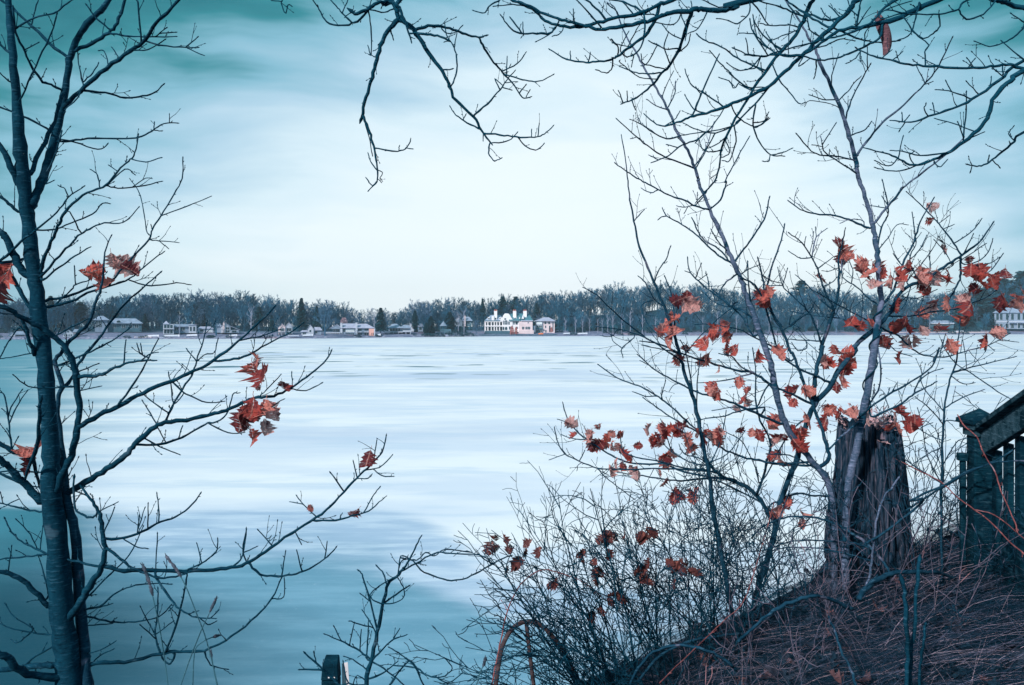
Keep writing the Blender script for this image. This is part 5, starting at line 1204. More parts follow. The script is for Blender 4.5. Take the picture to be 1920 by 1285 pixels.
  [1600,5250,4178,264,1641,5269,4332,247,1704,5283,4484,248,1755,5290,4677,230,1792,5283,4871,212,1869,5261,5090,211,1923,5233,5327,210,1983,5217,5486,210,2072,5211,5598,209,2137,5211,5718,192,2252,5221,5847,192,2235,5223,5859,192,2343,5236,5947,193,2433,5250,6026,176,2504,5262,6101,159,2556,5274,6204,141,2635,5282,6270,133,2732,5288,6307,124,2827,5290,6364,106,2919,5288,6429,106,3019,5281,6494,88,3106,5270,6568,71,3171,5255,6678,53],
  [2983,5283,6471,80,2940,5300,6552,72,2889,5336,6651,66,2858,5367,6711,58,2824,5401,6769,51,2772,5459,6859,44,2729,5500,6924,37],
  [2940,5300,6552,53,3108,5388,6638,45,3215,5455,6733,37],
  [2992,5283,6476,44,3006,5194,6596,35],
  [2965,5285,6459,53,3009,5296,6411,53,3125,5319,6441,48,3195,5342,6500,42,3243,5374,6584,36],
  [2982,5289,6440,44,3197,5377,6556,36],
  [2928,5287,6434,44,2931,5300,6402,40,2880,5320,6380,36],
  [2931,5300,6402,40,2914,5365,6502,40,2874,5413,6583,36],
  [2889,5336,6651,39,2950,5327,6678,32],
  [2869,5357,6691,39,2948,5374,6746,32],
  [2905,5376,6520,40,2922,5361,6540,40,2864,5334,6579,32],
  [2974,5284,6465,97,2998,5319,6356,89,2984,5336,6272,80,2932,5345,6178,72],
  [2700,5286,6295,53,2636,5283,6438,53,2668,5264,6539,44,2655,5246,6602,35],
  [2636,5283,6438,53,2707,5294,6505,44,2767,5319,6601,36],
  [2668,5284,6366,53,2573,5250,6398,44,2495,5204,6469,35],
  [2635,5282,6270,53,2637,5304,6308,53,2787,5395,6438,45,2883,5449,6539,36],
  [2741,5288,6313,44,2790,5309,6384,40,2794,5335,6461,36],
  [3043,5303,6420,44,3126,5241,6351,39,3190,5180,6466,35],
  [3064,5288,6403,43,3213,5355,6425,39,3303,5395,6467,33],
  [2472,5256,6068,70,2693,5304,6073,65,2798,5325,6093,59,2964,5368,6112,54,3083,5411,6142,48,3252,5485,6193,43,3381,5553,6254,37],
  [2693,5304,6073,53,2801,5366,6122,45,2907,5423,6142,36],
  [2646,5283,6274,53,2620,5288,6167,44,2593,5291,6120,35],
  [2556,5274,6204,44,2691,5300,6186,40,2850,5351,6245,36],
  [2415,5247,6010,88,2470,5268,5970,88,2555,5290,5942,82,2628,5305,5885,76,2717,5313,5819,69,2851,5317,5793,62,2968,5325,5814,56,3093,5344,5847,49,3227,5380,5874,43,3403,5447,5950,36],
  [3216,5376,5869,36,3255,5378,5836,27],
  [3302,5408,5906,36,3444,5421,5892,27],
  [2851,5317,5793,53,2878,5332,5856,45,2913,5354,5941,36],
  [2817,5316,5799,45,2812,5316,5758,45,2843,5311,5848,36],
  [2518,5281,5954,44,2484,5259,5905,44,2513,5222,5841,38,2583,5160,5806,31],
  [1979,5218,5476,175,1972,5190,5627,174,1986,5178,5738,173,2025,5184,5875,165,2010,5189,5842,156,2070,5226,5989,140,2134,5269,6129,115,2174,5299,6261,89,2180,5309,6459,71,2197,5298,6552,53,2209,5281,6644,35],
  [2018,5194,5863,104,2055,5120,6062,95,2059,5107,6116,88,1994,5079,6223,80,1971,5065,6276,72,1932,5036,6364,64,1884,5003,6433,57,1801,4944,6515,49,1699,4877,6569,41],
  [1884,5003,6433,50,1911,5004,6557,42,1972,5000,6610,33],
  [1932,5036,6364,51,2041,5084,6435,34],
  [1884,5003,6433,50,1814,5003,6428,42,1742,5000,6468,33],
  [1911,5004,6557,34,1920,5039,6623,30],
  [1817,4956,6499,33,1815,4922,6548,30],
  [1980,5071,6255,51,2035,5070,6277,45,2089,5068,6340,40,2107,5069,6411,34],
  [2023,5197,5873,70,1924,5132,6071,62,1835,5111,6161,55,1776,5100,6215,48,1727,5088,6260,41,1690,5060,6366,34],
  [1727,5088,6260,41,1735,5020,6359,34],
  [1727,5088,6260,41,1629,5037,6257,34],
  [2058,5109,6105,68,1986,5151,6181,58,1914,5181,6274,46,1856,5196,6330,35],
  [2415,5247,6010,62,2236,5159,6071,52,2020,5032,6159,42,1851,4937,6234,33],
  [2274,5178,6058,54,2248,5188,5998,61,2168,5215,6044,55,2089,5249,6059,48,1988,5302,6073,42,1869,5365,6103,36],
  [1887,5355,6098,37,1882,5404,5998,54,1979,5461,6056,46,2066,5511,6096,37],
  [2036,5205,5905,61,1948,5272,5905,49,1863,5348,5913,36],
  [1948,5272,5905,49,1940,5248,5859,53,1874,5220,5841,44,1828,5195,5888,35],
  [2182,5305,6393,36,2118,5322,6366,34,2084,5333,6371,32],
  [1763,5288,4720,177,1718,5306,4725,178,1681,5339,4812,167,1595,5367,4910,156,1501,5372,4957,144,1404,5366,4996,132,1325,5352,5074,119,1305,5347,5104,107],
  [1595,5367,4910,108,1451,5362,4968,97,1331,5340,4982,86,1148,5281,4974,75,1046,5240,4987,64,848,5162,5030,53,687,5124,5059,43],
  [1543,5370,4936,81,1308,5286,5039,74,1131,5204,5072,67,980,5136,5121,60,790,5082,5166,54,707,5071,5204,48,689,5067,5312,42],
  [1501,5372,4957,90,1184,5447,5005,87,1051,5507,5048,83,865,5567,5037,79,739,5585,5074,75,660,5587,5113,70,570,5580,5173,65,490,5571,5234,61,421,5564,5304,56,381,5564,5373,51,357,5571,5456,47],
  [1319,5290,5034,71,976,5115,5084,65,732,4998,5100,61,586,4956,5112,57,532,4946,5118,54,417,4931,5165,51,328,4918,5211,47,284,4901,5283,44,261,4874,5373,41],
  [328,4918,5211,41,238,4938,5174,33],
  [417,4931,5165,41,445,4903,5230,33],
  [530,5575,5204,56,424,5600,5210,47,356,5626,5232,38],
  [416,5564,5314,55,327,5565,5348,37],
  [436,4933,5157,33,409,4940,5137,31,405,4944,5110,30],
  [532,4946,5118,50,568,4956,5073,44,623,4970,5026,39,773,5031,4907,34],
  [1342,5355,5057,72,1202,5441,5078,61,1077,5494,5157,49,1023,5515,5232,37],
  [1095,5486,5149,51,1036,5430,5302,45,1014,5415,5361,36],
  [1324,5367,5060,63,1262,5366,5110,54,1166,5364,5139,45,1128,5365,5196,36],
  [1681,5339,4812,89,1480,5469,4909,73,1362,5503,4941,55],
  [1935,5230,5357,70,1900,5219,5375,70,1777,5185,5259,63,1609,5140,4993,55,1564,5110,5089,48,1457,5022,5265,40,1339,4950,5337,33],
  [1983,5217,5486,105,1838,5149,5547,91,1714,5105,5597,79,1635,5086,5625,66,1548,5058,5475,54,1454,5043,5494,42],
  [1958,5206,5496,44,1959,5254,5557,40,1985,5324,5650,36],
  [2087,5211,5625,105,1980,5163,5674,92,1854,5117,5723,80,1631,5074,5860,68],
  [1641,5352,4857,108,1669,5212,5117,95,1659,5124,5268,83,1572,5050,5404,72,1530,5001,5552,61,1522,4973,5704,51,1497,4950,5855,41],
  [1792,5283,4861,88,1907,5341,4877,83,2025,5404,4855,78,2170,5482,4828,73],
  [1784,5285,4828,71,1755,5284,4833,71,1698,5280,4797,62,1708,5276,4704,53],
 ],
 'thin': [
  [1438,4900,3972,181,1360,4929,4220,182,1344,4938,4354,182,1288,4935,4629,174,1226,4904,4955,164,1220,4895,5041,156,1171,4871,5261,147,1126,4860,5478,138,1091,4862,5607,130,1050,4870,5736,122,1018,4882,5857,114,985,4896,5981,107,944,4912,6103,99,886,4928,6252,91,827,4938,6401,83,783,4940,6524,74,756,4936,6654,66,729,4926,6784,58,714,4914,6895,49,698,4899,7019,41,671,4882,7165,33],
  [879,4929,6270,50,902,4875,6352,46,938,4837,6410,43,954,4806,6475,40],
  [758,4936,6654,41,808,4903,6711,33],
  [937,4914,6121,49,871,4892,6172,46,816,4875,6266,44,781,4872,6300,41],
  [992,4893,5952,57,1008,4946,6060,52,1002,5026,6212,48,975,5074,6313,42],
  [879,4895,6165,47,791,4850,6127,45,810,4787,6024,40,866,4722,5948,36,923,4670,5899,31],
  [1024,4879,5825,74,953,4868,5869,67,846,4845,5912,59,727,4799,5990,52,588,4711,6099,45,497,4637,6179,38,414,4580,6221,31],
  [1037,4875,5786,57,838,4801,5913,48,679,4761,5973,40,504,4702,5998,31],
  [735,4775,5952,40,725,4784,5922,40,664,4803,5866,36,669,4810,5819,32],
  [664,4803,5866,35,613,4841,5913,32,607,4860,5947,29],
  [627,4743,5981,35,595,4761,5939,32,538,4784,5943,29],
  [1028,4871,5792,49,1150,4973,5910,44,1304,5059,6043,40,1433,5101,6134,34],
  [1130,4861,5459,49,1154,4965,5643,42,1190,5025,5817,34],
  [1109,4861,5547,57,1083,4941,5820,46,1057,4985,5907,33],
  [1202,4886,5121,57,1301,4973,5290,46,1362,5069,5456,34],
  [1193,4882,5161,41,1302,4812,5228,36,1388,4756,5371,32],
 ],
 'right': [
  [2537,4700,4369,94,2553,4740,4832,88,2551,4728,5157,81,2544,4701,5412,74,2544,4684,5555,67,2569,4671,5689,60,2599,4664,5789,53,2609,4660,5913,46,2623,4662,6037,39],
  [2583,4667,5734,47,2717,4626,5774,40,2861,4607,5812,34,2907,4602,5824,28],
  [2580,4668,5725,47,2659,4668,5743,42,2741,4667,5689,38,2871,4649,5596,33,2966,4613,5546,28],
  [2544,4688,5517,47,2660,4700,5579,38,2795,4723,5623,28],
  [2544,4699,5422,47,2428,4621,5520,39,2311,4554,5592,31],
  [2544,4691,5498,39,2441,4711,5628,34,2425,4728,5693,29],
  [2547,4714,5285,39,2444,4684,5248,34,2360,4667,5201,28],
  [2544,4697,5441,39,2588,4689,5447,34,2659,4683,5431,28],
  [2546,4710,5324,35,2478,4749,5355,33,2449,4775,5386,31,2538,4815,5415,29],
  [2599,4664,5780,39,2530,4643,5855,33,2501,4635,5913,28],
  [2599,4664,5780,34,2645,4636,5757,30,2597,4588,5914,25],
  [2551,4728,5157,40,2568,4609,5325,33,2602,4567,5356,28],
  [2551,4731,5069,40,2430,4657,5236,35,2385,4619,5381,31,2335,4583,5524,28],
  [2575,4669,5707,39,2652,4685,5663,32,2725,4697,5666,25],
  [2551,4731,5069,48,2431,4875,5165,41,2363,4950,5258,33],
 ],
 'centre': [
  [-832,4600,3572,139,-846,4635,3910,140,-816,4640,4080,124,-773,4634,4259,109,-740,4621,4419,93,-723,4612,4505,85,-654,4601,4570,77,-601,4591,4635,62,-559,4581,4720,46,-525,4574,4789,38],
  [-723,4612,4505,54,-750,4653,4554,47,-793,4690,4585,39],
  [-746,4623,4391,62,-683,4657,4428,51,-614,4693,4466,39],
  [-782,4635,4221,62,-826,4697,4351,55,-888,4751,4502,48,-911,4759,4537,40],
  [-832,4703,4368,39,-890,4703,4417,31],
  [-786,4636,4202,47,-833,4678,4263,39,-880,4707,4316,32],
  [-812,4659,4236,42,-911,4647,4269,39,-941,4642,4282,31],
  [-819,4639,4061,54,-848,4646,4067,54,-843,4676,4191,43,-847,4696,4256,31],
  [-829,4642,4063,54,-915,4672,4109,52,-1003,4689,4144,42,-1100,4699,4182,31],
  [-1003,4689,4144,39,-1051,4716,4217,32],
  [-954,4679,4124,39,-918,4634,4269,31],
  [-889,4663,4095,39,-867,4581,4248,31],
  [-821,4639,4051,62,-759,4612,4122,51,-680,4571,4201,41,-603,4529,4244,30],
  [-688,4575,4193,38,-650,4575,4255,31],
  [-767,4615,4114,39,-780,4617,4162,35,-791,4618,4172,31],
  [-839,4636,3948,62,-737,4604,4002,46,-660,4568,4074,31],
  [-821,4639,4051,54,-719,4620,3995,46,-624,4609,3922,39],
  [-675,4615,3961,43,-711,4633,3911,54,-601,4670,4036,51,-518,4678,3891,47],
  [-601,4670,4036,47,-650,4684,4067,39,-721,4702,4102,31],
  [-832,4637,3986,47,-907,4631,4052,39,-970,4632,4078,31],
  [-846,4635,3910,54,-961,4688,3902,47,-1008,4761,3987,40],
  [-961,4688,3902,47,-1015,4696,3883,79,-1113,4709,3967,63,-1217,4704,4064,47],
  [-1113,4709,3967,63,-1266,4769,3944,40],
  [-1154,4707,4006,47,-1170,4704,4069,32],
  [-843,4635,3929,39,-898,4636,3967,35,-929,4636,3910,31],
  [-685,4580,4050,36,-541,4517,4060,48,-476,4478,4036,43,-391,4432,4047,39,-329,4388,4115,34,-365,4354,4183,29],
  [-541,4517,4060,38,-581,4514,4102,30],
  [-433,4455,4042,37,-350,4414,4025,33,-278,4372,4092,29],
  [-641,4598,4587,54,-545,4548,4648,50,-438,4505,4716,47,-346,4482,4723,44,-184,4460,4719,40,-134,4454,4696,37],
  [-654,4601,4570,40,-647,4625,4667,39,-588,4647,4639,39,-548,4664,4635,38,-509,4690,4669,37,-459,4719,4640,37,-399,4759,4665,36,-254,4843,4626,36],
  [-647,4623,4657,39,-576,4634,4633,49,-514,4643,4568,48,-401,4654,4523,47,-308,4668,4513,46,-215,4692,4542,46,-100,4743,4595,45,-15,4788,4619,45],
  [-669,4603,4556,39,-764,4583,4504,38,-813,4565,4459,37,-769,4547,4424,36,-693,4518,4426,35,-617,4480,4467,34,-603,4451,4527,33,-627,4409,4600,32],
  [-654,4601,4570,39,-660,4607,4579,36,-644,4642,4631,34,-620,4657,4637,31],
 ],
}
LEAVES = {  # [x, y, z, size in mm]
 'left': [[-2115,4246,6316,146],[-2112,4197,6347,116],[-2088,4086,6257,125],[-1997,4051,6274,121],[-2079,4147,6203,126],[-2538,4054,6278,178],[-2541,4038,6239,192],[-2359,3688,6160,157],[-2415,4025,5314,144],[-2419,4037,5324,176],[-1368,4233,5783,138],[-1325,4160,5781,139],[-1271,4098,5730,161],[-1355,4160,5754,154],[-1189,4116,5687,81],[-1297,4118,5678,43],[-1400,4130,5502,149],[-1374,4093,5535,171],[-1380,4151,5531,142],[-1330,4099,5588,138],[-1274,4120,5576,134],[-1411,4303,5408,111],[-1296,4195,5469,111],[-1272,4161,5567,125],[-723,4068,5321,130],[-799,4156,5013,105],[-1020,3991,5088,51]],
 'lean': [[2177,5313,6478,148],[2220,5347,6465,142],[2232,5347,6529,121],[1939,5089,6285,112],[2742,5333,6358,119],[2674,5296,6341,126],[2639,5278,6398,118],[2659,5238,6293,148],[2577,5255,6285,142],[2682,5337,6282,139],[2680,5242,6293,136],[2708,5326,6236,116],[2745,5331,6225,122],[2812,5279,6316,161],[2835,5287,6307,134],[2917,5334,6296,160],[2911,5402,6510,120],[3014,5248,6431,92],[3049,5275,6350,129],[3065,5268,6354,127],[3002,5205,6359,144],[3108,5304,6366,158],[3064,5243,6276,141],[3101,5191,6297,143],[3408,5498,6352,139],[3450,5598,6349,137],[3379,5495,6181,140],[3437,5575,6155,160],[3505,5548,6176,124],[3576,5590,6215,123],[3453,5496,6134,135],[3085,5333,6207,158],[3053,5305,6238,137],[3111,5418,6219,119],[3037,5380,6170,127],[2913,5434,6143,129],[2856,5381,6113,122],[2881,5287,6153,156],[2898,5300,6083,73],[2556,5309,6145,140],[2608,5322,6126,149],[2592,5235,6010,158],[2700,5347,6040,154],[2743,5352,5961,122],[2610,5279,5981,117],[2657,5359,5892,147],[2661,5269,5901,122],[2861,5374,5950,147],[2884,5408,5970,119],[3159,5327,5881,131],[3210,5359,5899,153],[3243,5439,5895,146],[3300,5390,5955,129],[3355,5416,5931,138],[2429,5232,5887,158],[2518,5325,5969,119],[2206,5135,6012,153],[2269,5158,5987,138],[2314,5170,6007,125],[2529,5160,5806,107],[2040,5167,5751,118],[2075,5161,5834,142],[2155,5230,5780,142],[1655,5063,5832,124],[1521,4920,5815,130],[369,5521,5305,120],[461,5638,5215,97],[616,5635,5270,110],[555,5562,5236,105],[542,5633,5168,117],[549,5612,5197,124],[653,5603,5197,97],[612,5594,5161,102],[682,5624,5215,97],[652,5625,5144,117],[630,5029,5232,119],[669,5012,5302,106],[609,5080,5296,102],[724,5597,5142,111],[754,5559,5098,129],[692,5622,5129,110],[772,5086,5206,90],[769,5609,5004,118],[828,5630,4985,99],[817,5552,5070,100],[655,4986,5094,111],[606,4979,5099,106],[790,5025,5082,110],[974,5569,5274,127],[967,5556,5176,127],[984,5562,5196,116],[995,5561,5225,102],[1009,5551,5216,97],[1043,5424,5285,117],[1018,5398,5312,101],[1048,5490,5218,100],[1087,5427,5291,100],[1056,5402,5280,98],[1017,5450,5180,99],[1092,5549,5104,103],[997,5499,5185,128],[1079,5453,5101,120],[1047,5479,5075,94],[1079,5518,5060,119],[1028,5543,5053,123],[1265,5379,5159,105],[1238,5409,5113,98],[1227,5409,5169,112],[1205,5380,5150,107],[974,5200,5018,92],[1018,5189,4974,117],[1072,5234,4889,116],[1084,5278,4900,104],[1096,5261,4867,91],[1189,5309,4862,117],[1167,5327,4869,112],[1218,5337,4887,94],[1484,4950,5591,105],[1461,5014,5532,92],[1433,5049,5460,120],[1503,5074,5504,94],[2080,5213,5740,110],[2024,5191,5760,111],[2074,5195,5752,110],[2238,5272,5710,141],[2167,5273,5744,147],[2153,5182,5641,137],[2119,5217,5611,119],[1864,5165,5577,107],[1807,5194,5574,114],[1891,5194,5562,140],[1828,5122,5495,108],[1870,5155,5305,143],[1903,5190,5394,143],[1814,5193,5311,122],[1797,5130,5228,114],[1754,5133,5259,131],[1843,5214,5253,148],[1721,5134,5244,107],[1773,5254,4775,124],[1905,5258,4746,110],[1819,5280,4834,129],[1820,5253,4842,90],[1783,5286,4747,112],[1930,5327,4688,108],[1710,5243,4738,111]],
 'vine': [[2247,4964,6361,116],[2179,4953,6377,129],[2162,4830,6349,135],[2134,4904,6294,123],[2183,4796,6234,137],[2195,4780,6303,121],[2257,4815,6314,110],[2367,4927,6317,121],[2342,4924,6281,150],[2319,4846,6238,146],[2686,5155,6752,128],[2622,5050,6634,86],[2038,4793,5475,106],[2061,4834,5466,101],[2324,4820,5461,134],[2319,4819,5423,121],[2291,4755,5379,131],[2340,4811,5483,113],[2186,4905,5447,123]],
 'right': [[2649,4621,6021,116],[2688,4667,6097,130],[2516,4601,5883,136],[2584,4657,5831,114],[2297,4544,5459,113],[2312,4619,5436,124],[2392,4992,5358,114]],
 'thin': [[1052,4927,6121,145],[1097,4991,6181,131],[1052,4921,6129,121],[967,4947,6032,122],[1001,4872,5949,144],[1035,4887,6016,145],[899,4700,5972,128],[900,4699,5892,124],[952,4718,5948,127],[868,4736,5935,138],[1235,4987,5925,134],[1227,4940,5934,142],[1178,4944,5876,145],[1088,4973,5857,80],[998,4836,5805,86],[1135,4843,5337,93],[1179,4904,5287,116],[1191,4885,5336,94],[1310,4992,5324,108],[1299,5053,5287,114],[1293,4996,5328,105],[1270,5038,5292,111],[1276,4941,5349,94],[1442,4704,5361,102],[1420,4703,5369,93],[1392,4769,5370,96],[994,4890,5787,107]],
 'tallb': [[1247,5313,6130,115],[1681,5210,6160,141],[1647,5169,6226,124],[1682,5197,6101,133],[1619,5176,6183,149],[1612,5185,6219,76],[1232,5070,5772,140],[1236,4975,5788,145],[1455,5316,5975,128],[1502,5417,5912,110],[1388,5006,5843,101],[1341,4945,5877,104],[1358,4994,5825,97],[1434,5432,5921,84],[1117,5258,5287,105],[1096,5319,5285,111],[1143,5240,5311,116],[1134,5282,5334,116],[1074,5226,5274,124],[1147,5268,5263,107],[1140,5247,5264,90],[1141,5211,5247,105],[1137,5267,5254,110],[1240,4809,5585,107],[1272,4869,5572,86],[1249,4875,5625,101],[1232,4771,5595,113],[1289,4974,5704,97],[1422,4978,5655,91],[1781,5051,5239,137],[1848,5133,5282,107],[1746,5174,5149,138],[1713,5140,5120,147],[1715,5109,5379,142],[2122,5206,5429,140],[2136,5179,5429,114],[2150,5191,5422,123],[2056,5202,5383,139],[2026,5205,5434,138]],
 'brush': [[-106,4774,4715,86],[-104,4725,4686,103],[-55,4711,4737,106],[-71,4800,4640,91],[-8,4749,4672,80],[43,4787,4583,104],[30,4791,4565,78],[-20,4769,4544,77],[18,4728,4547,79],[120,4775,4691,85],[159,4751,4654,84],[88,4754,4644,87],[426,4730,4585,95],[470,4770,4571,79],[442,4772,4628,106],[273,4711,4450,84],[271,4757,4422,100],[258,4791,4451,94],[520,4782,4488,91],[501,4761,4484,77],[556,4796,4475,101],[568,4746,4642,95],[559,4699,4722,84],[558,4743,4713,95],[587,4796,4696,94],[594,4779,4747,80],[626,4809,4729,94],[666,4701,4751,96],[780,4770,4745,97],[808,4783,4761,100],[834,4783,4691,106],[794,4730,4734,86],[821,4715,4760,88],[812,4774,4487,88],[809,4757,4525,103],[748,4705,4545,88],[826,4797,4454,100],[822,4773,4586,80],[957,4758,4560,103],[983,4701,4606,96],[996,4754,4566,102],[991,4737,4544,98],[917,4761,4581,79],[1043,4774,4569,84],[1091,4787,4516,92],[1046,4698,4537,105],[962,4703,4476,103],[516,4742,4262,97],[496,4751,4258,96],[527,4745,4296,88],[618,4697,4394,101],[619,4798,4312,104],[562,4692,4378,99],[645,4769,4367,83]],
}
STEMS = [
 ('arching_cane', 'orange cane arching over the thicket beside the rusty bent handrail', 'cane', 'cane', [-115,4450,3973,45,-88,4526,4098,43,-63,4563,4200,41,-25,4583,4362,38,51,4588,4513,35,162,4608,4588,33,267,4639,4566,32,428,4713,4482,29,540,4776,4373,27]),
 ('arching_cane', 'red cane hanging off the green fence post and down its balusters', 'cane', 'cane', [2404,4300,5523,32,2426,4259,5460,32,2453,4202,5415,32,2429,4099,5342,32,2402,3957,5273,32,2365,3852,5204,32,2366,3746,5077,32,2360,3726,5048,32]),
 ('arching_cane', 'long reddish cane sloping from the stump down to the right past the fence', 'cane', 'cane', [2396,5000,5171,33,2475,4793,5120,35,2504,4641,5090,35,2497,4479,5046,35,2485,4286,5016,35,2468,4114,4994,35,2432,3896,4947,35,2420,3745,4918,35,2377,3526,4857,35]),
 ('arching_cane', 'forked pinkish cane crossing the lower fence boards', 'cane', 'cane', [2435,4200,5032,28,2462,4064,5037,27,2362,3673,5020,25,2344,3526,4975,24]),
 ('arching_cane', 'thin orange cane rising through the brown grass towards the leaning maple', 'cane', 'cane', [722,3900,4253,27,871,4090,4281,28,1032,4255,4330,28,1174,4372,4397,28,1325,4494,4486,28,1652,5026,4881,29]),
 ('bare_shoot', 'pale grey stem rising in front of the stump', 'shoot', 'pale', [2006,4550,4450,84,2059,4594,4545,80,2076,4594,4682,74,2080,4545,4881,65,2134,4571,5026,59,2186,4595,5059,57,2242,4626,5114,54]),
 ('bare_shoot', 'blue grey branch arching low across the foot of the stump', 'shoot', 'mid', [2151,4500,4592,96,2146,4524,4601,95,2120,4670,4686,88,2028,4779,4770,79,1956,4821,4804,73,1869,4873,4827,67,1784,4938,4820,61,1710,5016,4792,55,1626,5132,4717,48,1579,5226,4616,42]),
 ('bare_shoot', 'dark stem slanting up from the stump to the small tree by the fence', 'shoot', 'mid', [2015,4550,4753,73,2181,4546,4863,69,2322,4494,5018,64,2225,4462,5023,62,2375,4374,5127,57,2471,4337,5204,54,2655,4325,5283,49,2782,4326,5382,46]),
 ('bare_shoot', 'long low branch running right across the fence boards', 'shoot', 'mid', [2383,4900,4840,66,2485,4762,4982,61,2542,4505,5149,55,2581,4317,5253,50,2633,4228,5284,47,2682,4171,5292,46,2716,4126,5286,44]),
 ('bare_shoot', 'thin curved branch left of the stump at mid height', 'shoot', 'mid', [2122,4600,4620,62,2067,4708,4631,58,1964,4796,4641,53,1855,4835,4652,49,1720,4912,4635,43,1642,5006,4591,39,1568,5126,4491,34]),
 ('bare_shoot', 'upper of two thin curved branches crossing the stump foot', 'shoot', 'mid', [2085,4650,4708,62,2018,4758,4709,59,1923,4827,4699,54,1793,4864,4694,48,1686,4917,4662,43,1592,5025,4586,38,1511,5126,4548,34]),
 ('fallen_branch', 'dark bent branch lying on the grass below the leaning maple', 'shoot', 'mid', [1134,4000,4415,75,1192,4045,4442,79,1321,4096,4521,88,1409,4087,4577,93,1508,4090,4607,98,1595,4119,4604,102,1693,4172,4563,108,1785,4226,4505,113]),
 ('fallen_branch', 'thick dark branch on the grass in front of the stump', 'branch', 'mid', [1785,4100,4596,154,1876,4201,4623,147,1972,4274,4647,138,2071,4317,4661,128,2220,4374,4652,113,2406,4495,4610,99,2579,4626,4535,87]),
 ('fallen_branch', 'hooped dark branch over the leaf litter at the bank edge', 'shoot', 'mid', [637,4300,4065,69,680,4319,4145,73,764,4299,4241,76,870,4234,4307,80,986,4191,4308,83,1081,4201,4266,86,1174,4226,4192,91]),
 ('fallen_branch', 'second hooped dark branch behind at the bank edge', 'shoot', 'mid', [673,4600,3888,86,741,4651,3933,86,878,4695,4061,84,1032,4684,4144,81,1217,4728,4162,79,1422,4826,4146,78]),
 ('dead_stalk', 'taller notched dead stalk standing in the grass right of the stump', 'stalk', 'dark', [1772,3550,4370,83,1801,3599,4434,84,1813,3598,4601,84,1817,3580,4761,84,1879,3676,4911,86]),
 ('dead_stalk', 'thick dead stalk left of the two standing close together', 'stalk', 'dark', [1734,3500,4393,117,1763,3548,4522,111,1728,3493,4700,102,1740,3525,4780,98,1756,3576,4841,96]),
 ('dead_stalk', 'short thin dead stalk rightmost in the grass', 'stalk', 'dark', [1786,3500,4393,70,1803,3514,4504,66,1793,3470,4631,61,1829,3526,4675,59]),
 ('dead_stalk', 'slanting dead stalk in the grass below the fallen branch', 'stalk', 'mid', [1524,3500,4393,70,1539,3627,4442,65,1504,3640,4517,59,1511,3724,4573,54,1524,3826,4597,51]),
]
SEED_GRASS = [
 ('tall seed grass leftmost with a nodding head', [-1337,3100,4585,23,-1378,3162,4670,23,-1388,3137,4814,22,-1400,3126,4896,22,-1440,3167,4973,22,-1496,3226,5034,22], [(4, 5)]),
 ('tall seed grass bent to the left over the low branch', [-1142,3100,4585,23,-1211,3161,4748,23,-1240,3129,4873,22,-1287,3141,4975,22,-1340,3182,5026,22,-1402,3226,5070,22], [(3, 5)]),
 ('tall seed grass leaning right with a stubby head', [-1295,3100,4585,23,-1283,3164,4669,23,-1218,3126,4811,22,-1205,3155,4850,22,-1199,3226,4896,22], [(3, 4)]),
 ('short seed grass with a flat drooping head', [-1243,3100,4585,23,-1247,3129,4719,22,-1221,3135,4755,22,-1203,3178,4756,22,-1186,3226,4749,22], [(3, 4)]),
 ('grass stalk rising right of the others with a thin head', [-1142,3100,4571,23,-1175,3150,4618,22,-1182,3141,4679,22,-1221,3226,4686,22], [(2, 3)]),
 ('dry grass stalk standing alone right of the green post', [-145,3100,4578,23,-130,3142,4622,22,-115,3137,4659,22,-106,3226,4658,22], [(2, 3)]),
]
HANDRAIL = [[-96,4400,3959,125,-91,4434,4001,126,-74,4493,4098,128,-55,4521,4182,129,-16,4532,4257,129,28,4534,4299,129,80,4535,4319,129,133,4538,4313,129,177,4543,4287,129,221,4555,4239,130,271,4580,4167,130,322,4621,4075,132,367,4679,3952,133,407,4726,3849,135], [82,4530,4305,114,102,4516,4132,113,123,4497,3973,113,130,4526,3909,114]]

# ================================================================== FOREGROUND
def bud(mb, p, d, r, L):
    mb.tube([p, p+d*L*.45, p+d*L], [r*.7, r, r*.25], 4, False)
def twig(mb, p, d, L, r, rr, depth=1):
    pts = [p]; rads = [r]; q_ = p.copy(); dd = d.copy(); n = 4
    for i in range(n):
        dd = (dd+rvec(rr)*.22+Vector((0, 0, .06))).normalized(); q_ = q_+dd*(L/n); pts.append(q_.copy()); rads.append(r*(1-.45*(i+1)/n))
    mb.tube(pts, rads, 4, False)
    bud(mb, q_, dd, r*1.35, r*5.0)
    for i in range(1, n):
        if rr.random() < .55:
            s_ = rvec(rr); s_ = (s_-dd*s_.dot(dd)).normalized()
            if depth > 0 and L > .09 and rr.random() < .4: twig(mb, pts[i], (dd*.7+s_*.8).normalized(), L*.45, r*.8, rr, depth-1)
            else: bud(mb, pts[i], (dd+s_).normalized(), r*1.2, r*4.0)
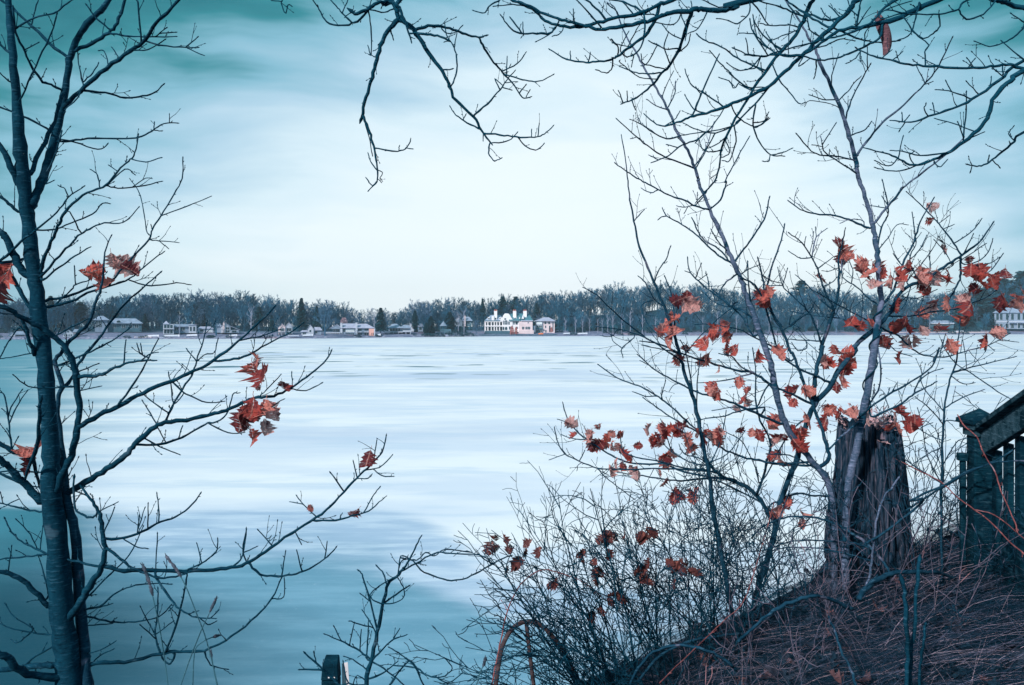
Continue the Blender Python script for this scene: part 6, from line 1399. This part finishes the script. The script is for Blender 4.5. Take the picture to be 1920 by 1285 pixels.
def limb(mb, arr, rr, dens=1.0, lens=(.02, .11), tw=True, rmin=.0016, maxtw=99, thin=1.0):
    pts, rads = unpack(arr); rads = [max(r_*thin, .0021) for r_ in rads]
    P, Q_ = smoothline(pts, rads, 4)
    for i in range(1, len(P)-1):
        P[i] = P[i]+rvec(rr)*min(.0045, Q_[i]*.55)
    thick = max(rads)
    mb.tube(P, [v*rr.uniform(.9, 1.12) for v in Q_], 10 if thick > .03 else (7 if thick > .012 else 5), True, .05 if thick > .02 else .10, rr)
    d = (P[-1]-P[-2]).normalized(); bud(mb, P[-1], d, Q_[-1]*1.35, Q_[-1]*5)
    if not tw: return
    acc = 0; nxt = rr.uniform(.02, .06)/dens; cnt = 0
    for i in range(1, len(P)-1):
        seg = (P[i+1]-P[i]); acc += seg.length
        if acc > nxt and Q_[i] < .022 and cnt < maxtw:
            acc = 0; nxt = rr.uniform(.03, .10)/dens; td = seg.normalized(); cnt += 1
            s_ = rvec(rr); s_.y *= .75; s_ = (s_-td*s_.dot(td)).normalized()
            if s_.z < 0 and rr.random() < .6: s_ = -s_
            if rr.random() < .5: bud(mb, P[i]+s_*Q_[i]*.6, (td*.7+s_).normalized(), .0026, .013)
            else: twig(mb, P[i], (td*.8+s_*.8).normalized(), rr.uniform(*lens)*(1.3 if Q_[i] > .006 else 1), max(rmin, min(.0026, Q_[i]*.6)), rr)
def traced_tree(name, key, label, cat, mat, branch_name='branch', **kw):
    arrs = LIMBS[key]; base = Vector((arrs[0][0]/1000, arrs[0][1]/1000, 0)); base.z = bank(base.x, base.y)
    root = thing(name, label, cat, base); rr = random.Random(len(key)*31+len(arrs))
    for i, a in enumerate(arrs):
        mb = MB(); limb(mb, a, rr, tw=(i > 0), **kw)
        for v in mb.v: v -= base
        mt = mat(i) if callable(mat) else mat
        mb.build('trunk' if i == 0 else branch_name, M[mt], root, True)
    return root, base

# leaf meshes
def leaf_mesh(seed):
    rr = random.Random(seed)
    half = [(0, .02), (.04, .22), (.12, .20), (.18, .42), (.28, .30), (.40, .54), (.48, .36), (.58, .27), (.68, .40), (.76, .24), (.86, .17), (1.0, .0)]
    if seed % 2: half = [(0, .02), (.10, .14), (.17, .30), (.26, .20), (.36, .44), (.46, .28), (.58, .46), (.66, .27), (.75, .32), (.83, .17), (.92, .12), (1.0, .0)]
    mb = MB(); k1 = rr.uniform(.4, 1.35); k2 = rr.uniform(-.5, .5); k3 = rr.uniform(-1.1, 1.1); tw = rr.uniform(-.8, .8)
    def pt(u, v):
        a = tw*u; z = k1*abs(v)**1.5+k2*u*u+.07*math.sin(9*u+seed)*(v*3)+k3*v*u*.5+rr.uniform(-.02, .02)
        return Vector((v*math.cos(a)-z*math.sin(a), v*math.sin(a)+z*math.cos(a), -u*(1-.25*abs(k2)*u)))
    for side in (1, -1):
        for i in range(len(half)-1):
            (u0, v0), (u1, v1) = half[i], half[i+1]
            v0 *= rr.uniform(.85, 1.15); v1 *= rr.uniform(.85, 1.15)
            a, b_, c_, d_ = pt(u0, 0), pt(u1, 0), pt(u1, side*v1), pt(u0, side*v0); m1 = pt(u0, side*v0*.5); m2 = pt(u1, side*v1*.5)
            mb.poly([a, b_, m2, m1]); mb.poly([m1, m2, c_, d_])
    mb.tube([Vector((0, 0, .22)), Vector((.02, .01, .1)), Vector((0, 0, 0))], [.012, .010, .012], 4, False)
    bm = bmesh.new(); me = mb.mesh('leaf', M['leaf']); bm.from_mesh(me); bmesh.ops.remove_doubles(bm, verts=bm.verts, dist=.012); bm.to_mesh(me); bm.free()
    return me
LM = [leaf_mesh(i) for i in range(10)]
M['dark_leaf'] = bark('dark_dry_leaf', (.045, .022, .030), (.17, .055, .05), (.34, .12, .09), .60, 7)
DLM = []
for me in LM:
    d_ = me.copy(); d_.materials.clear(); d_.materials.append(M['dark_leaf']); DLM.append(d_)
def hang_leaves(key, root, base):
    rr = random.Random(len(key)+77)
    for (x, y, z, s_) in LEAVES.get(key, []):
        o = place(rr.choice(LM), 'leaf', root, Vector((x, y, z))/1000-base+Vector((0, 0, .35*s_/1000)))
        k = s_/1000*rr.uniform(.74, 1.08)*(1.0 if key == 'left' else .92); o.scale = (k, k, k)
        o.rotation_euler = (rr.gauss(0, .6), rr.gauss(0, .8), rr.choice((0, math.pi))+rr.gauss(0, .8))

root, base = traced_tree('maple_tree', 'left', 'dark bare maple on the left with a few orange leaves on its branches', 'tree', lambda i: 'dark' if i != 1 else 'mid')
hang_leaves('left', root, base)
traced_tree('overhanging_tree', 'over', 'bare tree whose drooping boughs hang into the top of the picture', 'tree', 'over', dens=.8, lens=(.02, .09))
lf = leaf_mesh(5).copy(); 
root, base = traced_tree('vine_sapling', 'vine', 'pale sapling growing up the front of the stump with a vine round its trunk', 'tree', lambda i: 'pale' if i in (0, 1, 2, 15, 18, 29, 31, 32) else 'mid', dens=1.1, lens=(.03, .16), thin=.86)
hang_leaves('vine', root, base)
arr = LIMBS['vine'][0]; P, Q_ = smoothline(*unpack(arr), 6); mb = MB(); pts = []
seg = P[18:48]; qs = Q_[18:48]
for i, p in enumerate(seg):
    a = i*.85; pts.append(p-base+Vector((math.cos(a), math.sin(a), 0))*(qs[i]+.004))
pp, rr_ = smoothline(pts, [.0045]*len(pts), 4); mb.tube(pp, rr_, 5); mb.build('vine', M['dark'], root, True)
root, base = traced_tree('leaning_sapling', 'tallb', 'tall pale sapling leaning left from beside the stump to the top edge', 'tree', lambda i: 'pale' if i in (0, 17, 18, 20) else 'mid', dens=1.3, lens=(.04, .22), thin=.84)
hang_leaves('tallb', root, base)
root, base = traced_tree('leaning_maple', 'lean', 'many stemmed young oak with most of the red leaves left of the stump', 'tree', lambda i: 'pale' if i in (31,) else 'mid', dens=1.5, lens=(.04, .24), thin=.82)
hang_leaves('lean', root, base)
root, base = traced_tree('thin_sapling', 'thin', 'thin dark sapling rising alone left of the pale leaning one', 'tree', 'mid', dens=1.3, lens=(.04, .20), thin=.85)
hang_leaves('thin', root, base)
root, base = traced_tree('thin_sapling', 'right', 'thin upright sapling between the stump and the fence post', 'tree', 'mid', dens=1.5, lens=(.05, .22), thin=.9)
hang_leaves('right', root, base)
traced_tree('small_shrub', 'centre', 'small bare shrub beside the green post at the bottom', 'shrub', 'dark', dens=1.3, lens=(.03, .10))

# dried hanging leaf in the overhead boughs
mb = MB(); n = 12
for i in range(n+1):
    u = i/n; w = .045*math.sin(math.pi*min(1, .10+.84*u))**.8*(1.1-.2*u); bend = .05*math.sin(2.2*u)
    for k in range(5):
        v = (k-2)/2; mb.v.append(Vector((bend+v*w*.8, -.03*(1-v*v)+.008*math.sin(7*u+k), -u*.215)))
for i in range(n):
    for k in range(4): mb.f.append((i*5+k, i*5+k+1, i*5+5+k+1, i*5+5+k))
mb.tube([Vector((0, 0, .03)), Vector((0, 0, -.02))], [.002, .003], 4)
m = bark('curled_leaf', (.10, .055, .075), (.24, .12, .14), (.06, .05, .08), .6, 20)
o = mb.build('curled_leaf', m, None, True, ((1645-960)/F*4.3, 4.3, EYE-(30-HOR)/F*4.3)); tag(o, 'long curled brown leaf caught in the boughs at top right', 'leaf')

# stump
SX, SY = 2.345, 5.25
def make_stump():
    root = thing('tree_stump', 'tall broken stump with deeply furrowed dark bark', 'stump', (SX, SY, 4.22))
    rr = random.Random(2); mb = MB(); na, nz = 200, 44
    ridges = [(rr.uniform(0, 6.28), rr.uniform(9, 13)) for _ in range(3)]
    for j in range(nz+1):
        f = j/nz; 
        for i in range(na):
            a = 2*math.pi*i/na; wob = .35*mnoise.noise(Vector((math.cos(a)*1.2, math.sin(a)*1.2, f*1.6)))
            g = abs(math.sin(a*13+wob*4+1.8*mnoise.noise(Vector((a*2, f*2.2, 5)))))**.5; g2 = abs(math.sin(a*29+wob*9+f*3))
            r = (.268-.108*f**.8+.10*max(0, .18-f)/.18)*(1+.08*mnoise.noise(Vector((math.cos(a)*2, math.sin(a)*2, f))))+.034*g+.012*g2-.024+.010*mnoise.noise(Vector((a*14, f*16, 0)))
            top = 1.14+.05*mnoise.noise(Vector((a*3.0, 0, 0)))+.035*math.sin(a*9)+.03*mnoise.noise(Vector((a*9, 1, 0)))
            mb.v.append(Vector((r*math.cos(a)*1.0, r*math.sin(a), f*top)))
    for j in range(nz):
        for i in range(na): mb.f.append((j*na+i, j*na+(i+1) % na, (j+1)*na+(i+1) % na, (j+1)*na+i))
    c_ = len(mb.v); mb.v.append(Vector((0, 0, 1.05)))
    for i in range(na): mb.f.append((nz*na+i, nz*na+(i+1) % na, c_))
    mb.build('stump_body', M['stump'], root)
    # loose strips of bark
    for k in range(46):
        a = rr.uniform(math.pi*.95, math.pi*2.05); z0 = rr.uniform(.0, .7); L = rr.uniform(.2, .6); w = rr.uniform(.010, .026); st = MB(); n = 6
        for i in range(n+1):
            u = i/n; z = min(1.1, z0+L*u); f = z/1.14; r = .268-.108*f**.8+.030+.012*math.sin(math.pi*u)+rr.uniform(0, .004)
            aa = a+.04*math.sin(u*3+k); ww = w*(math.sin(math.pi*(.12+.76*u)))
            for (da, dr) in ((-ww, -.02), (-ww*.6, .008), (ww*.6, .008), (ww, -.02)):
                ang = aa+da/max(r, .1); st.v.append(Vector(((r+dr)*math.cos(ang), (r+dr)*math.sin(ang), z)))
        for i in range(n):
            for q_ in range(3): st.f.append((i*4+q_, i*4+q_+1, i*4+5+q_, i*4+4+q_))
        st.build('bark_strip', M['stump'], root, True)
    # splintered top
    for k in range(26):
        a = rr.uniform(0, 6.28); r = rr.uniform(.10, .17); sp_ = MB(); h_ = rr.uniform(.03, .10); b_ = Vector((r*math.cos(a), r*math.sin(a), 1.06)); w = rr.uniform(.008, .02)
        t_ = Vector((-math.sin(a), math.cos(a), 0))*w; n_ = Vector((math.cos(a), math.sin(a), 0))*.008
        sp_.solid([b_-t_-n_, b_+t_-n_, b_+t_+n_, b_-t_+n_], [b_+Vector((0, 0, h_))+v*.3 for v in (-t_-n_, t_-n_, t_+n_, -t_+n_)]); sp_.build('splinter', M['cream_wood'], root)
    # dried creeper tangled over the broken top
    mb = MB()
    for k in range(150):
        a = rr.uniform(0, 6.28); r = rr.uniform(.02, .19); p = Vector((r*math.cos(a), r*math.sin(a), 1.12+rr.uniform(-.06, .05))); d = rvec(rr); d.z = abs(d.z)*.6; pts = [p]; n = 6
        for i in range(n): d = (d+rvec(rr)*.7).normalized(); p = p+d*rr.uniform(.012, .03); pts.append(p)
        mb.tube(pts, [.0017]*(n+1), 4, False)
        for q_ in pts[1::2]:
            w1, w2 = rvec(rr)*.014, rvec(rr)*.010; mb.poly([q_-w1, q_+w2, q_+w1, q_-w2])
    mb.build('dried_creeper', M['creeper'], root)
    return root
M['creeper'] = bark('dried_creeper', (.40, .20, .22), (.80, .58, .62), (.30, .10, .09), .62, 30)
M['cream_wood'] = bark('broken_wood', (.14, .11, .15), (.36, .29, .35), (.05, .07, .10), .6, 25)
make_stump()

# fence of the lake stairs
def make_fence():
    A = Vector((2.70, 4.6, 0)); B = Vector((2.47, 2.3, 0)); dv = (B-A).normalized(); nv = Vector((-dv.y, dv.x, 0))
    root = thing('stair_fence', 'weathered green stair fence with capped post and sloping handrail', 'fence', (A.x, A.y, 4.4))
    rel = lambda p: p-Vector((A.x, A.y, 4.4))
    def beam(name, p0, p1, wid, hgt, mat, parent=root, bev=.006):
        mb = MB(); up = Vector((0, 0, 1)); d = (p1-p0).normalized(); s_ = d.cross(up).normalized()*wid/2 if abs(d.z) < .99 else nv*wid/2
        u_ = up*hgt/2 if abs(d.z) < .99 else dv*hgt/2
        c = [(-1, -1), (1, -1), (1, 1), (-1, 1)]
        mb.solid([rel(p0+s_*a+u_*b_) for a, b_ in c], [rel(p1+s_*a+u_*b_) for a, b_ in c])
        o = mb.build(name, M[mat], parent); md = o.modifiers.new('bevel', 'BEVEL'); md.width = bev; md.segments = 2; return o
    top = 5.47
    beam('post', Vector((A.x, A.y, 3.9)), Vector((A.x, A.y, top-.06)), .10, .10, 'green_wood')
    mb = MB(); mb.box(-.075, .075, -.075, .075, top-.06, top-.03); mb.box(-.062, .062, -.062, .062, top-.10, top-.061)
    o = mb.build('post_collar', M['rail_wood'], root); o.location = (0, 0, -4.4)
    mb = MB(); r_ = .088; z0 = top-.028; mb.v += [Vector((-r_, -r_, z0)), Vector((r_, -r_, z0)), Vector((r_, r_, z0)), Vector((-r_, r_, z0)), Vector((-r_, -r_, z0+.022)), Vector((r_, -r_, z0+.022)), Vector((r_, r_, z0+.022)), Vector((-r_, r_, z0+.022)), Vector((0, 0, z0+.085))]
    mb.f += [(3, 2, 1, 0), (0, 1, 5, 4), (1, 2, 6, 5), (2, 3, 7, 6), (3, 0, 4, 7), (4, 5, 8), (5, 6, 8), (6, 7, 8), (7, 4, 8)]
    o = mb.build('post_cap', M['green_wood'], root); o.location = (0, 0, -4.4)
    sl = .47; zr = lambda s_: 5.375+sl*s_
    P0 = A+dv*.06; L = 2.2
    beam('handrail', P0+Vector((0, 0, zr(0)-.045)), P0+dv*L+Vector((0, 0, zr(L)-.045)), .045, .135, 'rail_wood')
    beam('rail_cap', P0-dv*.0+Vector((0, 0, zr(0)+.042)), P0+dv*L+Vector((0, 0, zr(L)+.042)), .13, .032, 'rail_wood')
    beam('bottom_rail', P0+nv*.035+Vector((0, 0, zr(0)-.95)), P0+nv*.035+dv*L+Vector((0, 0, zr(L)-.95)), .04, .09, 'green_wood')
    n = 17
    for i in range(n):
        s_ = .055+i*.122; p = P0+dv*s_+nv*.042
        zt = zr(s_)-.10; mb = MB(); w = .045; dpt = .020
        beam('baluster', p+Vector((0, 0, zt-.95)), p+Vector((0, 0, zt)), .032, .056, 'green_wood', bev=.003)
    beam('ledger_end', A+Vector((-.085, .02, 4.62)), A+Vector((-.085, .02, 5.22)), .03, .03, 'green_wood'); beam('ledger_block', A+Vector((-.088, .02, 5.22)), A+Vector((-.088, .02, 5.265)), .05, .05, 'green_wood')
    return root
make_fence()

# green post with white plate
gx = (621-960)/F*6.2; root = thing('green_post', 'dark green square post with a stepped head at the bottom edge', 'post', (gx, 6.2, 1.6))
mb = MB(); mb.box(-.066, .066, -.05, .05, 0, 1.66)
o = mb.build('post_body', M['green_wood'], root); o.modifiers.new('bevel', 'BEVEL').width = .008
mb = MB(); mb.solid([(-.068, -.055, 1.662), (.068, -.055, 1.662), (.068, .055, 1.662), (-.068, .055, 1.662)], [(-.058, -.045, 1.79), (.062, -.045, 1.79), (.055, .045, 1.83), (-.05, .045, 1.83)]); o = mb.build('post_head', M['green_wood'], root); o.modifiers.new('bevel', 'BEVEL').width = .006
for (a, b_) in ((-.012, .0), (.012, .042)): mb = MB(); mb.box(a, b_, -.0575, -.056, 1.685, 1.694); mb.build('white_mark', M['white_plate'], root)
mb = MB(); mb.box(.005, .085, -.09, -.051, 1.2, 1.64); mb.build('latch_box', M['green_wood'], root)
o = MB(); o.solid([(.088, 0, 1.3), (.16, 0, 1.3), (.125, 0, 1.775), (.078, 0, 1.765)], [(.088, .006, 1.3), (.16, .006, 1.3), (.125, .006, 1.775), (.078, .006, 1.765)])
o = o.build('white_board', M['white_plate'], None, False, (gx, 6.22, 1.6)); tag(o, 'narrow white board leaning against the right side of the green post', 'board')

# bent pipe handrail
pts, rads = unpack(HANDRAIL[0]); b0 = Vector((pts[0].x, pts[0].y, bank(pts[0].x, pts[0].y)))
root = thing('bent_handrail', 'rusty bent pipe handrail arching at the bottom of the thicket', 'handrail', b0)
P, Q_ = smoothline([p-b0 for p in pts], rads, 5); mb = MB(); mb.tube(P, Q_, 12); mb.build('pipe', M['rust'], root, True)
pts, rads = unpack(HANDRAIL[1]); P, Q_ = smoothline([p-b0 for p in pts], rads, 3); mb = MB(); mb.tube(P, Q_, 10); mb.build('brace', M['rust'], root, True)

# loose stems, canes, fallen branches
rr = random.Random(8)
for (nm, lab, cat, mt, arr) in STEMS:
    mb = MB(); limb(mb, arr, rr, dens=.35 if mt != 'cane' else .25, lens=(.02, .08), tw=nm not in ('dead_stalk',), maxtw=12)
    b0 = Vector((arr[0]/1000, arr[1]/1000, arr[2]/1000))
    for v in mb.v: v -= b0
    o = mb.build(nm, M[mt], None, True, b0); tag(o, lab, cat)
for (lab, arr, heads) in SEED_GRASS:
    pts, rads = unpack(arr); b0 = pts[0].copy(); root = thing('seed_grass', lab, 'grass stalk', b0)
    P, Q_ = smoothline([p-b0 for p in pts], rads, 4); mb = MB(); mb.tube(P, Q_, 5); mb.build('stem', M['stalk'], root, True)
    thin = 'thin' in lab; n = len(P); parts = [(.80, 1.0)] if 'head' in lab and 'nodding' not in lab else [(.72, .80), (.82, .89), (.91, 1.0)]
    if 'flat' in lab or 'stubby' in lab: parts = [(.86, 1.0)]
    for (a, b_) in parts:
        i0 = int(a*(n-1)); i1 = max(i0+2, int(b_*(n-1))); sub = P[i0:i1+1]; mb = MB(); m_ = len(sub)
        mb.tube(sub, [(.006 if not thin else .0035)*math.sin(math.pi*(.1+.85*k/(m_-1)))+.0012 for k in range(m_)], 8, True, .3)
        for k in range(40):
            u = rr.random()*(m_-1.01); j = int(u); p = sub[j].lerp(sub[j+1], u-j); d = (sub[j+1]-sub[j]).normalized(); s_ = rvec(rr); mb.tube([p, p+(d+s_*.6)*.012], [.0016, .0006], 3, False)
        mb.build('seed_head', M['straw_head'], root, True)

# thicket of thin shrubs
def shrub_stem(p, d, L, r, rr, lvl, kids, droop=.0, spread=.7, mb=None):
    own = mb is None
    if own: mb = MB()
    pts = [p]; rads = [r]; q_ = p.copy(); dd = d.copy(); n = 7 if lvl >= 2 else 4
    for i in range(n):
        dd = (dd+rvec(rr)*(.16 if lvl > 1 else .34)+Vector((0, 0, -droop))).normalized(); q_ = q_+dd*(L/n); pts.append(q_.copy()); rads.append(max(.0020, r*(1-.7*(i+1)/n)))
    mb.tube(pts, rads, 5 if r > .004 else 4, False)
    bud(mb, q_, dd, .0022, .010)
    if lvl > 0:
        k = rr.randint(*kids)
        for i in range(k):
            f = .15+.82*(i+rr.random())/k; j = min(n-1, int(f*n)); a = pts[j].lerp(pts[j+1], f*n-j); td = (pts[j+1]-pts[j]).normalized()
            s_ = rvec(rr); s_ = (s_-td*s_.dot(td)).normalized()
            shrub_stem(a, (td*.9+s_*spread).normalized(), L*rr.uniform(.2, .42)*(1.15-.5*f), max(.0021, r*.5), rr, lvl-1, (2, 4), droop, spread, mb)
    return mb
def thicket(label, cx, cy, n, dirs, Lr, seed, r0=.006, kids=(6, 10), mat='mid', lvl=2, name='thicket_shrub', foot=.25):
    rr = random.Random(seed); base = Vector((cx, cy, bank(cx, cy))); root = thing(name, label, 'shrub', base)
    for i in range(n):
        p = Vector((rr.uniform(-foot, foot), rr.uniform(-foot, foot), 0)); p.z = bank(cx+p.x, cy+p.y)-base.z-.03
        (ax, az_), (bx, bz) = dirs; u = (i+rr.random())/n
        d = Vector((ax+(bx-ax)*u, rr.uniform(-.3, .3), az_+(bz-az_)*u)).normalized()
        mb = shrub_stem(p, d, rr.uniform(*Lr), r0*rr.uniform(.7, 1.2), rr, lvl, kids, .01)
        mb.build('stem', M[mat], root, True)
    return root, base
b_root, b_base = thicket('dense dark shrub fanning left over the ice above the rusty handrail', .80, 4.72, 28, ((-.86, .70), (-.15, 1)), (.95, 1.55), 21, .0070, (9, 14), mat='dark')
thicket('low dark shrub spreading beside the rusty handrail', .45, 4.5, 14, ((-.8, .8), (.3, 1)), (.5, .85), 22, .005, (8, 12), mat='dark')
thicket('upright twiggy shrub in the middle of the thicket', 1.15, 5.0, 30, ((-.75, .85), (.25, 1)), (.8, 1.35), 23, .006, (10, 15), mat='dark')
thicket('fine twigged shrub below the leaning sapling', 1.55, 5.05, 20, ((-.85, .65), (.5, 1)), (.8, 1.4), 24, .005, (8, 13), mat='mid')
thicket('thin twigged shrub left of the stump foot', 1.95, 5.0, 9, ((-.7, .8), (.3, 1)), (.6, 1.1), 25, .004, mat='mid')
thicket('loose briar of arching twigs between the stump and the fence', 2.62, 4.95, 20, ((-.55, 1), (.6, .9)), (.6, 1.15), 26, .004, kids=(4, 7), mat='mid', foot=.3)
thicket('low twiggy briar against the fence boards', 2.75, 4.35, 10, ((-.8, .5), (.4, .9)), (.35, .75), 28, .003, kids=(3, 6), mat='mid', foot=.3)
thicket('spray of thin pinkish stems in front of the stump', 2.05, 4.55, 22, ((-.6, 1), (.7, .9)), (.5, 1.05), 41, .0026, kids=(2, 4), mat='thin_cane', lvl=1, foot=.35)
thicket('thin pinkish stems at the bank edge left of the stump', 1.35, 4.6, 22, ((-.6, 1), (.6, .9)), (.35, .8), 42, .0024, kids=(2, 4), mat='thin_cane', lvl=1, foot=.4)
thicket('twiggy weed at the foot of the left maple', -2.35, 4.2, 12, ((-.6, 1), (.5, 1)), (.5, .95), 27, .004, mat='dark', foot=.35)
thicket('low twigs at the bottom right of the green post', -.35, 4.7, 9, ((-.7, .8), (.9, .7)), (.45, .75), 29, .004, mat='dark', foot=.3)
LM_keep = LM; LM = DLM; hang_leaves('brush', b_root, b_base); LM = LM_keep

# dry grass and litter on the bank: uncountable
rr = random.Random(31); mb = MB()
def blade(x, y, L, ang, rise, w):
    z = bank(x, y); p = Vector((x, y, z)); d = Vector((math.cos(ang), math.sin(ang)*.8, rise)).normalized(); n = 4; side = Vector((-d.y, d.x, .3)).normalized()*w
    b = len(mb.v)
    for i in range(n+1):
        u = i/n; s_ = side*(1-.8*u); mb.v.append(p-s_); mb.v.append(p+s_)
        d = (d+Vector((rr.uniform(-.07, .07), rr.uniform(-.07, .07), -.13*rise-.05))).normalized(); p = p+d*(L/n)
        g = bank(p.x, p.y)+.012
        if p.z < g: p.z = g
    for i in range(n): mb.f.append((b+i*2, b+i*2+1, b+i*2+3, b+i*2+2))
for i in range(22000):
    y = rr.uniform(3.0, 5.6); x = rr.uniform(.55 if y > 4 else .7, min(4.4, .72*y+.5))
    u = rr.random()
    ang = rr.gauss(-.7, .35) if u < .5 else (rr.gauss(2.6, .5) if u < .8 else rr.uniform(0, 6.28))
    blade(x, y, rr.uniform(.2, .8), ang, max(.1, rr.gauss(.75, .35)), rr.uniform(.0007, .0015))
m, nt, b = material('dry_grass', .8, .2); tc = nt.nodes.new('ShaderNodeTexCoord')
geo = nt.nodes.new('ShaderNodeNewGeometry'); wn = geo.outputs['Random Per Island']
LK(nt, RAMP(nt, wn, [(0, (.001, .018, .036)), (.60, (.004, .035, .066)), (.78, (.03, .075, .14)), (.93, (.24, .23, .35)), (1, (.80, .60, .70))]), b.inputs['Base Color'])
o = mb.build('dry_grass', m); kind(o, 'stuff'); tag(o, 'matted dry grass sprawling over the near bank', 'grass')
mb = MB(); src = [[v.co.copy() for v in me.vertices] for me in LM[:4]]; fsrc = [[tuple(p.vertices) for p in me.polygons] for me in LM[:4]]
for i in range(520):
    y = rr.uniform(3.2, 5.5); x = rr.uniform(.6, 3.4)
    if x > .72*y+.3: continue
    if rr.random() < .35: x = rr.uniform(.75, 1.8); y = rr.uniform(3.3, 4.6)
    k = rr.randrange(4); s_ = rr.uniform(.06, .12); rot = Matrix.Rotation(rr.uniform(0, 6.28), 3, 'Z') @ Matrix.Rotation(math.pi/2+rr.gauss(0, .35), 3, 'X'); base = len(mb.v); c_ = Vector((x, y, bank(x, y)+.02))
    mb.v += [c_+rot @ (v*s_) for v in src[k]]; mb.f += [tuple(base+j for j in f) for f in fsrc[k]]
m, nt, b = material('leaf_litter', .8, .2); geo = nt.nodes.new('ShaderNodeNewGeometry')
LK(nt, RAMP(nt, geo.outputs['Random Per Island'], [(0, (.003, .03, .055)), (.6, (.018, .05, .085)), (.88, (.07, .075, .11)), (1, (.26, .12, .12))]), b.inputs['Base Color'])
o = mb.build('leaf_litter', m); kind(o, 'stuff'); tag(o, 'fallen brown leaves scattered in the bank grass', 'leaf litter')
# ------------------------------------------------------------------ winter haze over the lake
mb = MB(); mb.box(-900, 900, -40, 900, -1.6, 52)
m = bpy.data.materials.new('haze'); m.use_nodes = True; nt = m.node_tree; nt.nodes.clear()
vol = nt.nodes.new('ShaderNodeVolumePrincipled'); vol.inputs['Color'].default_value = (.74, .90, 1, 1); vol.inputs['Density'].default_value = .00024; vol.inputs['Anisotropy'].default_value = .2
LK(nt, vol.outputs[0], nt.nodes.new('ShaderNodeOutputMaterial').inputs['Volume'])
o = mb.build('haze', m); kind(o, 'stuff'); tag(o, 'thin pale winter haze over the frozen lake', 'haze')
